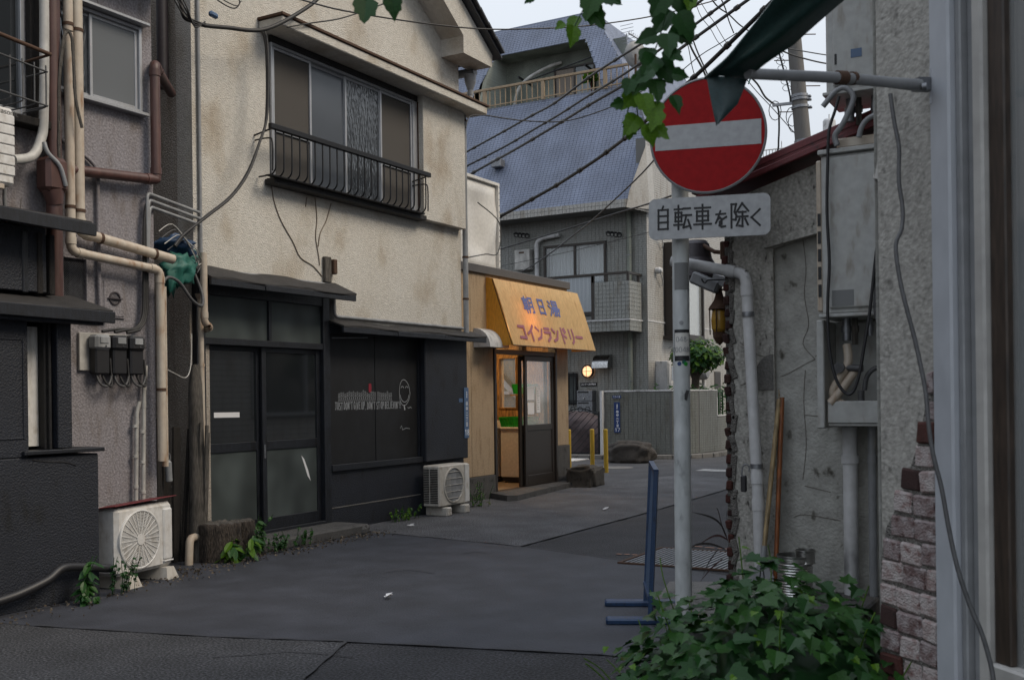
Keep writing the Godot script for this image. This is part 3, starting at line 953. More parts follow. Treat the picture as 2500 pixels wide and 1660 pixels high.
	ib.tube(smooth([V(5.1, 5.6, -6.9), V(5.105, 4.4, -6.9), V(5.09, 3.6, -6.9), V(5.06, 3.4, -6.9), V(4.97, 3.26, -6.88), V(4.8, 3.2, -6.85)], 5), 0.036, 10)
	part(t, "insulated_pipe", ib, m.plastic)
	var rb := MB.new()
	rb.tube(smooth([V(5.06, 3.38, -6.86), V(5.08, 3.3, -6.84), V(5.17, 3.22, -6.83), V(5.22, 3.08, -6.83)], 4), 0.016, 8)
	part(t, "hose", rb, m.grey_plastic)
	pipe(t, "conduit", [V(6.03, 1.45, -7.0), V(6.0, 1.36, -7.0), V(5.98, 0.55, -7.0)], 0.017, m.plastic, 0.05)
	pipe(t, "conduit", [V(6.1, 1.75, -7.0), V(6.075, 1.5, -7.0), V(6.055, 0.55, -7.0)], 0.017, m.plastic, 0.05)
	for y in [0.75, 1.0, 1.25]:
		clip(t, V(5.98, y, -7.0), 0.023, m.plastic)
		clip(t, V(6.055, y - 0.05, -7.0), 0.023, m.plastic)
	# black supply cables down the corner to the meters
	for i in 3:
		var cb := MB.new()
		cb.tube(smooth([V(6.12 + i * 0.02, 3.1, -6.99), V(6.09 + i * 0.018, 2.9, -6.99), V(6.08 + i * 0.018, 2.35, -6.99), V(6.05 + i * 0.018, 2.14, -6.98), V(5.95 + i * 0.03, 2.05, -6.96), V(5.78 + i * 0.1, 2.035, -6.95), V(5.62 + i * 0.12, 2.01, -6.94)], 4), 0.012, 8)
		part(t, "supply_cable", cb, m.cable)
	var ms := MB.new()
	for q in [[[5.45, 3.6], [5.43, 3.4], [5.45, 3.2], [5.42, 3.0], [5.44, 2.86]], [[5.0, 2.98], [4.99, 2.85], [5.0, 2.75]], [[5.6, 4.78], [5.68, 4.74], [5.72, 4.6]]]:
		var l := []
		for z in q: l.append(V(z[0], z[1], -7.049))
		ms.tube(smooth(l, 3), 0.003, 5)
	part(t, "crack", ms, m.crack)
	var jb := MB.new()
	jb.ext(5.56, 5.62, 2.12, 2.2, -7.05, -6.99, 0.01)
	jb.tube([V(5.5, 2.14, -6.99), V(5.75, 2.13, -7.0)], 0.018, 8)
	part(t, "pipe_stub", jb, m.mauve)
	# meter board and three meters
	var mbd := MB.new()
	mbd.ext(5.47, 6.02, 1.7, 2.0, -7.05, -7.02, 0.004)
	part(t, "meter_board", mbd, m.plastic)
	var names := ["grey-topped electric meter, leftmost of the three on the cream board", "black electric meter in the middle of the cream board", "black electric meter nearest the corner pipe on the cream board"]
	for i in 3:
		var x := 5.62 + i * 0.17
		var e := thing("electric_meter", names[i], "electric meter", V(x, 1.72, -7.02), 0.0, "electric meters on the mauve wall")
		var bx := MB.new()
		bx.box(V(x, 1.78, -6.975), V(0.135, 0.22, 0.085), Basis.IDENTITY, 0.012)
		part(e, "terminal_box", bx, m.rubber)
		var hd := MB.new()
		hd.box(V(x - 0.005, 1.925, -6.965), V(0.15, 0.12, 0.11), Basis.IDENTITY, 0.02)
		part(e, "meter_head", hd, m.grey_plastic if i == 0 else m.rubber)
		var wdw := MB.new()
		wdw.box(V(x - 0.005, 1.94, -6.908), V(0.08, 0.05, 0.01), Basis.IDENTITY, 0.003)
		part(e, "dial_window", wdw, m.grey_plastic)
		var sc := MB.new()
		sc.lathe(V(x + 0.01, 1.895, -6.911), Basis(Vector3.RIGHT, V(0, 0, 1), Vector3.UP), [[0.008, 0.0], [0.008, 0.006], [0.0, 0.007]], 10)
		part(e, "screw", sc, m.steel)
		for j in 2:
			var cb := MB.new()
			cb.tube(smooth([V(x - 0.04 + j * 0.05, 1.68, -6.97), V(x - 0.02 + j * 0.06, 1.6, -6.95), V(x + 0.05 + j * 0.04, 1.58, -6.95), V(x + 0.1, 1.66, -6.96), V(x + 0.095, 1.8, -6.97)], 4), 0.01, 7)
			part(e, "cable", cb, m.grey_cable if j == 0 else m.cable)
	# wall-hung air conditioner
	var ac := thing("air_conditioner", "white slatted air conditioner hung on the mauve wall at upper left", "air conditioner", V(4.35, 2.99, -6.9))
	var bo := MB.new()
	bo.box(V(4.35, 3.265, -6.9), V(0.8, 0.55, 0.28), Basis.IDENTITY, 0.02)
	part(ac, "case", bo, m.ac_white)
	for i in 6:
		var gr := MB.new()
		gr.ext(3.98, 4.745, 3.06 + i * 0.072, 3.126 + i * 0.072, -6.762, -6.75, 0.006)
		part(ac, "slat", gr, m.ac_white)
	var lg := print_text("Panasonic", 0.034)
	part(ac, "lettering", placed(lg, Transform3D(Basis.IDENTITY, V(4.67, 3.505, -6.758))), m.grey_cable)
	var br := MB.new()
	br.ext(4.6, 4.64, 2.95, 2.985, -7.05, -6.72, 0.004)
	br.bar(V(4.62, 2.76, -7.03), V(4.62, 2.95, -6.78), 0.03, 0.02)
	br.ext(4.05, 4.09, 2.95, 2.985, -7.05, -6.72, 0.004)
	part(ac, "bracket", br, m.old_plastic)
	var hs := MB.new()
	hs.tube(smooth([V(4.76, 3.15, -6.86), V(4.8, 3.05, -6.95), V(4.84, 2.85, -7.0), V(4.95, 2.7, -7.0), V(5.09, 2.58, -6.95)], 4), 0.014, 8)
	part(ac, "hose", hs, m.grey_plastic)
	# standing air conditioner with its red-edged cover
	var b12 := Basis(Vector3.UP, 0.16)
	var a1 := thing("air_conditioner", "white air conditioner with round fan grille standing on the asphalt by the black wall", "air conditioner", V(5.8, 0.1, -6.82), 0.16)
	var cs := MB.new()
	cs.box(V(0, 0.265, -0.01), V(0.66, 0.53, 0.26), Basis.IDENTITY, 0.03)
	part(a1, "case", cs, m.ac_white, true)
	var sp := MB.new()
	sp.box(V(0.255, 0.27, 0.122), V(0.105, 0.42, 0.03), Basis.IDENTITY, 0.012)
	sp.box(V(0.255, 0.052, 0.124), V(0.11, 0.012, 0.034), Basis.IDENTITY, 0.003)
	part(a1, "service_cover", sp, m.ac_white, true)
	var fan := V(-0.075, 0.265, 0.121)
	var fb2 := Basis(Vector3.RIGHT, V(0, 0, 1), V(0, -1, 0))
	var dk := MB.new()
	dk.lathe(fan, fb2, [[0.222, 0.0], [0.222, 0.001], [0.0, 0.001]], 36)
	part(a1, "fan_opening", dk, m.black, true)
	var rg := MB.new()
	rg.lathe(fan, fb2, [[0.238, 0.0], [0.236, 0.012], [0.226, 0.017], [0.217, 0.012], [0.216, 0.0]], 40)
	for i in 14:
		var r := 0.055 + i * 0.0118
		rg.lathe(fan, fb2, [[r - 0.0032, 0.006], [r - 0.0032, 0.0105], [r + 0.0032, 0.0105], [r + 0.0032, 0.006]], 36)
	for i in 28:
		var a := TAU * i / 28.0
		var d := V(cos(a), sin(a), 0)
		rg.bar(fan + d * (0.04 if i % 2 == 0 else 0.1) + V(0, 0, 0.011), fan + d * 0.218 + V(0, 0, 0.012), 0.007, 0.006, V(0, 0, 1))
	rg.lathe(fan, fb2, [[0.046, 0.004], [0.044, 0.018], [0.0, 0.02]], 24)
	part(a1, "fan_grille", rg, m.ac_white, true)
	var tp := MB.new()
	tp.box(V(0.0, 0.545, 0.0), V(0.72, 0.008, 0.28), Basis(V(0, 0, 1), 0.03) * Basis(Vector3.RIGHT, -0.12), 0.003)
	part(a1, "cover_sheet", tp, m.red_trim, true)
	for sx in [-0.2, 0.24]:
		var ft := MB.new()
		var base := [V(sx - 0.075, -0.1, -0.16), V(sx + 0.075, -0.1, -0.16), V(sx + 0.075, -0.1, 0.19), V(sx - 0.075, -0.1, 0.19)]
		var top := [V(sx - 0.045, 0.0, -0.15), V(sx + 0.045, 0.0, -0.15), V(sx + 0.045, 0.0, 0.16), V(sx - 0.045, 0.0, 0.16)]
		for i in 4:
			ft.quad(base[i], base[(i + 1) % 4], top[(i + 1) % 4], top[i], (base[i] + base[(i + 1) % 4]) * 0.5 - V(sx, 0, 0))
		ft.face(top, Vector3.UP)
		part(a1, "foot", ft, m.ac_beige, true)

func black_front() -> void:
	var t := thing("black_shopfront", "black-painted lean-to shopfront at the far left with a white curtain in its window", "shopfront", V(4, 0, -6.6))
	var w := MB.new()
	w.ext(-2.0, 5.3, 0.0, 1.07, -7.048, -6.6, 0.01)
	part(t, "lower_wall", w, m.navy)
	var u := MB.new()
	u.ext(-2.0, 4.72, 1.07, 2.06, -7.048, -6.6, 0.008)
	part(t, "upper_wall", u, m.navy)
	var pn := MB.new()
	frame_z(pn, 4.3, 4.685, 1.2, 1.9, -6.592, 0.012, 0.009)
	part(t, "panel_moulding", pn, m.navy)
	var ps := MB.new()
	ps.ext(4.97, 5.09, 1.12, 2.06, -7.048, -6.62, 0.006)
	part(t, "post", ps, m.navy)
	var sl := MB.new()
	sl.ext(4.66, 5.33, 1.085, 1.115, -7.048, -6.565, 0.005)
	part(t, "sill", sl, m.navy_wood)
	var cu := MB.new()
	var rows := []
	for j in 2:
		var r := []
		for i in 25:
			r.append(V(4.70 + i * 0.012, 1.14 + j * 0.86, -6.76 + sin(i * 1.3) * 0.003))
		rows.append(r)
	cu.sheet(rows)
	part(t, "curtain", cu, m.ac_white)
	var wf := MB.new()
	wf.ext(4.912, 4.968, 1.115, 2.05, -6.85, -6.69, 0.005)
	wf.ext(4.93, 4.95, 1.115, 2.05, -6.69, -6.66, 0.004)
	part(t, "window_frame", wf, m.black_wood)
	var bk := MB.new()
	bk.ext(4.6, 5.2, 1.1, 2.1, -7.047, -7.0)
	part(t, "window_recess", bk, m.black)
	# lower canopy: boards, a fascia and a torn edge of roofing felt
	var cp := MB.new()
	cp.box(V(3.75, 2.19, -6.72), V(3.2, 0.03, 0.5), Basis(Vector3.RIGHT, 0.28), 0.004)
	var lc := part(t, "lower_canopy", cp, m.canopy)
	for i in 3:
		var fs := MB.new()
		fs.box(V(2.6 + i * 1.06 + (0.09 if i == 2 else 0.0), 2.085 - (i % 2) * 0.008, -6.47), V(1.08, 0.085, 0.03), Basis(V(0, 0, 1), -0.006 * i), 0.004)
		part(lc, "fascia_board", fs, m.navy_wood)
	var fb := MB.new()
	fb.ext(2.1, 5.28, 2.02, 2.06, -6.6, -6.5, 0.004)
	part(lc, "batten", fb, m.navy)
	var up := MB.new()
	up.ext(-2.0, 4.98, 2.25, 2.72, -7.048, -6.74, 0.006)
	part(t, "upper_panel", up, m.navy)
	for x in [4.78, 4.9, 5.0]:
		var bp := MB.new()
		bp.ext(x, x + 0.045, 2.24, 2.68, -7.0, -6.73, 0.006)
		part(t, "upright_batten", bp, m.oldwood if x > 4.85 else m.navy_wood)
	var c2 := MB.new()
	c2.box(V(3.6, 2.82, -6.76), V(3.16, 0.03, 0.55), Basis(Vector3.RIGHT, 0.22), 0.004)
	var uc := part(t, "upper_canopy", c2, m.canopy)
	for i in 3:
		var fs := MB.new()
		fs.box(V(2.55 + i * 1.05 + (0.03 if i == 2 else 0.0), 2.74 - i * 0.006, -6.49), V(1.06, 0.09, 0.03), Basis(V(0, 0, 1), -0.012 * i), 0.004)
		part(uc, "fascia_board", fs, m.navy_wood)
	var lp := MB.new()
	lp.tube(smooth([V(4.2, 0.1, -6.52), V(4.48, 0.13, -6.52), V(4.62, 0.16, -6.51), V(4.78, 0.21, -6.5), V(4.9, 0.27, -6.51), V(5.05, 0.26, -6.53), V(5.36, 0.2, -6.56)], 5), 0.032, 10)
	part(t, "drain_pipe", lp, m.rubber)
	var cr := MB.new()
	cr.tube(smooth([V(4.74, 1.05, -6.598), V(4.86, 1.03, -6.598), V(5.0, 1.02, -6.598), V(5.1, 0.99, -6.598)], 3), 0.004, 5)
	part(t, "crack", cr, m.black)

func alley_gap() -> void:
	# narrow gap between the mauve and cream houses
	var t := thing("plank_fence", "broken dark plank fence closing the gap between the mauve and cream houses", "fence", V(6.6, 0, -7.35))
	for q in [[6.33, 1.3, -7.12, 0.0, 0.05], [6.42, 1.27, -7.2, 0.0, 0.06], [6.6, 1.24, -7.35, 0.01, 0.11], [6.715, 1.22, -7.33, -0.015, 0.1], [6.8, 1.2, -7.3, -0.09, 0.05], [6.53, 0.85, -7.4, 0.02, 0.06]]:
		var mb := MB.new()
		mb.box(V(q[0], q[1] * 0.5, q[2]), V(q[4], q[1], 0.022), Basis(V(0, 0, 1), q[3]) * Basis(Vector3.UP, rng.randf_range(-0.2, 0.2)), 0.004)
		part(t, "plank", mb, m.oldwood)
	var tr := MB.new()
	tr.tube(smooth([V(6.82, 0.0, -7.18), V(6.86, 0.8, -7.22), V(6.9, 1.5, -7.27), V(6.93, 1.78, -7.3)], 4), [0.085, 0.08, 0.078, 0.075, 0.072, 0.07, 0.068, 0.066, 0.064, 0.06, 0.05, 0.045, 0.03], 9)
	for i in 3:
		tr.box(V(6.84 + i * 0.04, 0.6 + rng.randf() * 0.3, -7.13 - rng.randf() * 0.04), V(0.03, 0.9 + rng.randf() * 0.4, 0.016), Basis(V(0, 0, 1), -0.06 + rng.randf() * 0.03))
	one("timber_post", tr, m.greywood, V(6.85, 0, -7.2), "split weathered grey timber post at the corner of the cream house", "post")
	var bt := MB.new()
	bt.lathe(V(6.47, 0.75, -7.15), Basis(V(0, 0, 1), 0.06), [[0.018, 0.0], [0.03, 0.006], [0.03, 0.17], [0.02, 0.185]], 12)
	bt.tube(circle(V(6.465, 0.965, -7.15), Vector3.RIGHT, Vector3.UP, 0.02, 12, 0.035), 0.004, 5)
	one("paint_can", bt, m.grey_plastic, V(6.47, 0.75, -7.15), "small pale cylinder hanging by a hook on the planks", "canister")
	# cream house drain pipe hidden under tarpaulin
	var names := [["blue tarpaulin bundled over the pipe joint in the gap", m.tarp_blue, V(6.62, 2.83, -7.2), V(0.2, 0.085, 0.13)], ["upper scrap of green netting tied beside the blue tarpaulin", m.tarp_green, V(6.79, 2.76, -7.24), V(0.11, 0.06, 0.08)], ["ragged green netting sagging below the white pipe", m.tarp_green, V(6.57, 2.6, -7.1), V(0.17, 0.13, 0.09)]]
	for i in 3:
		var q: Array = names[i]
		var fn := FastNoiseLite.new()
		fn.seed = 40 + i
		fn.frequency = 5.0
		fn.fractal_octaves = 2
		var mb := MB.new()
		var rows := []
		for a in 15:
			var r := []
			for b in 25:
				var th := PI * a / 14.0
				var ph := TAU * (b % 24) / 24.0
				var d := V(sin(th) * cos(ph), cos(th), sin(th) * sin(ph))
				var k := 1.0 + 0.5 * fn.get_noise_3dv(d * 0.22) + 0.16 * fn.get_noise_3dv(d * 0.6)
				var p: Vector3 = q[2] + d * q[3] * k
				if i == 2 and d.y < -0.3 and d.x < 0: p.y -= 0.28 * absf(d.x) * (0.6 + fn.get_noise_3dv(d * 2.0))
				r.append(p)
			rows.append(r)
		mb.sheet(rows)
		one("tarpaulin", mb, q[1], q[2], q[0], "tarpaulin")
	for i in 4:
		var mb := MB.new()
		mb.tube(smooth([V(6.3 + i * 0.03, 2.9 - i * 0.05, -7.05), V(6.45 + i * 0.05, 2.98 - i * 0.04, -7.05), V(6.6 + i * 0.04, 2.85 - i * 0.06, -7.03), V(6.75, 2.8 - i * 0.07, -7.08), V(6.92, 2.74 - i * 0.02, -7.2)], 4), 0.005, 5)
		one("tie_wire", mb, m.grey_cable if i % 2 else m.plastic, V(6.6, 2.8, -7.05), ["pale wire over the tarpaulins, topmost", "dark wire crossing the tarpaulins, second from the top", "pale wire crossing the tarpaulins, third from the top", "dark wire across the tarpaulins, lowest"][i], "wire", "wires tied round the pipe joint")
	var lp := MB.new()
	lp.tube(smooth([V(6.22, 2.4, -6.95), V(6.3, 2.5, -6.95), V(6.45, 2.47, -6.97), V(6.6, 2.33, -6.98), V(6.78, 2.3, -7.05), V(6.88, 2.42, -7.15), V(6.84, 2.6, -7.2)], 5), 0.014, 8)
	one("cable_loop", lp, m.grey_cable, V(6.6, 2.4, -7), "grey cable looping under the green netting", "cable")
	var wl := MB.new()
	wl.tube(smooth([V(6.35, 1.75, -7.1), V(6.5, 1.7, -7.12), V(6.72, 1.66, -7.2), V(6.82, 1.78, -7.24), V(6.87, 2.06, -7.28)], 5), 0.005, 5)
	one("loose_wire", wl, m.plastic, V(6.6, 1.75, -7.15), "loose white wire drooping across the gap", "wire")
	# three white conduits bridging the gap
	for i in 3:
		var y := 3.19 - i * 0.055
		var mb := MB.new()
		mb.tube(elbows([V(6.12, y - 0.5, -6.99), V(6.12 + i * 0.012, y, -6.98), V(7.1, y + 0.02, -7.4)], 0.05), 0.014, 8)
		one("bridging_conduit", mb, m.grey_plastic, V(6.6, y, -7.2), ["white conduit across the gap, topmost of three", "white conduit across the gap, middle of three", "white conduit across the gap, lowest of three"][i], "conduit", "conduits bridging the gap")

func cream_house() -> void:
	var t := thing("stucco_house", "cream stucco house with a long upstairs window and a black ground floor", "house", V(7.06, 0, -7.44))
	# gabled wall above the street level
	var w := MB.new()
	w.wall(V(0, 0, -7.44), Vector3.RIGHT, Vector3.UP, 7.06, 11.706, 2.28, 5.9, 0.2, [[8.1, 10.70, 3.69, 5.1], [7.06, 9.1, 2.28, 2.55]])
	w.prism(PackedVector2Array([Vector2(7.06, 5.9), Vector2(11.706, 5.9), Vector2(10.88, 6.42), Vector2(9.38, 7.45), Vector2(7.06, 5.95)]), V(0, 0, -7.44), Vector3.RIGHT, Vector3.UP, 0.2)
	part(t, "wall", w, m.cream)
	var sw := MB.new()
	sw.ext(7.0605, 7.26, 0.0, 6.0, -15.0, -7.641)
	sw.ext(7.02, 7.26, 0.0, 2.62, -7.66, -7.46)
	part(t, "side_wall", sw, m.cream_side)
	var rw := MB.new()
	rw.ext(11.5, 11.704, 0.0, 5.9, -15.0, -7.641)
	part(t, "far_wall", rw, m.cream_side)
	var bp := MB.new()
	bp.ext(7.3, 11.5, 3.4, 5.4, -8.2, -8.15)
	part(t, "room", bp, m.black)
	# gable: verge boards, boxed eave, tiles
	var vb := MB.new()
	var s1 := V(11.95, 5.86, 0)
	var s0 := V(9.38, 7.62, 0)
	vb.prism(PackedVector2Array([Vector2(9.38, 7.35), Vector2(11.3, 6.04), Vector2(11.3, 5.82), Vector2(12.0, 5.82), Vector2(12.02, 5.98), Vector2(9.38, 7.72)]), V(0, 0, -7.1), Vector3.RIGHT, Vector3.UP, 0.338)
	part(t, "verge_board", vb, m.cream)
	var rs := MB.new()
	for q in [[V(12.1, 5.97, -7.0), V(9.38, 7.78, -7.0)]]:
		rs.quad(q[0], q[1], q[1] + V(0, 0, -8), q[0] + V(0, 0, -8), V(0.5, 1, 0))
		rs.quad(q[0] - V(0, 0.03, 0), q[1] - V(0, 0.03, 0), q[1] + V(0, -0.03, -8), q[0] + V(0, -0.03, -8), V(-0.5, -1, 0))
		rs.quad(q[0], q[1], q[1] - V(0, 0.03, 0), q[0] - V(0, 0.03, 0), V(0, 0, 1))
		rs.quad(V(9.38, 7.78, -7), V(6.7, 5.97, -7), V(6.7, 5.97, -15), V(9.38, 7.78, -15), V(-0.5, 1, 0))
	var ro := part(t, "roof", rs, m.roof_tile)
	var dn := (V(9.38, 7.78, 0) - V(12.1, 5.97, 0)).normalized()
	var up := V(-dn.y, dn.x, 0) * (1.0 if dn.x > 0 else -1.0)
	for i in 13:
		var tl := MB.new()
		var cpos: Vector3 = V(12.08, 5.995, -7.05) + dn * (0.13 + i * 0.235) + up * 0.025
		tl.box(cpos, V(0.26, 0.035, 0.2), Basis(dn, up.rotated(V(0, 0, 1), 0.0), V(0, 0, 1)).rotated(V(0, 0, 1), -0.05), 0.006)
		part(ro, "verge_tile", tl, m.roof_tile)
	var gp := MB.new()
	gp.tube([V(11.98, 5.8, -7.35), V(11.98, 5.8, -15)], 0.055, 10)
	gp.lathe(V(11.9, 5.62, -7.38), Basis.IDENTITY, [[0.04, -0.08], [0.075, 0.02], [0.08, 0.12]], 12)
	part(t, "gutter", gp, m.grey_plastic)
	pipe(t, "down_pipe", [V(11.9, 5.58, -7.38), V(11.9, 5.42, -7.38), V(11.755, 5.33, -7.4), V(11.755, 2.3, -7.4)], 0.036, m.grey_plastic, 0.05)
	for y in [5.1, 3.3, 2.75]:
		clip(t, V(11.755, y, -7.4), 0.042, m.rusty)
	# shutter box and hood over the window
	var sb := MB.new()
	sb.ext(10.71, 11.67, 3.65, 5.22, -7.438, -7.33, 0.006)
	part(t, "shutter_box", sb, m.cream)
	var hd := MB.new()
	hd.ext(7.96, 11.9, 5.17, 5.27, -7.438, -7.12, 0.01)
	var ho := part(t, "window_hood", hd, m.cream)
	var hr := MB.new()
	hr.ext(7.94, 11.93, 5.271, 5.3, -7.438, -7.1, 0.004)
	part(ho, "hood_flashing", hr, m.rusty)
	var hs := MB.new()
	hs.ext(8.1, 10.7, 5.1, 5.168, -7.47, -7.4, 0.004)
	part(ho, "shutter_track", hs, m.black_wood)
	# the window: four sashes
	var f := MB.new()
	frame_z(f, 8.11, 10.64, 3.69, 5.1, -7.41, 0.03, 0.1)
	f.ext(10.645, 10.705, 3.69, 5.1, -7.44, -7.415, 0.003)
	var wn := part(t, "window", f, m.alu)
	for q in [[8.14, 8.745, -7.425, 0], [8.72, 9.36, -7.46, 1], [9.33, 9.99, -7.44, 1], [9.965, 10.61, -7.425, 0]]:
		var sf := MB.new()
		frame_z(sf, q[0], q[1], 3.72, 5.07, q[2], 0.03, 0.022)
		var sash := part(wn, "sash", sf, m.alu)
		sash.set_meta("label", "sliding sash with insect screen" if q[3] == 0 else "sliding sash with rippled glass")
		if q[3] == 0:
			var mr := MB.new()
			mr.ext(q[0] + 0.03, q[1] - 0.03, 4.2, 4.235, q[2] - 0.018, q[2] - 0.001, 0.003)
			part(wn, "screen_rail", mr, m.alu)
			part(wn, "insect_screen", pane_z(q[0] + 0.03, q[1] - 0.03, 3.75, 5.04, q[2] - 0.02), m.screen)
		else:
			part(wn, "pane", pane_z(q[0] + 0.03, q[1] - 0.03, 3.75, 5.04, q[2] - 0.008), m.pane_blue if q[0] < 9 else m.hammered)
	var st := MB.new()
	st.ext(10.706, 10.716, 3.7, 5.1, -7.43, -7.4)
	part(wn, "jamb_strip", st, m.rusty)
	var si := MB.new()
	si.ext(8.02, 10.72, 3.63, 3.688, -7.438, -7.3, 0.005)
	part(t, "window_sill", si, m.black_wood)
	# balcony rail with curved bars
	var hrail := MB.new()
	hrail.ext(7.84, 10.64, 4.13, 4.185, -7.22, -7.17, 0.006)
	hrail.ext(7.9, 10.6, 3.685, 3.7, -7.32, -7.24, 0.003)
	for x in [7.88, 10.6]:
		hrail.tube([V(x, 4.14, -7.2), V(x, 4.1, -7.44)], 0.009, 6)
		hrail.tube(smooth([V(x, 4.05, -7.43), V(x, 4.05, -7.25), V(x, 4.0, -7.2), V(x, 3.72, -7.2)], 3), 0.008, 6)
	var rail := part(t, "balcony_rail", hrail, m.iron)
	for i in 23:
		var x := 7.92 + i * 0.1195
		var b := MB.new()
		b.tube(smooth([V(x, 4.135, -7.195), V(x, 3.8, -7.195), V(x, 3.725, -7.215), V(x, 3.695, -7.27), V(x, 3.69, -7.42)], 3), 0.0085, 7)
		part(rail, "rail_bar", b, m.iron)
	# conduit, junction block, cracks and dead vine on the stucco
	pipe(t, "conduit", [V(7.13, 6.0, -7.42), V(7.13, 2.78, -7.42), V(7.2, 2.69, -7.42), V(9.05, 2.7, -7.42), V(9.075, 2.66, -7.42), V(9.075, 2.36, -7.42), V(11.7, 2.36, -7.42)], 0.018, m.grey_plastic, 0.06)
	var jb := MB.new()
	jb.ext(8.9, 9.0, 2.72, 3.0, -7.438, -7.39, 0.006)
	part(t, "junction_block", jb, m.greywood)
	var jc := MB.new()
	jc.ext(9.02, 9.08, 2.82, 2.98, -7.438, -7.37, 0.008)
	part(t, "terminal_cover", jc, m.rusty)
	var ck := MB.new()
	for q in [[[8.12, 3.66], [8.15, 3.5], [8.25, 3.3], [8.42, 3.1], [8.55, 2.95], [8.75, 2.88], [8.9, 2.78]], [[8.78, 3.62], [8.82, 3.4], [8.8, 3.2], [8.84, 3.0], [8.86, 2.9]], [[9.05, 3.6], [8.98, 3.4], [8.86, 3.25], [8.84, 3.1]], [[8.65, 3.6], [8.63, 3.5]]]:
		var l := []
		for z in q: l.append(V(z[0] + rng.randf_range(-0.01, 0.01), z[1], -7.434))
		ck.tube(smooth(l, 4), 0.006, 5)
	part(t, "dead_vine", ck, m.vine_dry)
	# cables on the upstairs wall
	var c1 := MB.new()
	c1.tube(smooth([V(6.764, 5.058, -7.250), V(6.774, 4.909, -7.222), V(6.854, 4.884, -7.194), V(6.975, 4.878, -7.167), V(7.256, 4.934, -7.139), V(7.507, 4.980, -7.111), V(7.691, 5.045, -7.083), V(7.954, 5.208, -7.056), V(8.294, 5.464, -7.028), V(8.455, 5.636, -7.000)], 4), 0.02, 8)
	one("service_cable", c1, m.cable, V(8, 5.3, -7.1), "thick black cable bundle swagged across the top of the cream wall", "cable")
	var c2 := MB.new()
	c2.tube(smooth([V(7.789, 5.072, -7.200), V(7.802, 4.935, -7.178), V(7.783, 4.565, -7.156), V(7.729, 4.189, -7.133), V(7.599, 3.920, -7.111), V(7.427, 3.611, -7.089), V(7.187, 3.345, -7.067), V(6.877, 3.124, -7.044), V(6.564, 2.912, -7.022), V(6.427, 2.787, -7.000)], 5), 0.013, 8)
	c2.tube(smooth([V(7.792, 5.078, -7.230), V(7.810, 4.902, -7.207), V(7.788, 4.450, -7.183), V(7.728, 4.112, -7.160), V(7.603, 3.885, -7.137), V(7.419, 3.593, -7.113), V(7.179, 3.339, -7.090), V(6.849, 3.107, -7.067), V(6.584, 2.902, -7.043), V(6.458, 2.785, -7.020)], 5), 0.009, 7)
	one("service_cable", c2, m.cable, V(8, 4, -7.1), "black cable hanging in a long curve from the hood to the gap", "cable")
	var c3 := MB.new()
	c3.tube(smooth([V(8.003, 5.157, -7.100), V(8.351, 5.300, -7.080), V(8.790, 5.476, -7.060), V(9.262, 5.720, -7.040), V(9.693, 5.953, -7.020), V(10.070, 6.166, -7.000)], 4), 0.008, 6)
	one("service_cable", c3, m.cable, V(9, 5.5, -7.05), "thin cable rising to the right over the window hood", "cable")
	for i in 4:
		var cl := MB.new()
		cl.tube(smooth([Vector3(6.646, 5.010, -7.200) + V(i * 0.02, i * 0.03, 0), Vector3(6.744, 4.891, -7.180) + V(0, i * 0.025, 0.01 * i), Vector3(6.836, 4.877, -7.150) + V(0, -i * 0.02, 0), Vector3(6.959, 4.870, -7.150) + V(0, i * 0.012, 0)], 4), 0.007, 6)
		one("cable_tail", cl, m.cable, V(7.3, 5.2, -7.2), ["lowest black cable tail at the top corner of the cream wall", "second lowest black cable tail at the top corner of the cream wall", "third black cable tail up at the top corner of the cream wall", "topmost black cable tail at the top corner of the cream wall"][i], "cable", "cable tails by the corner")
	var cp := MB.new()
	cp.box(Vector3(7.062, 4.998, -7.150), V(0.1, 0.05, 0.05), Basis(V(0, 0, 1), -0.1), 0.015)
	one("cable_clamp", cp, m.plate_blue_old, Vector3(7.062, 4.998, -7.150), "dark blue clamp above the thick cable bundle", "cable clamp")
	var lo := MB.new()
	lo.tube(smooth([V(7.165, 5.177, -7.200), V(7.279, 5.160, -7.200), V(7.386, 5.170, -7.200), V(7.451, 5.238, -7.200), V(7.431, 5.302, -7.200)], 4), 0.006, 5)
	lo.tube(smooth([V(7.172, 5.198, -7.180), V(7.302, 5.186, -7.180), V(7.398, 5.194, -7.180), V(7.453, 5.258, -7.180)], 4), 0.005, 5)
	one("cable_loop", lo, m.cable, V(7.6, 5.4, -7.2), "loose loop of thin black cable at the top of the cream wall", "cable")
	# side wall fittings
	var t2 := MB.new()
	t2.tube([V(7.0, 4.4, -7.75), V(7.0, 8, -7.75)], 0.055, 12)
	part(t, "down_pipe", t2, m.dark_pipe)
	pipe(t, "drain_pipe", [V(6.95, 2.8, -7.2), V(6.95, 2.16, -7.2), V(7.02, 2.13, -7.2), V(7.12, 2.12, -7.36)], 0.034, m.old_plastic, 0.05)

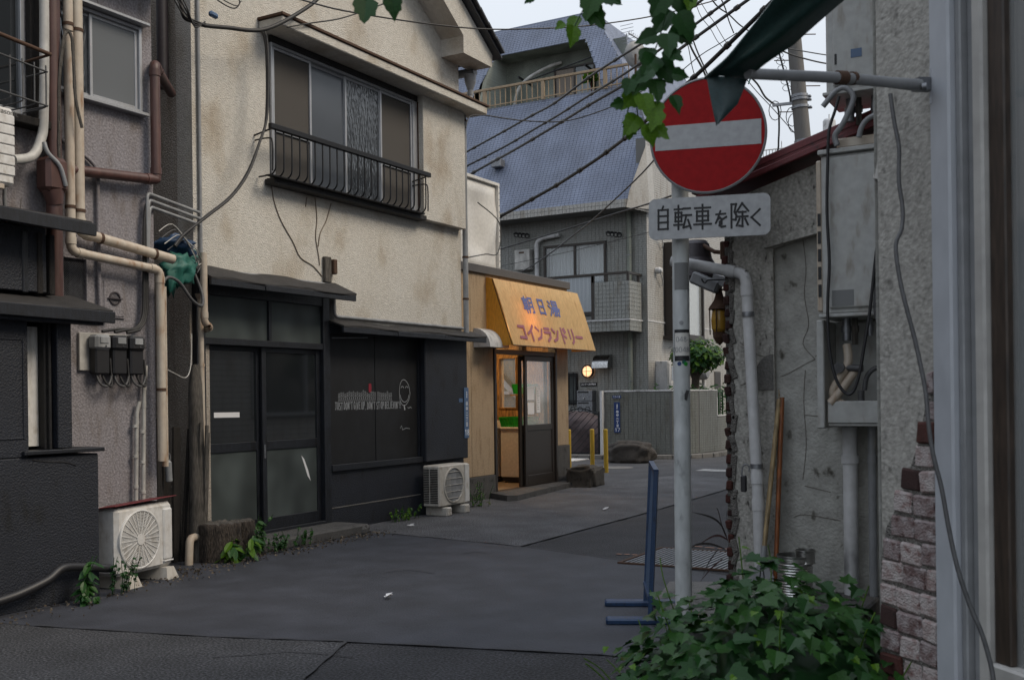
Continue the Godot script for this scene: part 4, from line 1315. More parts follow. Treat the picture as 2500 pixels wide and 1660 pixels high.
func cream_street_level() -> void:
	var t := thing("black_shopfront", "black-painted timber shopfront under the cream house with glazed sliding doors and chalked panels", "shopfront", V(9, 0, -7.45))
	var fr := MB.new()
	fr.ext(7.05, 7.16, 0.0, 2.6, -7.5, -7.4, 0.004)
	fr.ext(8.86, 8.97, 0.0, 2.66, -7.6, -7.4, 0.004)
	fr.ext(7.16, 8.86, 1.985, 2.05, -7.6, -7.405, 0.004)
	fr.ext(7.16, 8.86, 2.455, 2.62, -7.6, -7.405, 0.004)
	fr.ext(8.03, 8.07, 2.05, 2.455, -7.6, -7.41, 0.003)
	fr.ext(7.16, 8.86, 0.1, 0.14, -7.6, -7.4, 0.003)
	part(t, "door_frame", fr, m.navy_wood)
	for q in [[7.16, 8.03], [8.07, 8.86]]:
		part(t, "transom_pane", pane_z(q[0], q[1], 2.05, 2.455, -7.44), m.frosted)
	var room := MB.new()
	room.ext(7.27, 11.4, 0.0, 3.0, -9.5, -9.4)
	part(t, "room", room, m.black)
	for i in 2:
		var x0: float = [7.16, 7.965][i]
		var x1: float = [7.99, 8.862][i]
		var z: float = [-7.5, -7.455][i]
		var d := MB.new()
		d.ext(x0, x0 + 0.06, 0.14, 1.985, z - 0.035, z, 0.003)
		d.ext(x1 - 0.06, x1, 0.14, 1.985, z - 0.035, z, 0.003)
		d.ext(x0 + 0.06, x1 - 0.06, 1.935, 1.985, z - 0.035, z - 0.001, 0.003)
		d.ext(x0 + 0.06, x1 - 0.06, 0.945, 1.035, z - 0.035, z - 0.001, 0.003)
		d.ext(x0 + 0.06, x1 - 0.06, 0.14, 0.255, z - 0.035, z - 0.001, 0.003)
		var dr := part(t, "sliding_door", d, m.navy_wood, false, "left sliding door with a paper strip" if i == 0 else "right sliding door with a scraped pane")
		part(dr, "pane", pane_z(x0 + 0.06, x1 - 0.06, 1.035, 1.935, z - 0.014), m.glass_dark)
		part(dr, "frosted_pane", pane_z(x0 + 0.06, x1 - 0.06, 0.255, 0.945, z - 0.014), m.frosted)
		var hh := MB.new()
		hh.ext(x0 + 0.015, x0 + 0.04, 0.86, 1.0, z, z + 0.006, 0.002)
		part(dr, "door_pull", hh, m.galv)
		if i == 0:
			var ps := MB.new()
			ps.box(V(7.53, 1.31, z - 0.012), V(0.34, 0.05, 0.003), Basis(V(0, 0, 1), -0.01))
			part(dr, "paper_strip", ps, m.paper)
			var ci := MB.new()
			ci.ext(7.36, 7.48, 1.04, 1.93, z - 0.05, z - 0.045)
			part(dr, "inner_post", ci, m.screen)
		else:
			var sc := MB.new()
			sc.prism(PackedVector2Array([Vector2(8.555, 0.86), Vector2(8.6, 0.82), Vector2(8.66, 0.7), Vector2(8.7, 0.58), Vector2(8.65, 0.64), Vector2(8.6, 0.76)]), V(0, 0, z - 0.0125), Vector3.RIGHT, Vector3.UP, 0.001)
			part(dr, "scrape_mark", sc, m.paper)
	# stucco apron and chalk panels
	var ap := MB.new()
	ap.ext(8.97, 11.7, 0.0, 0.66, -7.6, -7.43, 0.004)
	part(t, "apron_wall", ap, m.navy)
	var uw := MB.new()
	uw.wall(V(0, 0, -7.44), Vector3.RIGHT, Vector3.UP, 8.97, 11.7, 0.66, 2.28, 0.15, [[9.0, 10.7, 0.73, 2.17]])
	part(t, "panel_surround", uw, m.navy)
	var ln := MB.new()
	ln.box(V(9.84, 0.262, -7.428), V(1.72, 0.012, 0.006), Basis(V(0, 0, 1), 0.004))
	part(t, "chalked_line", ln, m.concrete)
	var sl := MB.new()
	sl.ext(8.98, 10.72, 0.66, 0.73, -7.45, -7.395, 0.004)
	part(t, "panel_sill", sl, m.navy_wood)
	for q in [[9.0, 9.842], [9.855, 10.7]]:
		var bp := MB.new()
		bp.ext(q[0], q[1], 0.73, 2.17, -7.49, -7.465, 0.003)
		part(t, "chalk_panel", bp, m.board)
	var lt := MB.new()
	var rj := RandomNumberGenerator.new()
	rj.seed = 3
	var xx := 9.115
	for word in ["JUST", "DON'T", "GIVE", "UP.", "DON'T", "ST", "OP", "BELIEVIN'!!"]:
		for ch in word:
			var wd := 0.016 if ch in "'.!I" else 0.027
			glyph(lt, ch, 0.0062, V(xx, 1.415 + rj.randf_range(-0.005, 0.005), -7.463), Vector3.RIGHT, Vector3.UP, wd, 0.085)
			xx += wd + 0.008
		xx += 0.012
	part(t, "chalk_lettering", lt, m.chalk)
	var fg := MB.new()
	for i in 27:
		var x := 9.185 + i * 0.0365 + (0.02 if i > 18 else 0.0)
		var h: float = 0.085 + rj.randf() * 0.035 + (0.02 if i in [6, 7, 12, 13] else 0.0)
		var o := V(x, 1.425, -7.463)
		stroke(fg, [Vector2(-0.012, 0), Vector2(0.0, h * 0.45), Vector2(0.012, 0)], 0.0035, o, Vector3.RIGHT, Vector3.UP, 0.001)
		stroke(fg, [Vector2(-0.017, h * 0.5), Vector2(0.0, h * 0.62), Vector2(0.017, h * 0.5)], 0.0035, o, Vector3.RIGHT, Vector3.UP, 0.0015)
		var cc := []
		for k in 9: cc.append(Vector2(cos(TAU * k / 8) * 0.011, h * 0.8 + sin(TAU * k / 8) * 0.014))
		stroke(fg, cc, 0.0035, o, Vector3.RIGHT, Vector3.UP, 0.002)
	part(t, "chalk_figures", fg, m.chalk)
	var sm := MB.new()
	var ring := []
	for k in 29: ring.append(Vector2(cos(TAU * k / 28) * 0.11, sin(TAU * k / 28) * 0.155 - 0.012 * sin(TAU * k / 28 * 2)))
	stroke(sm, ring, 0.006, V(10.43, 1.52, -7.463), Vector3.RIGHT, Vector3.UP, 0.001)
	var sml := []
	for k in 10: sml.append(Vector2(cos(PI + PI * k / 9) * 0.085, -0.03 + sin(PI + PI * k / 9) * 0.085))
	stroke(sm, sml, 0.006, V(10.43, 1.52, -7.463), Vector3.RIGHT, Vector3.UP, 0.001)
	for sx in [-0.045, 0.045]:
		var ey := []
		for k in 7: ey.append(Vector2(sx + cos(PI - PI * k / 6) * 0.026, 0.055 + sin(PI * k / 6) * 0.02))
		stroke(sm, ey, 0.006, V(10.43, 1.52, -7.463), Vector3.RIGHT, Vector3.UP, 0.001)
	stroke(sm, [Vector2(-0.01, -0.16), Vector2(0.0, -0.2)], 0.02, V(10.43, 1.52, -7.463), Vector3.RIGHT, Vector3.UP, 0.001)
	stroke(sm, [Vector2(0.06, -0.18), Vector2(0.09, -0.19), Vector2(0.11, -0.175), Vector2(0.14, -0.19)], 0.005, V(10.43, 1.52, -7.463), Vector3.RIGHT, Vector3.UP, 0.001)
	stroke(sm, [Vector2(-0.1, -0.43), Vector2(-0.07, -0.4), Vector2(-0.05, -0.45), Vector2(0.02, -0.43), Vector2(0.1, -0.44)], 0.005, V(10.43, 1.52, -7.463), Vector3.RIGHT, Vector3.UP, 0.001)
	part(t, "chalk_balloon", sm, m.chalk)
	var rd := MB.new()
	rd.prism(PackedVector2Array([Vector2(-0.022, -0.05), Vector2(0.022, -0.05), Vector2(0.027, 0.0), Vector2(0.022, 0.05), Vector2(-0.022, 0.05), Vector2(-0.027, 0.0)]), V(9.75, 1.575, -7.4625), Vector3.RIGHT, Vector3.UP, 0.001)
	part(t, "red_mark", rd, m.chalk_red)
	# textured bay and its plates
	var by := MB.new()
	by.ext(10.72, 11.69, 0.66, 2.2, -7.438, -7.35, 0.012)
	part(t, "textured_bay", by, m.navy)
	var tape := MB.new()
	tape.ext(11.47, 11.56, 1.39, 1.44, -7.349, -7.346)
	part(t, "tape_strip", tape, m.plate_blue_old)
	# canopies
	var cn := [[6.98, 9.1, 2.72, 2.585, -7.13, "taller canopy"], [8.95, 11.93, 2.32, 2.245, -7.19, "lower canopy"]]
	for q in cn:
		var cp := MB.new()
		var rows := []
		for j in 2:
			var r := []
			for i in 9:
				r.append(V(lerpf(q[0], q[1], i / 8.0), lerpf(q[2], q[3], j) + 0.012 * sin(i * 1.7), lerpf(-7.43, q[4], j)))
			rows.append(r)
		cp.slab(rows, 0.022, Vector3.UP)
		var ca := part(t, "canopy", cp, m.canopy)
		for i in 3:
			var fs := MB.new()
			var x0: float = lerpf(q[0], q[1], i / 3.0)
			var x1: float = lerpf(q[0], q[1], (i + 1) / 3.0) - 0.006
			fs.ext(x0, x1, q[3] - 0.075, q[3] - 0.012 - 0.004 * (i % 2), q[4] - 0.035, q[4] + 0.006 * (i % 2), 0.004)
			part(ca, "fascia_board", fs, m.navy_wood)
	var rod := MB.new()
	rod.tube([V(9.0, 2.12, -7.4), V(9.5, 2.14, -7.3)], 0.008, 6)
	part(t, "curtain_rod", rod, m.galv)
	pipe(t, "drain_pipe", [V(7.0, 2.42, -7.3), V(7.0, 0.2, -7.28)], 0.026, m.old_plastic)
	var fn := MB.new()
	fn.lathe(V(7.0, 2.42, -7.3), Basis.IDENTITY, [[0.026, -0.04], [0.045, 0.0], [0.05, 0.015]], 12)
	part(t, "pipe_funnel", fn, m.old_plastic)
	clip(t, V(7.0, 1.78, -7.295), 0.032, m.old_plastic)
	clip(t, V(7.0, 0.62, -7.285), 0.032, m.old_plastic)
	var st := MB.new()
	st.box(V(8.2, 0.05, -7.2), V(1.7, 0.12, 0.45), Basis.IDENTITY, 0.02)
	st.box(V(9.0, 0.04, -7.15), V(0.3, 0.1, 0.34), Basis(Vector3.UP, 0.5), 0.03)
	part(t, "door_step", st, m.dark_concrete)
	var el := MB.new()
	el.tube(elbows([Vector3(6.928, 0.222, -7.200), Vector3(6.667, 0.236, -7.120), Vector3(6.636, 0.032, -7.100), Vector3(6.634, -0.069, -7.100)], 0.06), 0.036, 12)
	one("pipe_elbow", el, m.old_plastic, V(6.8, 0.1, -7.05), "cream plastic pipe elbow coming out of the ground by the timber post", "pipe elbow")
	# blue street-number plate with white lettering
	var pl := thing("street_plate", "narrow blue street plate with white characters and number 18 on the black bay", "street sign", V(11.66, 1.2, -7.33))
	var pb := MB.new()
	pb.ext(11.59, 11.70, 0.92, 1.58, -7.349, -7.341, 0.002)
	part(pl, "plate", pb, m.plate_blue_old)
	var tx := MB.new()
	var yy := 1.4
	for ch in "谷中二丁目":
		glyph(tx, ch, 0.006, V(11.625, yy, -7.341), Vector3.RIGHT, Vector3.UP, 0.05, 0.052)
		yy -= 0.068
	for i in 3:
		glyph(tx, "台東区"[i], 0.004, V(11.64, 1.53 - i * 0.03, -7.341), Vector3.RIGHT, Vector3.UP, 0.022, 0.022)
	part(pl, "lettering", tx, m.ink_white)
	part(pl, "number", placed(print_text("18", 0.075), Transform3D(Basis.IDENTITY, V(11.648, 0.995, -7.34))), m.ink_white)
	# outdoor unit below the bay
	var ac := thing("air_conditioner", "old beige air conditioner with slatted side standing on plastic blocks under the black bay", "air conditioner", V(10.95, 0.1, -7.2))
	var cs := MB.new()
	cs.box(V(10.95, 0.375, -7.215), V(0.68, 0.5, 0.24), Basis.IDENTITY, 0.014)
	part(ac, "case", cs, m.ac_beige)
	for i in 20:
		var sv := MB.new()
		sv.ext(10.604, 10.609, 0.17 + i * 0.021, 0.182 + i * 0.021, -7.32, -7.24)
		sv.ext(10.604, 10.609, 0.17 + i * 0.021, 0.182 + i * 0.021, -7.225, -7.115)
		part(ac, "side_slot", sv, m.black)
	var fo := MB.new()
	var fbb := Basis(Vector3.RIGHT, V(0, 0, 1), V(0, -1, 0))
	fo.lathe(V(10.93, 0.375, -7.0945), fbb, [[0.205, 0.0], [0.205, 0.001], [0.0, 0.001]], 32)
	part(ac, "fan_opening", fo, m.grey_plastic)
	var fr2 := MB.new()
	fr2.lathe(V(10.93, 0.375, -7.0945), fbb, [[0.225, 0.0], [0.222, 0.012], [0.208, 0.014], [0.205, 0.0]], 36)
	for i in 5:
		var yy2 := 0.215 + i * 0.08
		var hw := sqrt(maxf(0.0, 0.207 * 0.207 - pow(yy2 - 0.375, 2)))
		fr2.tube([V(10.93 - hw, yy2, -7.087), V(10.93 + hw, yy2, -7.087)], 0.004, 6)
	for i in 6:
		fr2.tube([V(10.75 + i * 0.02, 0.25, -7.084), V(10.75 + i * 0.02, 0.5, -7.084)], 0.0022, 5)
	part(ac, "fan_guard", fr2, m.ac_beige)
	var rp := MB.new()
	rp.box(V(11.235, 0.375, -7.09), V(0.1, 0.47, 0.012), Basis.IDENTITY, 0.004)
	part(ac, "end_panel", rp, m.ac_white)
	for x in [10.75, 11.16]:
		var ft := MB.new()
		ft.box(V(x, 0.06, -7.2), V(0.11, 0.11, 0.32), Basis.IDENTITY, 0.012)
		for sx in [-0.025, 0.025]:
			for sy in [-0.022, 0.024]:
				ft.box(V(x + sx, 0.06 + sy, -7.039), V(0.034, 0.032, 0.006))
		part(ac, "foot_block", ft, m.ac_beige)
	# two log stumps
	for q in [[V(6.96, 0.1, -7.06), 0.19, 0.235, 0.0, "larger grey log stump with split bark beside the glazed doors"], [V(7.32, 0.12, -7.14), 0.12, 0.19, 1.0, "smaller mossy log stump tucked behind the larger one"]]:
		var sp := MB.new()
		var ws := []
		var fnz := FastNoiseLite.new()
		fnz.seed = 9 + int(q[3])
		fnz.frequency = 0.9
		fnz.fractal_octaves = 2
		for j in 8:
			var r := []
			for i in 41:
				var a := TAU * (i % 40) / 40.0
				var rr: float = q[1] * (1.0 + 0.1 * fnz.get_noise_2d(cos(a) * 3, sin(a) * 3) + 0.05 * fnz.get_noise_2d(a * 14, j * 0.3) + 0.06 * (1.0 - j / 7.0))
				if j == 7: rr *= 0.9
				r.append(q[0] + V(cos(a) * rr, -0.1 + (q[2] + 0.1) * minf(j / 6.0, 1.0) + (0.012 if j == 7 else 0.0) + 0.02 * fnz.get_noise_2d(cos(a) * 5, j), sin(a) * rr))
			ws.append(r)
		sp.sheet(ws)
		var th := thing("log_stump", q[4], "tree stump", q[0])
		part(th, "bark", sp, m.bark)
		var tp := MB.new()
		for i in 40:
			tp.face([q[0] + V(0, q[2] + 0.012, 0), ws[7][i], ws[7][i + 1]], Vector3.UP)
		part(th, "cut_face", tp, m.greywood)

func laundry() -> void:
	var t := thing("coin_laundry", "small tan coin laundry with a lit yellow awning and an open sliding door", "shop", V(13.6, 0, -7.75))
	# outer panels, each with its joint
	var xs := [11.78, 12.42, 13.03]
	for i in 2:
		var pb := MB.new()
		pb.ext(xs[i] + 0.002, xs[i + 1] - 0.002, 0.34, 3.2, -7.85, -7.75, 0.004)
		part(t, "siding_panel", pb, m.siding)
	var rp := MB.new()
	rp.ext(15.0, 15.42, 0.66, 3.2, -7.85, -7.75, 0.004)
	part(t, "siding_panel", rp, m.siding)
	for i in 4:
		var x0: float = [13.034, 13.24, 13.83, 14.44][i]
		var x1: float = [13.238, 13.828, 14.438, 14.998][i]
		var pb := MB.new()
		pb.ext(x0, x1, 2.3, 3.2, -7.85, -7.751, 0.004)
		part(t, "siding_panel", pb, m.siding)
	var b1 := MB.new()
	b1.ext(11.78, 13.04, -0.1, 0.335, -7.95, -7.735, 0.006)
	part(t, "concrete_base", b1, m.dark_concrete)
	var b2 := MB.new()
	b2.ext(14.99, 15.43, -0.1, 0.655, -7.95, -7.735, 0.006)
	part(t, "concrete_base", b2, m.dark_concrete)
	var fa := MB.new()
	fa.ext(11.76, 15.46, 3.2, 3.315, -7.85, -7.71, 0.006)
	fa.ext(15.42, 15.46, 3.2, 3.315, -11.0, -7.851, 0.006)
	part(t, "roof_fascia", fa, m.fascia)
	var rf := MB.new()
	rf.ext(11.78, 15.42, 3.2, 3.26, -11.0, -7.86)
	part(t, "roof", rf, m.fascia)
	var sd := MB.new()
	sd.wall(V(15.32, 0, -7.85), V(0, 0, -1), Vector3.UP, 0.001, 3.15, -0.05, 3.199, 0.1, [[0.8, 1.14, 1.27, 2.1]])
	part(t, "side_wall", sd, m.siding)
	var inn := MB.new()
	inn.wall(V(15.31, 0, -7.86), V(0, 0, 1), Vector3.UP, -3.1, -0.001, 0.05, 2.9, 0.008, [[-1.13, -0.79, 1.27, 2.1]])
	inn.ext(11.9, 11.95, 0.05, 2.9, -10.9, -7.86)
	inn.ext(11.96, 15.3, 0.05, 2.9, -10.9, -10.85)
	inn.ext(11.9, 15.31, 2.82, 2.9, -10.84, -7.87)
	inn.ext(11.96, 13.02, 0.07, 2.81, -7.93, -7.87)
	inn.ext(15.02, 15.3, 0.07, 2.81, -7.93, -7.87)
	part(t, "inner_wall", inn, m.plywood)
	var fl := MB.new()
	fl.ext(11.8, 15.4, 0.0, 0.07, -10.95, -7.78)
	part(t, "floor", fl, m.lino)
	var sf := MB.new()
	for q in [[-8.995, -8.975], [-8.665, -8.645]]:
		sf.ext(15.28, 15.43, 1.27, 2.1, q[0], q[1])
	sf.ext(15.28, 15.43, 1.255, 1.275, -8.995, -8.645); sf.ext(15.28, 15.43, 2.095, 2.115, -8.995, -8.645)
	var swn := part(t, "side_window", sf, m.plywood)
	var spn := MB.new()
	spn.ext(15.36, 15.366, 1.276, 2.094, -8.974, -8.666)
	part(swn, "pane", spn, m.pane)
	# door frame and leaves
	var df := MB.new()
	df.ext(13.034, 13.09, 0.07, 2.3, -7.86, -7.73, 0.004)
	df.ext(14.94, 14.996, 0.07, 2.3, -7.86, -7.73, 0.004)
	df.ext(13.09, 14.94, 2.08, 2.15, -7.86, -7.74, 0.004)
	df.ext(13.09, 14.94, 2.25, 2.298, -7.86, -7.74, 0.004)
	df.ext(13.97, 14.02, 2.15, 2.25, -7.86, -7.745, 0.004)
	df.ext(13.09, 14.94, 0.06, 0.085, -7.86, -7.72, 0.003)
	part(t, "door_frame", df, m.bronze)
	for q in [[13.09, 13.97], [14.02, 14.94]]:
		part(t, "transom_pane", pane_z(q[0], q[1], 2.15, 2.25, -7.8), m.pane)
	for i in 2:
		var x0: float = [13.9, 13.98][i]
		var x1: float = [14.8, 14.93][i]
		var z: float = [-7.81, -7.76][i]
		var d := MB.new()
		for e in [[x0, x0 + 0.07, 0.09, 2.075], [x1 - 0.07, x1, 0.09, 2.075], [x0 + 0.07, x1 - 0.07, 0.09, 0.25], [x0 + 0.07, x1 - 0.07, 0.93, 1.02], [x0 + 0.07, x1 - 0.07, 2.0, 2.075]]:
			d.ext(e[0], e[1], e[2], e[3], z - 0.035, z - (0.001 if e[0] > x0 and e[1] < x1 else 0.0), 0.003)
		var dr := part(t, "sliding_door", d, m.bronze)
		part(dr, "glass_pane", pane_z(x0 + 0.07, x1 - 0.07, 1.02, 2.0, z - 0.015), m.pane)
		part(dr, "lower_panel", pane_z(x0 + 0.07, x1 - 0.07, 0.25, 0.93, z - 0.012), m.bronze)
		if i == 1:
			for e in [[14.06, 14.28, 1.4, 1.6], [14.08, 14.28, 1.18, 1.36], [14.36, 14.48, 1.2, 1.6]]:
				part(dr, "notice", pane_z(e[0], e[1], e[2], e[3], z - 0.009), m.paper)
			var nl := MB.new()
			for j in 9:
				nl.ext(14.38, 14.46 - 0.02 * (j % 3), 1.25 + j * 0.035, 1.258 + j * 0.035, -7.7689, -7.7685)
			part(dr, "notice_print", nl, m.grey_plastic)
	var st := MB.new()
	st.prism(PackedVector2Array([Vector2(12.88, -7.73), Vector2(15.2, -7.73), Vector2(15.15, -7.5), Vector2(12.72, -7.2), Vector2(12.6, -7.3)]), V(0, 0.085, 0), Vector3.RIGHT, V(0, 0, 1), -0.12)
	part(t, "door_step", st, m.dark_concrete)
	# awning: sloping front, cheeks, hem
	var dn := V(0, -0.95, 0.32)
	var aw := MB.new()
	var rows := []
	for q in [[3.165, -7.745], [3.135, -7.63], [2.9, -7.545], [2.66, -7.463], [2.42, -7.384], [2.18, -7.305]]:
		var r := []
		for i in 21:
			r.append(V(12.84 + i * 0.1355, q[0] - (0.006 * sin(i * 1.9) if q[0] < 2.2 else 0.0), q[1] + 0.004 * cos(i * TAU / 6.67)))
		rows.append(r)
	aw.sheet(rows)
	var ap := part(t, "awning", aw, m.awning)
	for x in [12.842, 15.548]:
		var ck := MB.new()
		ck.face([V(x, 3.165, -7.745), V(x, 3.135, -7.63), V(x, 2.18, -7.305), V(x, 2.18, -7.745)], V(-1 if x < 14 else 1, 0, 0))
		part(ap, "awning_cheek", ck, m.awning_side)
	var hm := MB.new()
	hm.tube([V(12.84, 2.178, -7.303), V(15.55, 2.178, -7.303)], 0.009, 6)
	for x in [12.85, 15.54]:
		hm.tube([V(x, 3.12, -7.64), V(x, 2.185, -7.325)], 0.011, 6)
	part(ap, "awning_frame", hm, m.rusty)
	var ux := Vector3.RIGHT
	var uy := V(0, 0.9476, -0.3194)
	var nz := ux.cross(uy)
	var o0 := V(0, 2.18, -7.305) + nz * 0.008
	var i1 := 0
	for ch in "朝日湯":
		var l1 := MB.new()
		glyph(l1, ch, 0.034, o0 + ux * [13.5, 13.93, 14.31][i1] + uy * 0.785, ux, uy, [0.31, 0.27, 0.35][i1], 0.25)
		i1 += 1
		part(ap, "character", l1, m.blue_ink)
	i1 = 0
	for ch in "コインランドリー":
		var l2 := MB.new()
		glyph(l2, ch, 0.044, o0 + ux * (13.1 + i1 * 0.262 + (0.02 if i1 > 5 else 0.0)) + uy * 0.335, ux, uy, 0.235, 0.235)
		i1 += 1
		part(ap, "character", l2, m.plum_ink)
	# lamps: a bulb under the awning and a fitting on the ceiling
	for q in [["awning_bulb", V(13.62, 2.5, -7.68), 0.04, 0.11, Color(1.0, 0.55, 0.22), "small warm bulb glowing behind the yellow awning cloth"], ["ceiling_lamp", V(13.9, 2.6, -8.7), 0.07, 0.9, Color(1.0, 0.72, 0.42), "round warm ceiling lamp inside the coin laundry"]]:
		var lb := MB.new()
		var pr := []
		for k in 9: pr.append([q[2] * sin(PI * k / 8.0) + 0.0005, -q[2] * cos(PI * k / 8.0)])
		lb.lathe(q[1], Basis.IDENTITY, pr, 14)
		var lm := mat(0.8, 0.7, 0.5, 0.4)
		lm.emission_enabled = true
		lm.emission = q[4].linear_to_srgb()
		lm.emission_energy_multiplier = 1.6
		var lt := thing(q[0], q[5], "lamp", q[1])
		part(lt, "bulb", lb, lm)
		var sk := MB.new()
		sk.lathe(q[1], Basis.IDENTITY, [[0.02, q[2]], [0.025, q[2] + 0.05], [0.0, q[2] + (0.3 if q[0] == "ceiling_lamp" else 0.5)]], 10)
		part(lt, "socket", sk, m.bronze)
		var ol := OmniLight3D.new()
		ol.name = "lamp_light"
		ol.light_energy = q[3]
		ol.light_color = q[4].linear_to_srgb()
		ol.light_size = q[2] * 0.8
		ol.omni_range = 12.0
		ol.omni_attenuation = 2.0
		ol.shadow_enabled = true
		lt.add_child(ol)
	# vent hood left of the awning
	var vh := MB.new()
	var vr := []
	for k in 9:
		var a := PI * 0.5 * k / 8.0
		vr.append([V(12.5, 2.15 + 0.27 * cos(a), -7.75 + 0.27 * sin(a)), V(13.02, 2.15 + 0.27 * cos(a), -7.75 + 0.27 * sin(a))])
	vh.sheet(vr)
	for x in [12.5, 13.02]:
		var q := [V(x, 2.15, -7.75)]
		for k in 9: q.append(vr[k][0 if x < 12.7 else 1])
		vh.face(q, V(-1 if x < 12.7 else 1, 0, 0))
	vh.ext(12.85, 12.95, 2.2, 2.23, -7.492, -7.488)
	part(t, "vent_hood", vh, m.white_paint)
	# signboard on the roof
	var sg := thing("roof_sign", "blank white moulded plastic signboard standing on the laundry roof", "signboard", V(13.55, 3.3, -8.2))
	var fr := MB.new()
	frame_z(fr, 12.6, 14.01, 3.26, 4.74, -8.18, 0.045, 0.14)
	part(sg, "frame", fr, m.sign_white)
	var fc := MB.new()
	var fr2 := []
	for j in 22:
		var r := []
		for i in 22:
			var u := i / 21.0
			var w := j / 21.0
			var e := minf(minf(u, 1 - u), minf(w, 1 - w))
			var bz := 0.05 * smoothstep(0.0, 0.1, e)
			var dx := (u - 0.5) / lerpf(0.16, 0.3, absf(w - 0.55) * 2)
			bz -= 0.05 * exp(-dx * dx) * smoothstep(0.05, 0.3, e)
			bz += 0.03 * exp(-pow((w - 0.15) * 8 - pow((u - 0.5) * 4, 2), 2))
			r.append(V(12.645 + u * 1.32, 3.305 + w * 1.39, -8.235 + bz))
		fr2.append(r)
	fc.sheet(fr2)
	part(sg, "moulded_face", fc, m.sign_white)
	for i in 15:
		var rv := MB.new()
		rv.lathe(V(13.988, 3.35 + i * 0.095, -8.179), Basis(Vector3.RIGHT, V(0, 0, 1), Vector3.UP), [[0.009, 0.0], [0.007, 0.006], [0.0, 0.007]], 8)
		part(sg, "rivet", rv, m.galv)
	var wr := MB.new()
	wr.tube(smooth([V(12.9, 4.25, -7.9), V(13.35, 4.0, -7.8), V(13.2, 3.55, -7.75), V(12.6, 3.45, -7.6), V(11.8, 3.3, -7.4)], 5), 0.008, 6)
	one("loose_wire", wr, m.cable, V(13, 3.8, -7.8), "thin black wire drooping in front of the white signboard", "wire")
	# washing machines and baskets
	var wl := ["cream washing machine just inside the open laundry door, with a basket on its lid", "cream washing machine deeper inside the laundry, half hidden at the door edge"]
	for i in 2:
		var z1: float = [-7.98, -8.68][i]
		var z0: float = [-8.61, -9.3][i]
		var wt := thing("washing_machine", wl[i], "washing machine", V(14.95, 0.07, (z0 + z1) / 2), 0.0, "washing machines in the laundry")
		var bd := MB.new()
		bd.ext(14.67, 15.27, 0.16, 0.93, z0, z1, 0.012)
		part(wt, "case", bd, m.washer)
		var pl := MB.new()
		pl.ext(14.69, 15.25, 0.09, 0.16, z0 + 0.02, z1 - 0.02)
		part(wt, "plinth", pl, m.rubber)
		var ld := MB.new()
		ld.ext(14.64, 15.27, 0.93, 0.965, z0 - 0.005, z1 + 0.005, 0.01)
		ld.ext(15.13, 15.27, 0.965, 1.06, z0, z1, 0.01)
		part(wt, "lid", ld, m.washer)
		for z in [z0 + 0.06, z1 - 0.06]:
			var f := MB.new()
			f.lathe(V(14.74, 0.07, z), Basis.IDENTITY, [[0.025, 0.0], [0.02, 0.03]], 8)
			part(wt, "foot", f, m.rubber)
	for i in 2:
		var c0: Vector3 = [V(14.88, 0.967, -8.38), V(15.16, 1.5, -8.42)][i]
		var bt := MB.new()
		var hx: float = [0.2, 0.13][i]
		var hz: float = [0.25, 0.16][i]
		for side in 4:
			var ax := Basis(Vector3.UP, PI / 2 * side)
			var half: float = hz if side % 2 == 0 else hx
			var dist: float = hx if side % 2 == 0 else hz
			for k in 13:
				var u := -half + 2 * half * k / 12.0
				bt.bar(c0 + ax * V(dist * 0.86, 0.0, u * 0.86), c0 + ax * V(dist, 0.15, u), 0.02 if k % 2 else 0.03, 0.004, ax * V(1, 0, 0))
			bt.bar(c0 + ax * V(dist, 0.15, -half), c0 + ax * V(dist, 0.15, half), 0.012, 0.022)
			bt.bar(c0 + ax * V(dist * 0.93, 0.07, -half * 0.93), c0 + ax * V(dist * 0.93, 0.07, half * 0.93), 0.006, 0.012)
		bt.box(c0 + V(0, 0.006, 0), V(hx * 1.7, 0.008, hz * 1.7))
		one("laundry_basket", bt, m.green_plastic, c0, ["bright green plastic basket on the washing machine lid", "smaller green plastic basket on the shelf at the laundry wall"][i], "basket")
	var sh := MB.new()
	sh.ext(15.02, 15.3, 1.47, 1.49, -8.62, -8.2)
	one("wall_shelf", sh, m.plywood, V(15.16, 1.48, -8.4), "small wooden shelf on the laundry wall under the upper green basket", "shelf")
	var rk := MB.new()
	for x in [14.52, 14.62]:
		rk.tube([V(x, 0.07, -7.98), V(x, 0.5, -7.98)], 0.008, 6)
	for j in 3: rk.tube([V(14.52, 0.15 + j * 0.15, -7.98), V(14.62, 0.15 + j * 0.15, -7.98)], 0.005, 6)
	one("wire_rack", rk, m.iron, V(14.57, 0.07, -7.98), "small black wire rack on the floor inside the laundry door", "rack")

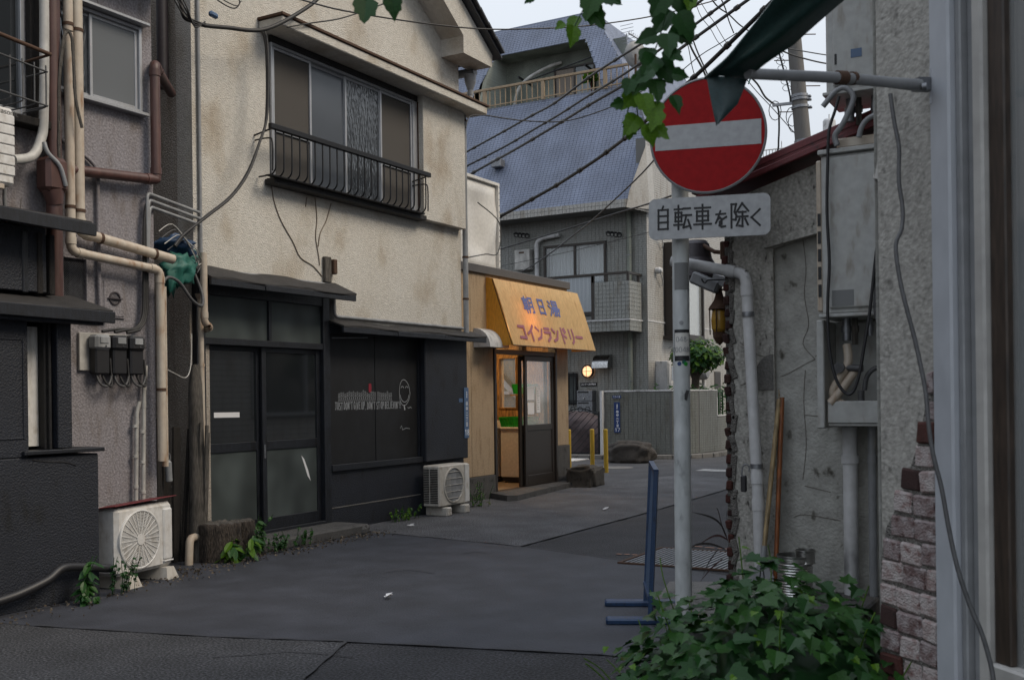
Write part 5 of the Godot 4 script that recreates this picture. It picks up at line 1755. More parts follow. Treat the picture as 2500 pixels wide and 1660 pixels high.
func tile_field(parent: Node3D, called: String, o: Vector3, ux: Vector3, uy: Vector3, x0: float, x1: float, y0: float, y1: float, pw: float, ph: float, holes: Array, mt: Material, gap := 0.007, inside = null) -> void:   # small glazed tiles standing proud of their joints
	var nz := ux.cross(uy).normalized() * (-1.0 if ux.z < -0.5 else 1.0)
	var b := MB.new()
	b.box(Vector3.ZERO, V(pw - gap, ph - gap, 0.012))
	var xf := []
	var nx := int((x1 - x0) / pw)
	var ny := int((y1 - y0) / ph)
	var bs := Basis(uy.cross(nz), uy, nz)
	for j in ny:
		for i in nx:
			var x := x0 + (i + 0.5) * pw
			var y := y0 + (j + 0.5) * ph
			var ok := true
			for h in holes:
				if x > h[0] - pw * 0.5 and x < h[1] + pw * 0.5 and y > h[2] - ph * 0.5 and y < h[3] + ph * 0.5:
					ok = false
					break
			if ok and inside != null and not inside.call(x, y): ok = false
			if ok:
				xf.append(Transform3D(bs * Basis.from_euler(V(rng.randf_range(-0.006, 0.006), rng.randf_range(-0.006, 0.006), 0)), o + ux * x + uy * y + nz * 0.0))
	many(parent, called, b.mesh(), mt, xf)

func grey_block() -> void:
	var t := thing("apartment_block", "grey tiled apartment block with a steep blue-grey tiled roof and roof terrace", "apartment block", V(26, 0, -14))
	var zr := -9.87
	# body
	var w := MB.new()
	w.wall(V(24, 0, 0), V(0, 0, -1), Vector3.UP, -zr + 0.0, 24.0, -0.2, 6.05, 0.25, [[10.94, 12.70, 3.9, 5.32], [11.79, 12.08, 1.26, 2.03]])
	w.wall(V(24.001, 0, zr), V(1, 0, 0), Vector3.UP, 0.0, 10.0, -0.2, 7.75, 0.25, [[1.15, 3.4, 3.0, 5.3]])
	part(t, "wall", w, m.joint)
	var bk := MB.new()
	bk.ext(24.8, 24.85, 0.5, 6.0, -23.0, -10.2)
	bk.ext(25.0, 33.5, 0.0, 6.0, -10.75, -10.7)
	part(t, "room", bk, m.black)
	tile_field(t, "wall_tiles", V(23.996, 0, 0), V(0, 0, -1), Vector3.UP, 9.875, 16.6, 0.0, 6.0, 0.105, 0.056, [[10.94, 12.70, 3.9, 5.32], [11.79, 12.08, 1.26, 2.03]], m.tile_grey)
	tile_field(t, "side_tiles", V(24.0, 0, zr + 0.004), V(1, 0, 0), Vector3.UP, 0.0, 9.9, 0.0, 7.7, 0.105, 0.056, [[1.15, 3.4, 3.0, 5.3]], m.tile_white)
	var wl := MB.new()
	wl.ext(23.985, 34.0, 3.26, 3.3, zr, zr + 0.022)
	part(t, "string_course", wl, m.white_paint)
	# eaves
	var ea := MB.new()
	ea.ext(23.3, 24.3, 5.97, 6.17, -24.0, -10.1)
	ea.face([V(23.3, 5.97, -10.1), V(24.3, 5.97, -10.1), V(24.3, 5.97, -9.7), V(23.95, 5.97, -9.7)], Vector3.DOWN)
	part(t, "eave", ea, m.soffit)
	tile_field(t, "eave_tiles", V(23.296, 5.97, 0), V(0, 0, -1), Vector3.UP, 10.1, 16.5, 0.0, 0.2, 0.1, 0.1, [], m.tile_white, 0.009)
	# the cheek at the corner of the mansard
	var ckm := MB.new()
	var e0 := V(23.3, 5.97, -10.09)
	var e1 := V(23.95, 5.9, -9.75)
	ckm.face([e0, e1, V(23.98, 7.55, -9.85), V(23.45, 6.35, -10.08)], V(-0.5, 0, 1))
	ckm.face([e1, V(24.3, 5.9, -9.75), V(24.3, 7.6, -9.84), V(23.98, 7.55, -9.85)], V(0, 0, 1))
	part(t, "roof_cheek", ckm, m.tile_white)
	# mansard: plane y = 6.2 + 1.86 (x - 23.5)
	var sx := 1.0 / 1.86
	var P := func(z, y): return V(23.5 + (y - 6.2) * sx, y, z)
	var sl := V(sx, 1, 0).normalized()
	var nn := V(-1, sx, 0).normalized()
	var ms := MB.new()
	ms.face([P.call(-24, 6.17), P.call(-10.12, 6.17), P.call(-9.9, 7.5), P.call(-9.86, 7.8), P.call(-10.7, 9.5), P.call(-24, 9.5)], nn)
	var poly := PackedVector2Array([Vector2(-24, 12.22), Vector2(-12.52, 12.22), Vector2(-10.98, 9.95), Vector2(-10.7, 9.5), Vector2(-11.55, 9.5), Vector2(-12.5, 11.28), Vector2(-15.4, 11.28), Vector2(-15.6, 10.5), Vector2(-15.75, 10.0), Vector2(-24, 10.0)])
	var idx := Geometry2D.triangulate_polygon(poly)
	for i in range(0, idx.size(), 3):
		ms.face([P.call(poly[idx[i]].x, poly[idx[i]].y), P.call(poly[idx[i + 1]].x, poly[idx[i + 1]].y), P.call(poly[idx[i + 2]].x, poly[idx[i + 2]].y)], nn)
	# hip towards the side street and the back
	ms.face([P.call(-9.86, 7.8), V(34, 7.8, -9.86), V(34, 12.22, -12.52), P.call(-12.52, 12.22), P.call(-10.98, 9.95), P.call(-10.7, 9.5)], V(0, 0.5, 1))
	ms.face([P.call(-24, 12.22), P.call(-12.52, 12.22), V(34, 12.22, -12.52), V(34, 12.22, -24)], Vector3.UP)
	part(t, "mansard_roof", ms, m.joint_blue)
	var ins := func(x, y):
		var yy: float = 6.2 + y * sl.y
		var z: float = -x
		if yy < 9.48:
			return z < lerpf(-10.14, -9.92, clampf((yy - 6.2) / 1.5, 0, 1)) - maxf(0, yy - 7.8) * 0.5
		if z > -10.98 - (yy - 9.95) * 0.68: return false
		if yy < 11.3: return z > lerpf(-11.5, -12.5, (yy - 9.5) / 1.78) or (yy > 10.02 and z < lerpf(-15.75, -15.42, (yy - 10.0) / 1.28))
		return true
	tile_field(t, "roof_tiles", P.call(0, 6.2) + nn * 0.004, V(0, 0, -1), sl, 9.8, 20.0, 0.0, 6.8, 0.108, 0.075, [], m.tile_blue, 0.008, ins)
	var hu := V(1, 0, 0)
	var hv := V(0, 4.42, -2.66).normalized()
	var insh := func(x, y):
		var yy: float = 7.8 + y * hv.y
		return x > 23.5 + (yy - 6.2) * sx - 24.0 + 0.06
	tile_field(t, "hip_tiles", V(24, 7.8, -9.86) + hu.cross(hv) * 0.004, hu, hv, 0.2, 9.8, 0.0, 5.15, 0.108, 0.075, [], m.tile_blue, 0.008, insh)
	var vb := MB.new()
	vb.box(P.call(-14.14, 7.6) + nn * 0.12, V(0.25, 0.22, 0.3), Basis.IDENTITY, 0.02)
	part(t, "roof_vent", vb, m.galv)
	# roof terrace
	var tr := MB.new()
	tr.ext(25.26, 28.0, 9.36, 9.46, -24.0, -11.0)
	tr.ext(26.95, 27.0, 9.45, 11.4, -24.0, -11.6)
	tr.face([V(25.35, 9.5, -11.58), V(26.2, 11.28, -12.5), V(27, 11.28, -12.5), V(27, 9.45, -11.6)], V(0, 0, -1))
	tr.face([V(26.22, 11.275, -12.48), V(26.22, 11.275, -15.42), V(27, 11.275, -15.42), V(27, 11.275, -12.48)], Vector3.DOWN)
	tr.face([V(25.5, 9.45, -15.62), V(25.85, 10.5, -15.6), V(26.22, 11.275, -15.42), V(27, 11.275, -15.42), V(27, 9.45, -15.5)], V(0, 0, 1))
	tr.ext(25.6, 25.65, 9.45, 10.0, -24.0, -15.75)
	part(t, "terrace_wall", tr, m.grey_green)
	var td := MB.new()
	frame_zx(td, 26.94, -13.85, -12.55, 9.45, 10.85, 0.05)
	td.ext(26.9, 26.95, 9.5, 10.8, -13.22, -13.17)
	var tw := part(t, "terrace_door", td, m.bronze)
	for q in [[-13.8, -13.22, m.curtain_tan], [-13.17, -12.6, m.curtain]]:
		var cb := MB.new()
		cb.ext(26.93, 26.945, 9.5, 10.8, q[0], q[1])
		part(tw, "curtain", cb, q[2])
	var rl := MB.new()
	rl.ext(25.18, 25.25, 10.0, 10.06, -20.0, -10.75, 0.004)
	rl.ext(25.2, 25.23, 9.55, 9.58, -20.0, -10.75)
	var rail := part(t, "terrace_rail", rl, m.siding)
	for i in 40:
		var b := MB.new()
		var z := -10.8 - i * 0.168
		var big := i % 11 == 4
		b.ext(25.19 if big else 25.205, 25.24 if big else 25.225, 9.5, 10.0, z - (0.05 if big else 0.01), z + (0.05 if big else 0.01))
		part(rail, "baluster", b, m.siding)
	var rp := MB.new()
	rp.tube(smooth([V(26.4, 9.5, -14.9), V(26.3, 10.1, -14.75), V(26.4, 10.5, -14.5), V(26.7, 10.85, -14.0), V(26.9, 11.0, -13.6)], 4), 0.05, 8)
	part(t, "insulated_pipe", rp, m.plastic)
	var du := MB.new()
	du.tube([V(26.85, 9.9, -12.3), V(26.85, 10.85, -12.3)], 0.07, 10)
	du.tube([V(26.85, 10.2, -12.3), V(26.85, 10.35, -12.3)], 0.085, 10)
	part(t, "flue_pipe", du, m.plastic)
	var dp := MB.new()
	dp.tube([V(26.2, 10.35, -14.7), V(26.2, 10.75, -12.3)], 0.018, 6)
	for z in [-14.6, -12.5]: dp.bar(V(26.95, 10.5, z), V(26.15, 10.55, z), 0.03, 0.06)
	part(t, "laundry_pole", dp, m.iron)
	# antenna and dish
	var an := thing("tv_antenna", "grey television antenna with two combs on the roof edge of the apartment block", "antenna", V(25.6, 10.2, -10.4))
	var am := MB.new()
	am.tube([Vector3(24.614, 9.031, -10.333), Vector3(24.611, 10.113, -10.339)], 0.02, 6)
	am.tube([Vector3(24.496, 10.560, -10.540), Vector3(24.504, 10.188, -10.527)], 0.015, 6)
	am.tube([Vector3(24.517, 10.580, -10.504), Vector3(24.725, 10.317, -10.140)], 0.015, 6)
	for i in 6:
		var p: Vector3 = (Vector3(24.498, 10.766, -10.538)).lerp(Vector3(24.525, 10.332, -10.489), i / 5.0)
		am.tube([p - rgt_() * 0.16 - V(0, 0.02, 0), p + rgt_() * 0.16 + V(0, 0.05, 0)], 0.007, 5)
	for i in 9:
		var p: Vector3 = (Vector3(24.527, 10.580, -10.486)).lerp(Vector3(24.720, 10.338, -10.149), i / 8.0)
		am.tube([p - V(0, 0.06, 0), p + V(0.03, 0.07, 0)], 0.006, 5)
	part(an, "comb", am, m.galv)
	var ds := thing("satellite_dish", "pale satellite dish on the roof edge of the apartment block", "satellite dish", Vector3(24.445, 9.976, -10.227))
	var dm := MB.new()
	var db := Basis(V(0.8, 0.2, 0.56).normalized(), V(0.55, 0.1, -0.83).normalized(), V(0.2, -1, 0.1).normalized()).orthonormalized()
	dm.lathe(Vector3(24.445, 9.976, -10.227), db, [[0.0, 0.0], [0.15, 0.012], [0.27, 0.05], [0.33, 0.08], [0.33, 0.085], [0.26, 0.056], [0.0, 0.01]], 24)
	part(ds, "dish", dm, m.grey_plastic)
	var da := MB.new()
	da.tube([Vector3(24.234, 9.912, -10.193), Vector3(24.230, 9.323, -10.199)], 0.03, 6)
	part(ds, "mast", da, m.rusty)
	# first floor window, heater, pipes
	var wf := MB.new()
	frame_zx(wf, 23.99, -12.70, -10.94, 3.9, 5.32, 0.06)
	wf.ext(23.95, 24.0, 3.96, 5.26, -11.84, -11.78)
	var wn := part(t, "window", wf, m.bronze)
	for q in [[-12.64, -11.84], [-11.78, -11.0]]:
		var cb := MB.new()
		var rr := []
		for j in 2:
			var r := []
			for i in 40:
				r.append(V(24.2 + 0.025 * sin(i * 1.1), 3.9 + j * 1.4, lerpf(q[0], q[1], i / 39.0)))
			rr.append(r)
		cb.sheet(rr)
		part(wn, "curtain", cb, m.curtain)
		var pn := MB.new()
		pn.ext(23.98, 23.986, 3.96, 5.26, q[0], q[1])
		part(wn, "pane", pn, m.pane)
	var ht := thing("water_heater", "white gas water heater on the upper wall of the apartment block", "water heater", V(23.88, 4.73, -13.25))
	var hb := MB.new()
	hb.ext(23.78, 23.98, 4.73, 5.26, -13.47, -13.02, 0.015)
	part(ht, "case", hb, m.plastic)
	var hv2 := MB.new()
	hv2.ext(23.776, 23.781, 5.16, 5.2, -13.33, -13.18)
	part(ht, "vent_slot", hv2, m.rusty)
	pipe(t, "flue_pipe", [V(23.88, 4.2, -12.86), V(23.88, 5.42, -12.86), V(23.88, 5.52, -12.7), V(23.88, 5.56, -12.2)], 0.055, m.white_paint, 0.08)
	pipe(t, "down_pipe", [V(23.9, 5.97, -10.29), V(23.9, 0.0, -10.29)], 0.06, m.grey_green)
	for y in [4.9, 2.6, 1.8]: clip(t, V(23.9, y, -10.29), 0.07, m.galv)
	for q in [[-13.15, 5.62], [-10.55, 5.42]]:
		var hk := MB.new()
		for k in 4: hk.tube(circle(V(23.9 - k * 0.1, q[1], q[0] - k * 0.05), V(0.6, 0, 0.8).normalized(), Vector3.UP, 0.06, 10), 0.012, 5)
		hk.bar(V(24, q[1] + 0.05, q[0]), V(23.55, q[1] + 0.03, q[0] - 0.2), 0.025, 0.03)
		part(t, "laundry_bracket", hk, m.iron)
	# balcony
	var ba := MB.new()
	ba.ext(23.2, 24.0, 3.0, 4.2, -10.98, -10.0)
	ba.ext(23.2, 24.0, 3.0, 3.38, -13.2, -10.985)
	part(t, "balcony", ba, m.joint)
	tile_field(t, "balcony_tiles", V(23.196, 0, 0), V(0, 0, -1), Vector3.UP, 10.0, 13.2, 3.0, 4.2, 0.1, 0.1, [[10.985, 13.3, 3.39, 4.3]], m.tile_grey, 0.009)
	tile_field(t, "balcony_tiles", V(23.2, 0, -9.996), V(1, 0, 0), Vector3.UP, 0.0, 0.79, 3.0, 4.2, 0.1, 0.1, [], m.tile_grey, 0.009)
	var bl := MB.new()
	bl.ext(23.185, 24.0, 3.255, 3.29, -9.995, -9.975); bl.ext(23.165, 23.185, 3.255, 3.29, -13.2, -9.98)
	part(t, "string_course", bl, m.white_paint)
	var br := MB.new()
	br.ext(23.18, 23.25, 4.36, 4.42, -13.2, -10.0, 0.004)
	br.ext(23.25, 24.0, 4.36, 4.42, -10.06, -10.0, 0.004)
	for z in [-10.03, -10.95, -10.6]:
		br.ext(23.19, 23.24, 4.2, 4.36, z - 0.03, z + 0.03)
	br.ext(23.19, 23.24, 3.3, 4.36, -11.0, -10.93); br.ext(23.19, 23.24, 3.42, 3.5, -13.2, -11.0)
	br.ext(23.8, 23.85, 4.2, 4.36, -10.06, -10.0)
	part(t, "balcony_rail", br, m.bronze)
	var bg := MB.new()
	bg.ext(23.2, 23.21, 3.5, 4.36, -13.2, -11.0)
	part(t, "balcony_glass", bg, m.curtain)
	# entrance level
	var lw := MB.new()
	frame_zx(lw, 23.98, -12.08, -11.79, 1.26, 2.03, 0.03)
	for i in 2: lw.tube([V(23.93, 1.2, -12.0 + i * 0.12), V(23.93, 2.05, -12.0 + i * 0.12)], 0.012, 6)
	for y in [1.32, 1.95]: lw.ext(23.92, 23.94, y, y + 0.03, -12.12, -11.75)
	var lwn := part(t, "barred_window", lw, m.iron)
	var lp := MB.new()
	lp.ext(24.0, 24.01, 1.29, 2.0, -12.05, -11.82)
	part(lwn, "pane", lp, m.frosted)
	var hv3 := MB.new()
	var hr := []
	for k in 7:
		var a := PI * 0.5 * k / 6.0
		hr.append([V(23.99 - 0.3 * sin(a), 2.14 + 0.34 * cos(a), -10.82), V(23.99 - 0.3 * sin(a), 2.14 + 0.34 * cos(a), -11.25)])
	hv3.sheet(hr)
	for e in 2:
		var q := [V(23.99, 2.14, [-10.82, -11.25][e])]
		for k in 7: q.append(hr[k][e])
		hv3.face(q, V(0, 0, 1 if e == 0 else -1))
	part(t, "vent_hood", hv3, m.steel)
	var np := thing("name_plate", "small black name plate with pale characters on the grey tiles under the round lamp", "name plate", V(23.97, 1.745, -11.47))
	var nb := MB.new()
	nb.ext(23.96, 23.985, 1.7, 1.79, -11.7, -11.25, 0.006)
	part(np, "plate", nb, m.rubber)
	var nt := MB.new()
	var ni := 0
	for ch in "コンドール千駄木":
		glyph(nt, ch, 0.006, V(23.959, 1.772, -11.675 + ni * 0.052), V(0, 0, 1), Vector3.UP, 0.046, 0.052)
		ni += 1
	part(np, "lettering", nt, m.ink_white)
	# round lit lamp
	var la := thing("wall_lamp", "round lit porthole lamp on the grey tiled wall", "lamp", V(23.95, 2.07, -11.48))
	var lb := Basis(V(0, 0, 1), V(-1, 0, 0), V(0, -1, 0))
	var lr := MB.new()
	lr.lathe(V(23.97, 2.07, -11.48), lb, [[0.17, 0.0], [0.17, 0.06], [0.14, 0.075], [0.135, 0.06]], 24)
	lr.bar(V(23.86, 1.92, -11.48), V(23.86, 2.22, -11.48), 0.012, 0.012)
	lr.bar(V(23.86, 2.07, -11.63), V(23.86, 2.07, -11.33), 0.012, 0.012)
	part(la, "lamp_ring", lr, m.bronze)
	var lg := MB.new()
	var pr := []
	for k in 7: pr.append([0.135 * cos(PI / 2 * k / 6.0) + 0.0005, 0.03 + 0.06 * sin(PI / 2 * k / 6.0)])
	lg.lathe(V(23.97, 2.07, -11.48), lb, pr, 20)
	var gm := mat(0.8, 0.6, 0.4, 0.4)
	gm.emission_enabled = true
	gm.emission = Color(1.0, 0.52, 0.26).linear_to_srgb()
	gm.emission_energy_multiplier = 0.9
	part(la, "lamp_glass", lg, gm)
	var ol := OmniLight3D.new()
	ol.name = "lamp_light"
	ol.light_energy = 0.012
	ol.light_color = Color(1.0, 0.6, 0.32).linear_to_srgb()
	ol.light_size = 0.1
	ol.omni_range = 6.0
	ol.omni_attenuation = 2.0
	ol.shadow_enabled = true
	la.add_child(ol)
	ol.position = V(-0.2, 0, 0)
	# letter boxes
	for i in 3:
		var y := 1.33 - i * 0.27
		var lt := thing("letter_box", ["steel letter box, top of the stack beside the gate", "steel letter box, middle of the stack beside the gate", "steel letter box, bottom of the stack beside the gate"][i], "letter box", V(23.85, y, -11.48), 0.0, "letter boxes of the apartment block")
		var bx := MB.new()
		bx.ext(23.75, 23.985, y, y + 0.262, -11.7, -11.27, 0.008)
		part(lt, "case", bx, m.galv)
		var sl2 := MB.new()
		sl2.ext(23.744, 23.751, y + 0.2, y + 0.235, -11.67, -11.37)
		part(lt, "slot", sl2, m.black)
		var kn := MB.new()
		kn.lathe(V(23.75, y + 0.06, -11.5), lb, [[0.025, 0.0], [0.02, 0.02], [0.0, 0.022]], 10)
		part(lt, "knob", kn, m.steel)
	# entrance stair seen through the laundry window
	var stp := MB.new()
	stp.bar(V(23.9, 2.75, -14.65), V(23.9, 1.5, -13.4), 0.05, 0.09)
	part(t, "stair_handrail", stp, m.iron)
	var st2 := MB.new()
	st2.bar(V(23.92, 2.4, -14.55), V(23.92, 1.45, -13.5), 0.05, 0.14)
	st2.ext(23.88, 23.98, 1.52, 1.6, -15.0, -13.5)
	part(t, "stair_string", st2, m.white_paint)
	# side wall: bay window, cabinet, small fittings
	var sf := MB.new()
	frame_z(sf, 25.12, 27.45, 2.95, 5.32, zr + 0.25, 0.08, 0.3)
	sf.ext(25.0, 27.55, 2.86, 2.95, zr, zr + 0.32)
	sf.ext(25.2, 27.37, 4.55, 4.61, zr + 0.17, zr + 0.22)
	sf.ext(26.25, 26.31, 3.03, 5.24, zr + 0.17, zr + 0.23)
	var sw := part(t, "bay_window", sf, m.bronze)
	part(sw, "curtain", pane_z(25.2, 27.37, 3.03, 5.24, zr + 0.1), m.lace)
	part(sw, "pane", pane_z(25.2, 27.37, 3.03, 5.24, zr + 0.19), m.pane)
	var mc := thing("meter_cabinet", "white meter cabinet with two dark windows on the side wall", "meter cabinet", V(25.0, 0.9, zr + 0.2))
	var mb := MB.new()
	mb.ext(24.45, 25.55, 0.9, 2.29, zr + 0.01, zr + 0.32, 0.008)
	part(mc, "case", mb, m.white_paint)
	var md := MB.new()
	md.ext(24.52, 25.48, 1.72, 2.24, zr + 0.321, zr + 0.33, 0.003)
	md.ext(24.52, 25.48, 0.95, 1.69, zr + 0.321, zr + 0.33, 0.003)
	part(mc, "door", md, m.white_paint)
	for x in [24.72, 25.02]:
		var mwd := MB.new()
		mwd.ext(x, x + 0.2, 1.82, 2.16, zr + 0.331, zr + 0.335)
		part(mc, "window", mwd, m.glass_dark)
	for q in [[24.6, 5.5], [24.55, 4.55]]:
		var ls := MB.new()
		ls.lathe(V(q[0], q[1], zr + 0.02), Basis(Vector3.RIGHT, V(0, 0, 1), Vector3.UP), [[0.08, 0.0], [0.08, 0.1], [0.05, 0.16], [0.0, 0.17]], 12)
		ls.tube(smooth([V(q[0] + 0.05, q[1] - 0.05, zr + 0.12), V(q[0] + 0.25, q[1] - 0.25, zr + 0.1), V(q[0] + 0.3, q[1] - 0.35, zr + 0.05)], 3), 0.015, 5)
		part(t, "vent_cap", ls, m.white_paint)
	var bu := MB.new()
	bu.lathe(V(25.5, 3.95, zr + 0.02), Basis(V(0, 0, 1), 0.5) * Basis(Vector3.RIGHT, 1.2), [[0.1, 0.0], [0.05, 0.05], [0.07, 0.2], [0.08, 0.22], [0.0, 0.2]], 14)
	part(t, "spotlight", bu, m.steel)
	var gmn := MB.new()
	gmn.lathe(V(27.4, 2.05, zr + 0.1), Basis(Vector3.RIGHT, V(0, 0, 1), Vector3.UP), [[0.2, 0.0], [0.2, 0.18], [0.15, 0.24], [0.0, 0.25]], 16)
	part(t, "gas_meter", gmn, m.grey_plastic)
	pipe(t, "flue_pipe", [V(26.9, 2.5, zr + 0.15), V(27.6, 2.4, zr + 0.15), V(27.62, 2.3, zr + 0.15), V(27.62, 0.5, zr + 0.15)], 0.06, m.white_paint, 0.06)
	for x in [28.9, 26.2]:
		var sd := MB.new()
		sd.ext(x, x + 0.5, 0.2, 2.1, zr + 0.012, zr + 0.03)
		part(t, "side_door", sd, m.bronze)
	var wr := MB.new()
	wr.tube(smooth([V(27.0, 4.2, zr + 0.05), V(27.05, 3.4, zr + 0.05), V(27.1, 2.6, zr + 0.05), V(27.45, 2.3, zr + 0.05)], 3), 0.012, 5)
	part(t, "wall_cable", wr, m.cable)

func rgt_() -> Vector3: return V(0.49559, 0, 0.86856)

func frame_zx(mb: MB, x: float, z0: float, z1: float, y0: float, y1: float, w: float) -> void:
	mb.ext(x - 0.05, x, y0, y1, z0, z0 + w, 0.004)
	mb.ext(x - 0.05, x, y0, y1, z1 - w, z1, 0.004)
	mb.ext(x - 0.049, x, y0, y0 + w, z0 + w, z1 - w, 0.004)
	mb.ext(x - 0.049, x, y1 - w, y1, z0 + w, z1 - w, 0.004)

func garden() -> void:
	var t := thing("garden_wall", "low grey tiled garden wall curving round the corner of the apartment block", "wall", V(22.3, 0, -9))
	var a := [V(22.1, 0, -10.18), V(22.42, 0, -8.66), V(22.66, 0, -8.35), V(23.0, 0, -8.22), V(24.05, 0, -8.15)]
	for i in 4:
		var p: Vector3 = a[i]
		var q: Vector3 = a[i + 1]
		var ux := (q - p).normalized()
		var ln := (q - p).length()
		var nz := ux.cross(Vector3.UP)
		var w := MB.new()
		w.wall(p, ux, Vector3.UP, 0.0, ln, 0.0, 1.53, 0.16, [])
		part(t, "wall_core", w, m.joint)
		var cp := MB.new()
		cp.bar(p - nz * 0.08 + V(0, 1.548, 0), q - nz * 0.08 + V(0, 1.548, 0), 0.2, 0.035, Vector3.UP, 0.004)
		part(t, "coping", cp, m.white_paint)
		tile_field(t, "wall_tiles", p + nz * 0.004, ux, Vector3.UP, 0.0 if i else 0.04, ln, 0.12, 1.53, 0.105, 0.056, [], m.tile_garden)
	var en := MB.new()
	en.ext(21.98, 22.12, 0.0, 1.565, -10.24, -10.185)
	part(t, "end_trim", en, m.white_paint)
	var lw := MB.new()
	lw.wall(V(24.05, 0, -8.15), Vector3.RIGHT, Vector3.UP, 0.0, 3.0, 0.0, 0.93, 0.16, [])
	part(t, "wall_core", lw, m.joint)
	tile_field(t, "wall_tiles", V(24.05, 0, -8.146), Vector3.RIGHT, Vector3.UP, 0.0, 3.0, 0.12, 0.93, 0.105, 0.056, [], m.tile_garden)
	var lc := MB.new()
	lc.ext(24.05, 27.0, 0.931, 0.96, -8.33, -8.13); lc.ext(24.04, 24.08, 0.96, 1.53, -8.3, -8.14)
	part(t, "coping", lc, m.white_paint)
	for i in 10:
		var fb := MB.new()
		fb.ext(24.4 + i * 0.3, 24.43 + i * 0.3, 0.96, 1.5, -8.25, -8.22)
		part(t, "fence_bar", fb, m.leaf1)
	var fr := MB.new()
	fr.ext(24.08, 27.0, 1.5, 1.53, -8.26, -8.21)
	part(t, "fence_rail", fr, m.leaf1)
	# plates on the wall
	var bs := Basis(V(0.206, 0, 0.979), Vector3.UP, V(-0.979, 0, 0.206))
	for i in 2:
		var o := V(22.11 + [0.16, 0.135][i] * 0.21, [0.95, 1.42][i], -10.18 + [0.3, 0.3][i])
		var sg := thing("street_plate", ["tall blue street plate with white characters and number 17 on the garden wall", "tiny blue house-number plate reading 17-14 above the tall street plate"][i], "street sign", o)
		var pb := MB.new()
		pb.box(o + bs.z * 0.02, V(0.14, 0.7, 0.01) if i == 0 else V(0.2, 0.06, 0.01), bs, 0.002)
		part(sg, "plate", pb, m.plate_blue)
		if i == 0:
			var tx := MB.new()
			var y := 0.16
			for ch in "谷中二丁目":
				glyph(tx, ch, 0.009, o + bs * V(-0.02, y, 0.0255), bs.x, Vector3.UP, 0.06, 0.055)
				y -= 0.08
			for k in 3: glyph(tx, "台東区"[k], 0.005, o + bs * V(-0.01, 0.31 - 0.04 * k, 0.0255), bs.x, Vector3.UP, 0.03, 0.03)
			part(sg, "lettering", tx, m.ink_white)
			part(sg, "number", placed(print_text("17", 0.085), Transform3D(bs, o + bs * V(0.005, -0.285, 0.026))), m.ink_white)
		else:
			part(sg, "number", placed(print_text("17-14", 0.045), Transform3D(bs, o + bs * V(0, 0, 0.026))), m.ink_white)
	# wrought iron gate
	var g := thing("iron_gate", "black wrought iron double gate with slanting bars and scrolled top", "gate", V(22.05, 0.1, -10.7))
	var x := 22.05
	for lf in 2:
		var z0: float = [-11.25, -12.2][lf]
		var z1: float = [-10.3, -11.28][lf]
		var f := MB.new()
		for z in [z0, z1]: f.ext(x - 0.02, x + 0.02, 0.06, 1.08, z - 0.02, z + 0.02)
		f.ext(x - 0.015, x + 0.015, 0.1, 0.14, z0, z1)
		var arch := []
		for k in 13: arch.append(V(x, 1.02 + 0.14 * sin(PI * k / 12.0), lerpf(z0, z1, k / 12.0)))
		f.tube(arch, 0.016, 6)
		var lfp := part(g, "gate_leaf", f, m.iron)
		for k in 12:
			var u := -0.9 + k * 0.17
			var pz0 := z0 + u
			var py0 := 0.12
			var pz1 := pz0 + 0.95
			var py1 := 1.07
			if pz0 < z0:
				py0 += z0 - pz0; pz0 = z0
			if pz1 > z1:
				py1 -= pz1 - z1; pz1 = z1
			if pz1 - pz0 < 0.05: continue
			var b := MB.new()
			b.bar(V(x, py0, z0 + z1 - pz0) if lf == 1 else V(x, py0, pz0), V(x, py1, z0 + z1 - pz1) if lf == 1 else V(x, py1, pz1), 0.011, 0.011)
			part(lfp, "slanting_bar", b, m.iron)
		for k in 3:
			var sc := MB.new()
			var cz := lerpf(z0, z1, 0.3 + 0.2 * k)
			sc.tube(circle(V(x, 1.14, cz), V(0, 0, 1), Vector3.UP, 0.06, 12), 0.01, 5)
			part(lfp, "scroll", sc, m.iron)
	var cv := MB.new()
	var fn := FastNoiseLite.new()
	fn.seed = 5
	fn.frequency = 1.6
	var rows := []
	for i in 15:
		var r := []
		for j in 25:
			var u := i / 14.0
			var an := PI * j / 24.0
			var hgt := 0.55 + 0.45 * smoothstep(0.25, 0.45, u) - 0.2 * smoothstep(0.6, 1.0, u)
			var p := V(22.9 - cos(an) * 0.32, 0.1 + hgt * pow(sin(an), 0.55), -12.3 + u * 1.75)
			r.append(p + V(fn.get_noise_3dv(p * 1.7), fn.get_noise_3dv(p * 1.3 + V(9, 0, 0)) * 0.5, 0) * 0.12)
		rows.append(r)
	cv.sheet(rows)
	one("covered_scooter", cv, tex(mat(0.1, 0.07, 0.072, 0.7), T.fine, V(1, 1, 1), null, 0, T.blot, V(1, 1, 1)), V(22.9, 0.1, -11.4), "scooter under a dusky pink cover behind the iron gate", "scooter")
	# bollards
	var lb := ["yellow bollard half hidden by the laundry corner, leftmost of three", "yellow bollard in the middle behind the squared stone", "yellow chipped bollard on the right behind the squared stone"]
	for i in 3:
		var p: Vector3 = [V(17.67, 0, -8.88), V(17.95, 0, -8.53), V(18.0, 0, -8.27)][i]
		var b := MB.new()
		b.lathe(p, Basis(V(0, 0, 1), [0.0, 0.0, 0.012][i]), [[0.042, -0.05], [0.042, 0.81], [0.036, 0.825], [0.0, 0.83]], 16)
		one("bollard", b, m.yellow, p, lb[i], "bollard", "yellow bollards beside the laundry")
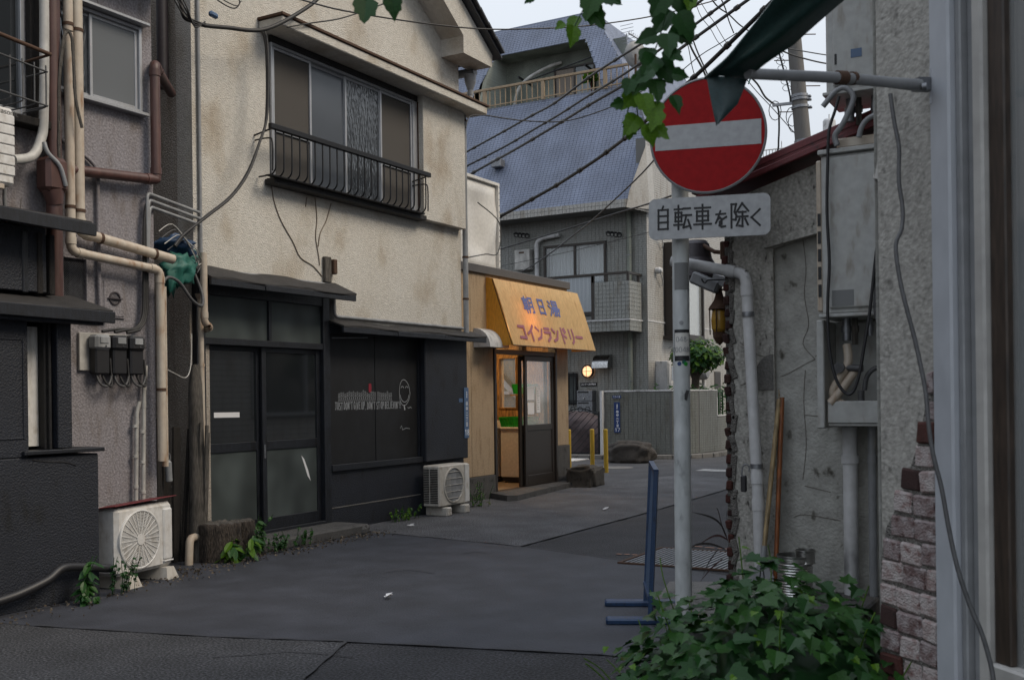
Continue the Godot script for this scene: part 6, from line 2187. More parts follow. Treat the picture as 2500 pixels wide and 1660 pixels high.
	# squared stone and boulder
	for i in 2:
		var c: Vector3 = [V(15.3, 0.13, -7.4), V(20.85, 0.2, -9.0)][i]
		var sz: Vector3 = [V(0.36, 0.19, 0.24), V(0.3, 0.27, 0.5)][i]
		var nf := FastNoiseLite.new()
		nf.seed = 70 + i
		nf.frequency = 1.1
		var mb := MB.new()
		var rr := []
		for q in 21:
			var r := []
			for k in 33:
				var th := PI * q / 20.0
				var ph := TAU * (k % 32) / 32.0
				var d := V(sin(th) * cos(ph), cos(th), sin(th) * sin(ph))
				var e := 0.32 if i == 0 else 0.75
				var s := V(signf(d.x) * pow(absf(d.x), e), signf(d.y) * pow(absf(d.y), e), signf(d.z) * pow(absf(d.z), e))
				if i == 0: s = s.lerp(d, 0.12)
				r.append(c + Basis(Vector3.UP, 0.15) * (s * sz * (1.0 + 0.3 * nf.get_noise_3dv(d * 1.2) + 0.07 * nf.get_noise_3dv(d * 6.0))))
			rr.append(r)
		mb.sheet(rr)
		one("rock", mb, [m.stone, m.boulder][i], c, ["squared rough stone block at the right end of the laundry step", "rounded dark boulder on the gutter in front of the garden wall"][i], "stone")

func far_away() -> void:
	# concrete utility pole beyond the shed
	var t := thing("utility_pole", "leaning concrete utility pole with steel bands behind the red-roofed shed", "utility pole", V(20.6, 0, -5))
	var a: Vector3 = Vector3(24.078, 9.633, -6.229)
	var b: Vector3 = Vector3(24.177, 6.959, -6.056)
	var d := (a - b) / (a.y - b.y)
	var pm := MB.new()
	pm.tube([b - d * b.y, b, a, a + d * 4.0], [0.21, 0.185, 0.16, 0.14], 16)
	part(t, "shaft", pm, m.pole_concrete)
	for y in [235.0, 243.0, 262.0, 345.0, 352.0]:
		var bp := MB.new()
		var c := b.lerp(a, (370.0 - y) / 286.0)
		bp.tube([c - d * 0.03, c + d * 0.03], 0.2, 16)
		bp.box(c + rgt_() * 0.22, V(0.1, 0.05, 0.1), Basis.IDENTITY, 0.01)
		part(t, "steel_band", bp, m.galv)
	for i in 6:
		var c := b.lerp(a, -0.1 + i * 0.22)
		var st := MB.new()
		st.tube([c, c + rgt_() * (0.5 if i % 2 else -0.5)], 0.012, 6)
		part(t, "step_bolt", st, m.rusty)
	var ar := MB.new()
	ar.bar(b.lerp(a, 0.42), b.lerp(a, 0.42) - rgt_() * 0.62 - V(0, 0.06, 0), 0.06, 0.06)
	part(t, "cross_arm", ar, m.galv)
	# distant rooftops with railings
	var bl := thing("distant_building", "far pale building with white roof railings behind the utility pole", "building", V(56, 0, -17))
	var bb := MB.new()
	bb.box(V(58.5, 5.6, -15.6), V(10, 11.2, 14), Basis(Vector3.UP, 0.52))
	part(bl, "wall", bb, m.tile_white)
	var rl := MB.new()
	var p0: Vector3 = Vector3(51.232, 12.203, -15.138)
	var p1: Vector3 = Vector3(53.039, 12.561, -11.970)
	for k in 3:
		rl.tube([p0 + V(0, k * 0.62, 0), p1 + V(0, k * 0.62, 0)], 0.035, 5)
	var rail := part(bl, "roof_rail", rl, m.white_paint)
	for i in 25:
		var br := MB.new()
		var q := p0.lerp(p1, i / 24.0)
		br.tube([q - V(0, 1.5, 0), q + V(0, 1.25 + (0.35 if i % 6 == 2 else 0.0), 0)], 0.022, 5)
		part(rail, "rail_bar", br, m.white_paint)
	var gd := MB.new()
	gd.lathe(Vector3(49.554, 12.326, -14.043), Basis.IDENTITY, [[0.75, 0.0], [0.6, 0.25], [0.0, 0.35]], 14)
	part(bl, "roof_ventilator", gd, m.tarp_green)
	var pb := MB.new()
	pb.box(Vector3(48.397, 10.600, -12.035) - V(0, 5, 0), V(8, 10, 6), Basis(Vector3.UP, 0.52))
	part(bl, "wing", pb, m.soffit)
	var sl := thing("balcony_screen", "white slatted balcony screen glimpsed below the no-entry sign", "screen", Vector3(38.324, 8.815, -13.547))
	for i in 14:
		var sm := MB.new()
		var q: Vector3 = Vector3(38.034, 9.368, -14.055).lerp(Vector3(38.649, 9.118, -12.976), i / 13.0)
		sm.box(q - V(0, 0.4, 0), V(0.06, 1.0, 0.06))
		part(sl, "slat", sm, m.white_paint)
	var sr := MB.new()
	sr.bar(Vector3(38.000, 8.901, -14.114), Vector3(38.678, 8.697, -12.927), 0.08, 0.08)
	part(sl, "screen_rail", sr, m.white_paint)
	var tk := MB.new()
	tk.lathe(Vector3(61.163, 14.037, -13.875), Basis.IDENTITY, [[0.36, -6.0], [0.36, 2.9], [0.3, 3.0], [0.04, 3.05], [0.03, 3.3], [0.0, 3.3]], 16)
	one("chimney", tk, m.white_paint, Vector3(61.163, 14.037, -13.875), "white cylindrical flue above the red roof edge", "chimney")

func cable(pts: Array, r: float, mt: Material, label: String, k := 4, beads := 0.0) -> void:
	var mb := MB.new()
	var p := smooth(pts, k)
	mb.tube(p, r, 7)
	if beads > 0.0:   # clips that hold the sheath
		var acc := 0.0
		for i in range(1, p.size()):
			var l: float = (p[i] - p[i - 1]).length()
			acc += l
			if acc > beads:
				acc = 0.0
				var dd: Vector3 = (p[i] - p[i - 1]).normalized() * 0.03
				mb.tube([p[i] - dd, p[i] + dd], r * 1.5, 7)
	one("overhead_cable", mb, mt, p[p.size() / 2], label, "cable")

func cables() -> void:
	cable([V(14.292, 5.280, -9.255), V(13.972, 5.344, -8.604), V(13.685, 5.442, -7.897), V(13.369, 5.516, -7.240), V(12.997, 5.522, -6.681), V(12.687, 5.686, -6.015), V(12.315, 5.725, -5.456), V(11.935, 5.743, -4.911), V(11.471, 5.682, -4.514), V(11.105, 5.748, -3.944), V(10.724, 5.825, -3.402)], 0.016, m.grey_cable, "thick clipped cable crossing the roof, uppermost of the parallel three", 3, 0.6)
	cable([V(14.291, 5.062, -9.257), V(14.136, 5.323, -8.183), V(13.809, 5.451, -7.412), V(13.390, 5.475, -6.800), V(12.959, 5.504, -6.210), V(12.492, 5.476, -5.684), V(12.032, 5.463, -5.145), V(11.614, 5.526, -4.532), V(11.168, 5.560, -3.969), V(10.744, 5.632, -3.367)], 0.016, m.grey_cable, "thick clipped cable crossing the roof, middle of the parallel three", 3, 0.6)
	cable([V(14.289, 4.883, -9.259), V(13.943, 5.041, -8.353), V(13.528, 5.122, -7.567), V(13.177, 5.298, -6.668), V(12.684, 5.316, -6.019), V(12.234, 5.366, -5.295), V(11.770, 5.421, -4.595), V(11.246, 5.438, -3.999), V(10.828, 5.608, -3.219)], 0.019, m.grey_cable, "thick clipped cable crossing the roof, lowest of the parallel three", 3, 0.6)
	cable([V(14.449, 4.151, -8.980), V(14.118, 4.252, -8.248), V(13.908, 4.517, -7.305), V(13.504, 4.596, -6.700), V(13.109, 4.702, -6.082), V(12.662, 4.766, -5.554), V(12.137, 4.724, -5.162), V(11.663, 4.776, -4.681), V(11.278, 5.001, -4.045), V(10.837, 5.144, -3.506), V(10.458, 5.416, -2.859)], 0.024, m.cable, "heaviest black cable bundle, below the parallel three", 3, 0.5)
	cable([V(6.881, 4.910, -6.100), V(7.470, 5.080, -6.330), V(8.113, 5.232, -6.464), V(8.942, 5.344, -6.272), V(9.824, 5.478, -5.988), V(10.671, 5.689, -5.764), V(11.565, 5.938, -5.458), V(12.559, 6.277, -4.978), V(13.538, 6.694, -4.523)], 0.008, m.cable, "thin black cable crossing the gable and the sky")
	cable([V(11.024, 4.781, -6.910), V(11.144, 4.915, -6.953), V(11.271, 4.994, -6.983), V(11.454, 5.036, -6.913), V(11.717, 5.018, -6.705), V(11.983, 5.015, -6.491), V(12.332, 5.052, -6.132), V(12.740, 5.272, -5.670), V(13.072, 5.535, -5.340)], 0.008, m.cable, "thin black cable hooking from the stucco house over the tiled roof")
	cable([V(17.452, 3.815, -9.769), V(16.569, 3.801, -9.012), V(15.744, 3.902, -8.152), V(14.876, 3.973, -7.366), V(14.001, 4.035, -6.594), V(13.251, 4.370, -5.603), V(12.317, 4.399, -4.934), V(11.433, 4.548, -4.176)], 0.011, m.grey_cable, "grey cable climbing from the white heater across the eave corner")
	cable([V(17.262, 4.255, -10.102), V(16.000, 4.243, -8.280), V(14.621, 4.178, -6.660), V(13.092, 4.009, -5.305), V(11.475, 3.824, -4.103)], 0.012, m.cable, "black cable just below the tiled eave")
	cable([V(17.287, 3.944, -10.059), V(15.865, 3.892, -7.843), V(14.324, 3.829, -5.836), V(12.278, 3.545, -4.714)], 0.005, m.cable, "very thin wire across the upstairs window of the apartment block")
	cable([V(13.281, 6.592, -4.973), V(13.325, 6.291, -4.896), V(13.372, 6.045, -4.814), V(13.430, 5.825, -4.712), V(13.472, 5.633, -4.639), V(13.530, 5.332, -4.538)], 0.014, m.cable, "black cable bundle slanting down behind the sign, left strand")
	cable([V(13.305, 6.618, -4.930), V(13.358, 6.317, -4.839), V(13.399, 6.055, -4.766), V(13.457, 5.781, -4.665), V(13.499, 5.578, -4.592)], 0.010, m.cable, "black cable slanting down behind the sign, right strand")
	cable([V(13.484, 6.554, -5.022), V(13.504, 6.278, -4.986), V(13.536, 6.166, -4.930), V(13.562, 5.889, -4.885), V(13.588, 5.723, -4.839), V(13.631, 5.666, -4.763)], 0.006, m.cable, "loose kinked wire beside the slanting black bundle")
	cable([V(14.360, 7.014, -5.100), V(14.394, 6.838, -5.041), V(14.459, 6.661, -4.926), V(14.507, 6.485, -4.842), V(14.559, 6.367, -4.752)], 0.005, m.cable, "thin twisted wire left of the green awning, first of two")
	cable([V(14.395, 7.036, -5.039), V(14.446, 6.866, -4.949), V(14.489, 6.748, -4.875), V(14.537, 6.572, -4.790), V(14.582, 6.425, -4.711)], 0.005, m.cable, "thin twisted wire left of the green awning, second of two")
	cable([V(13.498, 6.728, -4.593), V(14.035, 6.779, -4.661), V(14.591, 6.862, -4.696), V(15.154, 6.890, -4.718), V(15.716, 6.964, -4.742)], 0.01, m.cable, "black cable passing behind the green awning, upper")
	cable([V(13.565, 6.726, -4.475), V(14.244, 6.817, -4.630), V(14.914, 6.893, -4.801), V(15.599, 6.942, -4.947)], 0.009, m.cable, "black cable with a coil beside the awning fold")
	cable([V(12.188, 5.242, -4.871), V(12.315, 5.395, -4.649), V(12.472, 5.644, -4.374), V(12.593, 5.788, -4.162), V(12.694, 5.912, -3.984)], 0.006, m.cable, "thin wire rising right behind the hanging leaves")
	cable([V(19.836, 8.112, -5.591), V(20.740, 8.260, -5.522), V(21.646, 8.444, -5.446), V(22.603, 8.613, -5.283), V(23.608, 8.777, -5.035)], 0.012, m.cable, "upper black cable passing the utility pole towards the heater")
	cable([V(19.855, 8.072, -5.558), V(20.719, 8.188, -5.558), V(21.633, 8.310, -5.469), V(22.614, 8.431, -5.263), V(23.607, 8.598, -5.037)], 0.016, m.cable, "lower black cable passing the utility pole towards the heater")
	cable([V(23.882, 9.414, -6.572), V(23.922, 9.114, -6.503), V(23.957, 8.833, -6.441), V(23.992, 8.552, -6.379), V(24.027, 8.215, -6.318), V(24.026, 8.037, -6.320)], 0.02, m.cable, "black cable with spiral wrap running down beside the utility pole")
	cable([V(23.545, 8.750, -7.164), V(23.659, 8.514, -6.963), V(23.740, 8.231, -6.821), V(23.818, 8.089, -6.684), V(23.887, 7.975, -6.564), V(23.899, 7.620, -6.543), V(23.892, 7.247, -6.556), V(23.871, 6.967, -6.591), V(23.741, 6.831, -6.820), V(23.624, 6.712, -7.024)], 0.022, m.cable, "tangled cable bundle sagging to the left of the utility pole")
	cable([V(23.708, 8.746, -7.281), V(23.855, 8.384, -7.024), V(24.016, 8.032, -6.741), V(24.131, 7.765, -6.540), V(24.246, 7.498, -6.338), V(24.361, 7.241, -6.137)], 0.01, m.cable, "thin wire slanting down to the foot of the utility pole")
	cable([V(23.677, 9.214, -6.931), V(23.653, 9.028, -6.974), V(23.605, 8.767, -7.058), V(23.557, 8.516, -7.142)], 0.016, m.tarp_green, "dark green cable dropping beside the sign")
	cable([V(21.882, 6.507, -6.042), V(21.933, 6.463, -5.953), V(21.996, 6.376, -5.843), V(22.101, 6.288, -5.658)], 0.012, m.cable, "short cable ending behind the red roof edge")
	for i in 7:
		var p: Vector3 = Vector3(23.891, 9.320, -6.557).lerp(Vector3(23.991, 8.412, -6.381), i / 6.0)
		var mb := MB.new()
		mb.tube(circle(p, rgt_(), Vector3.UP, 0.1, 10, 0.07), 0.007, 5)
		one("cable_coil", mb, m.cable, p, ["spiral wire ring on the pole-side cable, topmost", "spiral wire ring on the pole-side cable, second down", "spiral wire ring on the pole-side cable, third down", "spiral wire ring on the pole-side cable, fourth down", "spiral wire ring on the pole-side cable, fifth down", "spiral wire ring on the pole-side cable, sixth down", "spiral wire ring on the pole-side cable, lowest"][i], "wire ring", "spiral wire rings by the utility pole")
	for i in 3:
		var mb := MB.new()
		var p: Vector3 = [Vector3(23.854, 7.902, -6.621), Vector3(24.048, 7.757, -6.282), Vector3(24.070, 7.616, -6.243)][i]
		mb.tube(circle(p, rgt_(), Vector3.UP, 0.14, 12, 0.22), 0.01, 5)
		one("cable_coil", mb, m.cable, p, ["coil of black cable left of the utility pole", "upper coil of black cable hung on the utility pole", "lower coil of black cable hung on the utility pole"][i], "cable coil")

func right_shed() -> void:
	# white-plastered lean-to facing down the alley, its brick corner exposed
	var t := thing("plastered_shed", "white plastered brick shed with a dark red roof edge on the right", "shed", V(5.44, 0, -1.4))
	var w := MB.new()
	w.prism(PackedVector2Array([Vector2(1.735, 0), Vector2(1.735, 2.475), Vector2(0.6, 2.83), Vector2(0.6, 0)]), V(5.44, 0, 0), V(0, 0, -1), Vector3.UP, 0.22)
	w.ext(5.661, 9.0, 0.0, 2.48, -1.735, -1.5)
	part(t, "wall", w, m.plaster_grey)
	var pl := MB.new()
	pl.prism(PackedVector2Array([Vector2(1.735, 0), Vector2(1.735, 2.475), Vector2(1.52, 2.54), Vector2(1.52, 0)]), V(5.4, 0, 0), V(0, 0, -1), Vector3.UP, 0.039)
	pl.prism(PackedVector2Array([Vector2(1.52, 2.2), Vector2(1.52, 2.54), Vector2(0.62, 2.82), Vector2(0.62, 2.42)]), V(5.4, 0, 0), V(0, 0, -1), Vector3.UP, 0.039)
	part(t, "plaster_pier", pl, m.plaster)
	var lt := MB.new()
	lt.prism(PackedVector2Array([Vector2(1.56, 2.2), Vector2(1.56, 2.235), Vector2(1.2, 2.32), Vector2(1.2, 2.27)]), V(5.36, 0, 0), V(0, 0, -1), Vector3.UP, 0.04)
	part(t, "lintel", lt, m.plaster)
	# brick corner, course by course
	var mo := MB.new()
	mo.ext(5.42, 5.66, 0.0, 2.46, -1.784, -1.7355)
	part(t, "mortar_bed", mo, m.mortar)
	var bm := []
	var rb := RandomNumberGenerator.new()
	rb.seed = 12
	for k in 4:
		var b := MB.new()
		var rows := []
		b.box(Vector3.ZERO, V(0.2, 0.05, 0.036), Basis.IDENTITY, 0.007)
		for i in b.v.size(): b.v[i] += V(0.006 * sin(b.v[i].y * 90 + k), 0.003 * sin(b.v[i].x * 40 + k * 2), 0.004 * cos(b.v[i].y * 70 + k * 3))
		bm.append(b.mesh())
	var xf := []
	for i in 34:
		xf.append(Transform3D(Basis(Vector3.UP, rb.randf_range(-0.06, 0.06)) * Basis(V(0, 0, 1), rb.randf_range(-0.04, 0.04)), V(5.51 + rb.randf_range(-0.012, 0.008), 0.05 + i * 0.0705, -1.772 + rb.randf_range(-0.006, 0.006))))
	pieces(t, "brick", bm, [m.brick_red, m.brick_dark, m.brick_brown], xf)
	var pt := MB.new()
	for i in 26:
		var y := 0.1 + i * 0.09
		pt.box(V(5.398, y + rb.randf() * 0.05, -1.737 + rb.randf_range(-0.008, 0.006)), V(0.02, rb.randf_range(0.05, 0.11), rb.randf_range(0.015, 0.035)), Basis(V(1, 0, 0), rb.randf_range(-0.3, 0.3)), 0.005)
	part(t, "plaster_edge", pt, m.mortar)
	var ck := MB.new()
	for q in [[[2.3, -1.38], [2.1, -1.36], [1.95, -1.37], [1.8, -1.35], [1.7, -1.38], [1.63, -1.32]], [[1.63, -1.32], [1.6, -1.37], [1.56, -1.46], [1.53, -1.5]], [[1.63, -1.32], [1.68, -1.24]], [[1.56, -1.37], [1.4, -1.38], [1.2, -1.37], [1.0, -1.39]], [[1.33, -1.38], [1.33, -1.26]], [[0.95, -1.25], [0.98, -1.38]], [[1.72, -1.7], [1.66, -1.62], [1.63, -1.54]], [[1.5, -1.7], [1.52, -1.6], [1.58, -1.53]], [[0.8, -1.44], [0.83, -1.38], [0.81, -1.2]]]:
		var l := []
		for z in q: l.append(V(5.4385 if z[1] > -1.52 else 5.3985, z[0] + rb.randf_range(-0.01, 0.01), z[1]))
		ck.tube(smooth(l, 4), 0.0018, 5)
	part(t, "crack", ck, m.crack)
	# red roof edge
	var rf := MB.new()
	rf.bar(V(5.32, 2.51, -1.9), V(5.32, 2.9, -0.62), 0.03, 0.075, Vector3.UP, 0.004)
	rf.bar(V(5.3, 2.475, -1.9), V(5.3, 2.865, -0.62), 0.02, 0.03, Vector3.UP, 0.004)
	part(t, "roof_edge", rf, m.red_trim)
	var rt := MB.new()
	var rr := [[V(5.3, 2.54, -1.92), V(5.3, 2.93, -0.6)], [V(9.0, 2.54, -1.92), V(9.0, 2.93, -0.6)]]
	rt.slab(rr, 0.03, Vector3.UP)
	part(t, "roof", rt, m.red_trim)
	pipe(t, "drain_pipe", [V(5.34, 2.17, -2.05), V(5.33, 2.075, -1.66), V(5.31, 2.05, -1.635), V(5.3, 0.95, -1.585), V(5.3, 0.0, -1.57)], 0.029, m.white_paint, 0.045)
	for y in [1.86, 1.08]: clip(t, V(5.303, y, -1.625 + (1.86 - y) * 0.045), 0.033, m.galv)
	# lamps on the brick corner
	var fl := thing("floodlight", "grey floodlight and cable hook fixed below the sign plate on the brick corner", "lamp", V(5.6, 2.05, -1.9))
	var fm := MB.new()
	fm.box(Vector3(5.600, 2.069, -1.950), V(0.09, 0.07, 0.17), Basis(V(1, 0, 0), 0.45), 0.012)
	fm.bar(Vector3(5.600, 2.089, -1.903), Vector3(5.550, 2.056, -1.810), 0.03, 0.05)
	part(fl, "housing", fm, m.grey_plastic)
	var fh := MB.new()
	fh.tube(smooth([V(5.500, 2.082, -1.941), V(5.500, 2.069, -1.936), V(5.500, 2.057, -1.922), V(5.500, 2.071, -1.908), V(5.500, 2.071, -1.869), V(5.500, 2.069, -1.800)], 3), 0.0045, 6)
	part(fl, "hook", fh, m.iron)
	var sh := thing("lamp_shade", "dark bell-shaped lamp shade hanging behind the sign pole", "lamp", Vector3(5.700, 2.199, -2.032))
	var sm := MB.new()
	sm.lathe(Vector3(5.700, 2.200, -2.044), Basis.IDENTITY, [[0.14, -0.09], [0.13, -0.05], [0.09, 0.02], [0.075, 0.1], [0.06, 0.12], [0.0, 0.125]], 20)
	part(sh, "shade", sm, m.dark_pipe)
	var sa := MB.new()
	sa.tube([Vector3(5.700, 2.316, -2.035), Vector3(5.600, 2.236, -1.901), Vector3(5.600, 2.221, -1.796)], 0.012, 7)
	sa.box(Vector3(5.580, 2.235, -1.841), V(0.05, 0.1, 0.03), Basis.IDENTITY, 0.006)
	part(sh, "arm", sa, m.rusty)
	var ln := thing("ship_lantern", "small caged lantern with amber glass on the brick corner", "lantern", Vector3(5.600, 1.839, -1.871))
	var lc: Vector3 = Vector3(5.620, 1.859, -1.884)
	var lg := MB.new()
	lg.lathe(lc, Basis.IDENTITY, [[0.03, -0.065], [0.042, -0.05], [0.046, 0.0], [0.04, 0.05], [0.03, 0.06]], 14)
	part(ln, "glass", lg, m.amber)
	var ls := MB.new()
	ls.lathe(lc, Basis.IDENTITY, [[0.0, -0.14], [0.022, -0.12], [0.036, -0.095], [0.036, -0.066]], 14)
	ls.lathe(lc, Basis.IDENTITY, [[0.062, 0.06], [0.055, 0.075], [0.03, 0.11], [0.016, 0.16], [0.03, 0.17], [0.0, 0.18]], 14)
	for k in 6:
		var a := TAU * k / 6.0
		ls.tube([lc + V(cos(a) * 0.052, -0.08, sin(a) * 0.052), lc + V(cos(a) * 0.054, 0.06, sin(a) * 0.054)], 0.0035, 5)
	ls.bar(lc + V(0, 0.08, 0), lc + V(-0.02, 0.06, 0.12), 0.014, 0.014)
	part(ln, "cage", ls, m.rusty)
	# lock, brooms, board, tins
	var lk := thing("padlock", "black combination padlock hanging from the pipe clip", "padlock", V(5.27, 1.0, -1.65))
	var lm := MB.new()
	lm.box(V(5.275, 0.99, -1.65), V(0.022, 0.085, 0.03), Basis.IDENTITY, 0.006)
	part(lk, "body", lm, m.rubber)
	var lw := MB.new()
	lw.tube(smooth([V(5.275, 1.03, -1.66), V(5.275, 1.075, -1.655), V(5.28, 1.09, -1.64), V(5.285, 1.075, -1.625), V(5.285, 1.05, -1.625)], 3), 0.004, 6)
	part(lk, "shackle", lw, m.galv)
	var b1 := thing("scraper", "scraper with a pale yellow handle and a grey plastic blade leaning on the plaster", "broom", V(5.28, 0.5, -1.53))
	var hm := MB.new()
	hm.tube([V(5.385, 1.42, -1.492), V(5.26, 0.66, -1.545)], 0.0125, 10)
	hm.tube(smooth([V(5.38, 1.42, -1.492), V(5.375, 1.45, -1.49), V(5.37, 1.44, -1.485), V(5.37, 1.47, -1.49)], 3), 0.002, 5)
	part(b1, "handle", hm, m.broom_yellow)
	var hb := MB.new()
	hb.tube([V(5.262, 0.68, -1.544), V(5.25, 0.59, -1.547)], 0.015, 10)
	hb.prism(PackedVector2Array([Vector2(-0.012, 0.0), Vector2(0.012, 0.0), Vector2(0.06, -0.07), Vector2(0.055, -0.12), Vector2(-0.055, -0.12), Vector2(-0.06, -0.07)]), V(5.24, 0.6, -1.547), V(0, 0, 1), Vector3.UP, -0.012)
	for k in 4:
		var u := -0.045 + 0.03 * k
		hb.bar(V(5.232, 0.585, -1.547 + u * 0.25), V(5.232, 0.485, -1.547 + u), 0.006, 0.008)
	part(b1, "blade", hb, m.grey_plastic)
	var b2 := MB.new()
	b2.tube([V(5.39, 1.43, -1.478), V(5.29, 0.35, -1.505)], 0.0125, 10)
	one("broom_handle", b2, m.broom_orange, V(5.34, 0.35, -1.5), "orange varnished broom handle leaning beside the yellow one", "broom")
	var hd := MB.new()
	var pg := PackedVector2Array([Vector2(0, 0)])
	for k in 13: pg.append(Vector2(-0.112 * sin(PI / 2 * k / 12.0), 0.185 * cos(PI / 2 * k / 12.0)))
	hd.prism(pg, V(5.392, 1.47, -1.525), V(0, 0, 1), Vector3.UP, 0.012)
	one("wooden_board", hd, m.concrete, V(5.39, 1.47, -1.53), "pale quarter-round board standing against the plaster pier", "board")
	var tn := thing("tin_can", "large ribbed tin can behind the ivy", "tin can", V(5.15, 0.43, -1.36))
	var tm := MB.new()
	var pr := [[0.0, 0.0], [0.085, 0.0]]
	for k in 14:
		pr.append([0.0815, 0.012 + k * 0.0125]); pr.append([0.085, 0.018 + k * 0.0125])
	pr.append_array([[0.084, 0.2], [0.0875, 0.205], [0.0875, 0.212], [0.083, 0.212], [0.082, 0.05], [0.0, 0.05]])
	tm.lathe(V(5.15, 0.45, -1.36), Basis.IDENTITY, pr, 36)
	part(tn, "tin", tm, m.tin)
	var t2 := MB.new()
	t2.lathe(V(5.14, 0.625, -1.305), Basis.IDENTITY, [[0.0, 0.0], [0.047, 0.0], [0.045, 0.01], [0.045, 0.055], [0.048, 0.06], [0.048, 0.066], [0.043, 0.066], [0.042, 0.02], [0.0, 0.02]], 28)
	one("tin_can", t2, m.tin, V(5.14, 0.625, -1.305), "small tin can standing in the mouth of the large ribbed one", "tin can")
	var ld := MB.new()
	ld.ext(4.95, 5.4, 0.0, 0.45, -1.5, -1.0, 0.01)
	one("concrete_ledge", ld, m.dark_concrete, V(5.15, 0, -1.25), "low concrete ledge under the tin cans behind the ivy", "ledge")
	# gas heaters, one above the other
	var names := ["grey gas water heater with rusty slotted side, the lower of two", "white gas water heater at the top edge, the upper of two"]
	for i in 2:
		var y0: float = [1.82, 2.87][i]
		var y1: float = [2.585, 3.65][i]
		var z0: float = [-1.2, -1.17][i]
		var z1: float = [-0.9, -0.92][i]
		var h := thing("water_heater", names[i], "water heater", V(5.2, y0, -1.05), 0.0, "gas heaters on the shed wall")
		var cs := MB.new()
		cs.ext(5.1, 5.4, y0, y1, z0, z1, 0.012)
		part(h, "case", cs, m.heater)
		var fp := MB.new()
		fp.ext(5.085, 5.099, y0 + 0.03, y1 - 0.02, z0 + 0.035, z1 - 0.02, 0.006)
		part(h, "front_panel", fp, m.heater)
		var fg := MB.new()
		fg.ext(5.075, 5.42, y0 - 0.012, y0 + 0.004, z0 - 0.012, z1 + 0.004, 0.003)
		if i == 0: fg.ext(5.08, 5.42, y1 - 0.002, y1 + 0.02, z0 - 0.01, z1, 0.003)
		part(h, "edge_strip", fg, m.heater)
		if i == 0:
			var hb2 := MB.new()
			hb2.ext(5.12, 5.38, 2.607, 2.66, -1.13, -0.92, 0.01)
			part(h, "flue_box", hb2, m.old_plastic)
			var fs := MB.new()
			fs.ext(5.12, 5.38, y0 + 0.02, y1 - 0.02, z0 - 0.028, z0 - 0.001, 0.006)
			var sp := part(h, "side_panel", fs, m.old_plastic)
			for k in 5:
				var sl := MB.new()
				sl.ext(5.117, 5.1195, y0 + 0.09 + k * 0.085, y0 + 0.15 + k * 0.085, z0 - 0.022, z0 - 0.007)
				part(sp, "slot", sl, m.black)
			var lb := MB.new()
			lb.ext(5.083, 5.0845, y0 + 0.04, y0 + 0.115, z0 + 0.05, z0 + 0.15)
			part(h, "rating_label", lb, m.sticker)
		else:
			var lb := MB.new()
			lb.ext(5.083, 5.0845, 3.02, 3.06, -1.05, -1.0)
			part(h, "rating_label", lb, m.plate_blue_old)
			var slt := MB.new()
			slt.ext(5.083, 5.0845, 3.0, 3.05, -1.125, -1.115)
			part(h, "slot", slt, m.black)
		# fittings below
		for q in [[z0 + 0.09, 0.02, m.galv, 0.12], [z0 + 0.13, 0.014, m.greywood, 0.14], [z0 + 0.2, 0.012, m.galv, 0.1]]:
			var pm := MB.new()
			pm.tube([V(5.2, y0 - 0.01, q[0]), V(5.2, y0 - q[3], q[0])], q[1], 8)
			pm.tube([V(5.2, y0 - 0.05, q[0]), V(5.2, y0 - 0.08, q[0])], q[1] * 1.35, 6)
			part(h, "pipe_joint", pm, q[2])
	# pipe cover below with insulated hoses
	var cv := thing("pipe_cover", "open grey metal pipe cover with valves and insulated hoses under the lower heater", "pipe cover", V(5.25, 1.29, -1.06))
	var cm := MB.new()
	cm.ext(5.36, 5.395, 1.29, 1.8, -1.2, -0.93, 0.004)
	cm.ext(5.15, 5.36, 1.29, 1.305, -1.19, -0.94, 0.003)
	cm.ext(5.14, 5.156, 1.305, 1.41, -1.19, -0.94, 0.003)
	cm.ext(5.12, 5.41, 1.28, 1.8, -1.235, -1.2, 0.005)
	part(cv, "cover_plate", cm, m.heater)
	var hoses := [[[5.2, 1.68, -1.11], [5.18, 1.6, -1.1], [5.17, 1.53, -1.13], [5.17, 1.46, -1.17], [5.17, 1.41, -1.15], [5.16, 1.375, -1.09]], [[5.2, 1.56, -1.07], [5.17, 1.52, -1.09], [5.16, 1.46, -1.13], [5.15, 1.4, -1.18]]]
	for q in hoses:
		var l := []
		for z in q: l.append(V(z[0], z[1], z[2]))
		var hm2 := MB.new()
		hm2.tube(smooth(l, 5), 0.021, 10)
		part(cv, "insulated_hose", hm2, m.old_plastic)
	var vl := MB.new()
	vl.tube([V(5.17, 1.57, -1.13), V(5.17, 1.565, -1.03)], 0.017, 8)
	vl.tube([V(5.17, 1.37, -1.09), V(5.17, 1.385, -0.94)], 0.016, 8)
	vl.tube([V(5.17, 1.46, -1.04), V(5.17, 1.385, -1.04)], 0.016, 8)
	vl.tube(smooth([V(5.2, 1.46, -1.03), V(5.2, 1.52, -1.02), V(5.21, 1.56, -0.99), V(5.21, 1.57, -0.94)], 4), 0.012, 8)
	vl.lathe(V(5.15, 1.57, -1.135), Basis(V(0, 0, 1), PI / 2), [[0.026, 0.0], [0.026, 0.015], [0.0, 0.016]], 14)
	part(cv, "valve", vl, m.grey_cable)
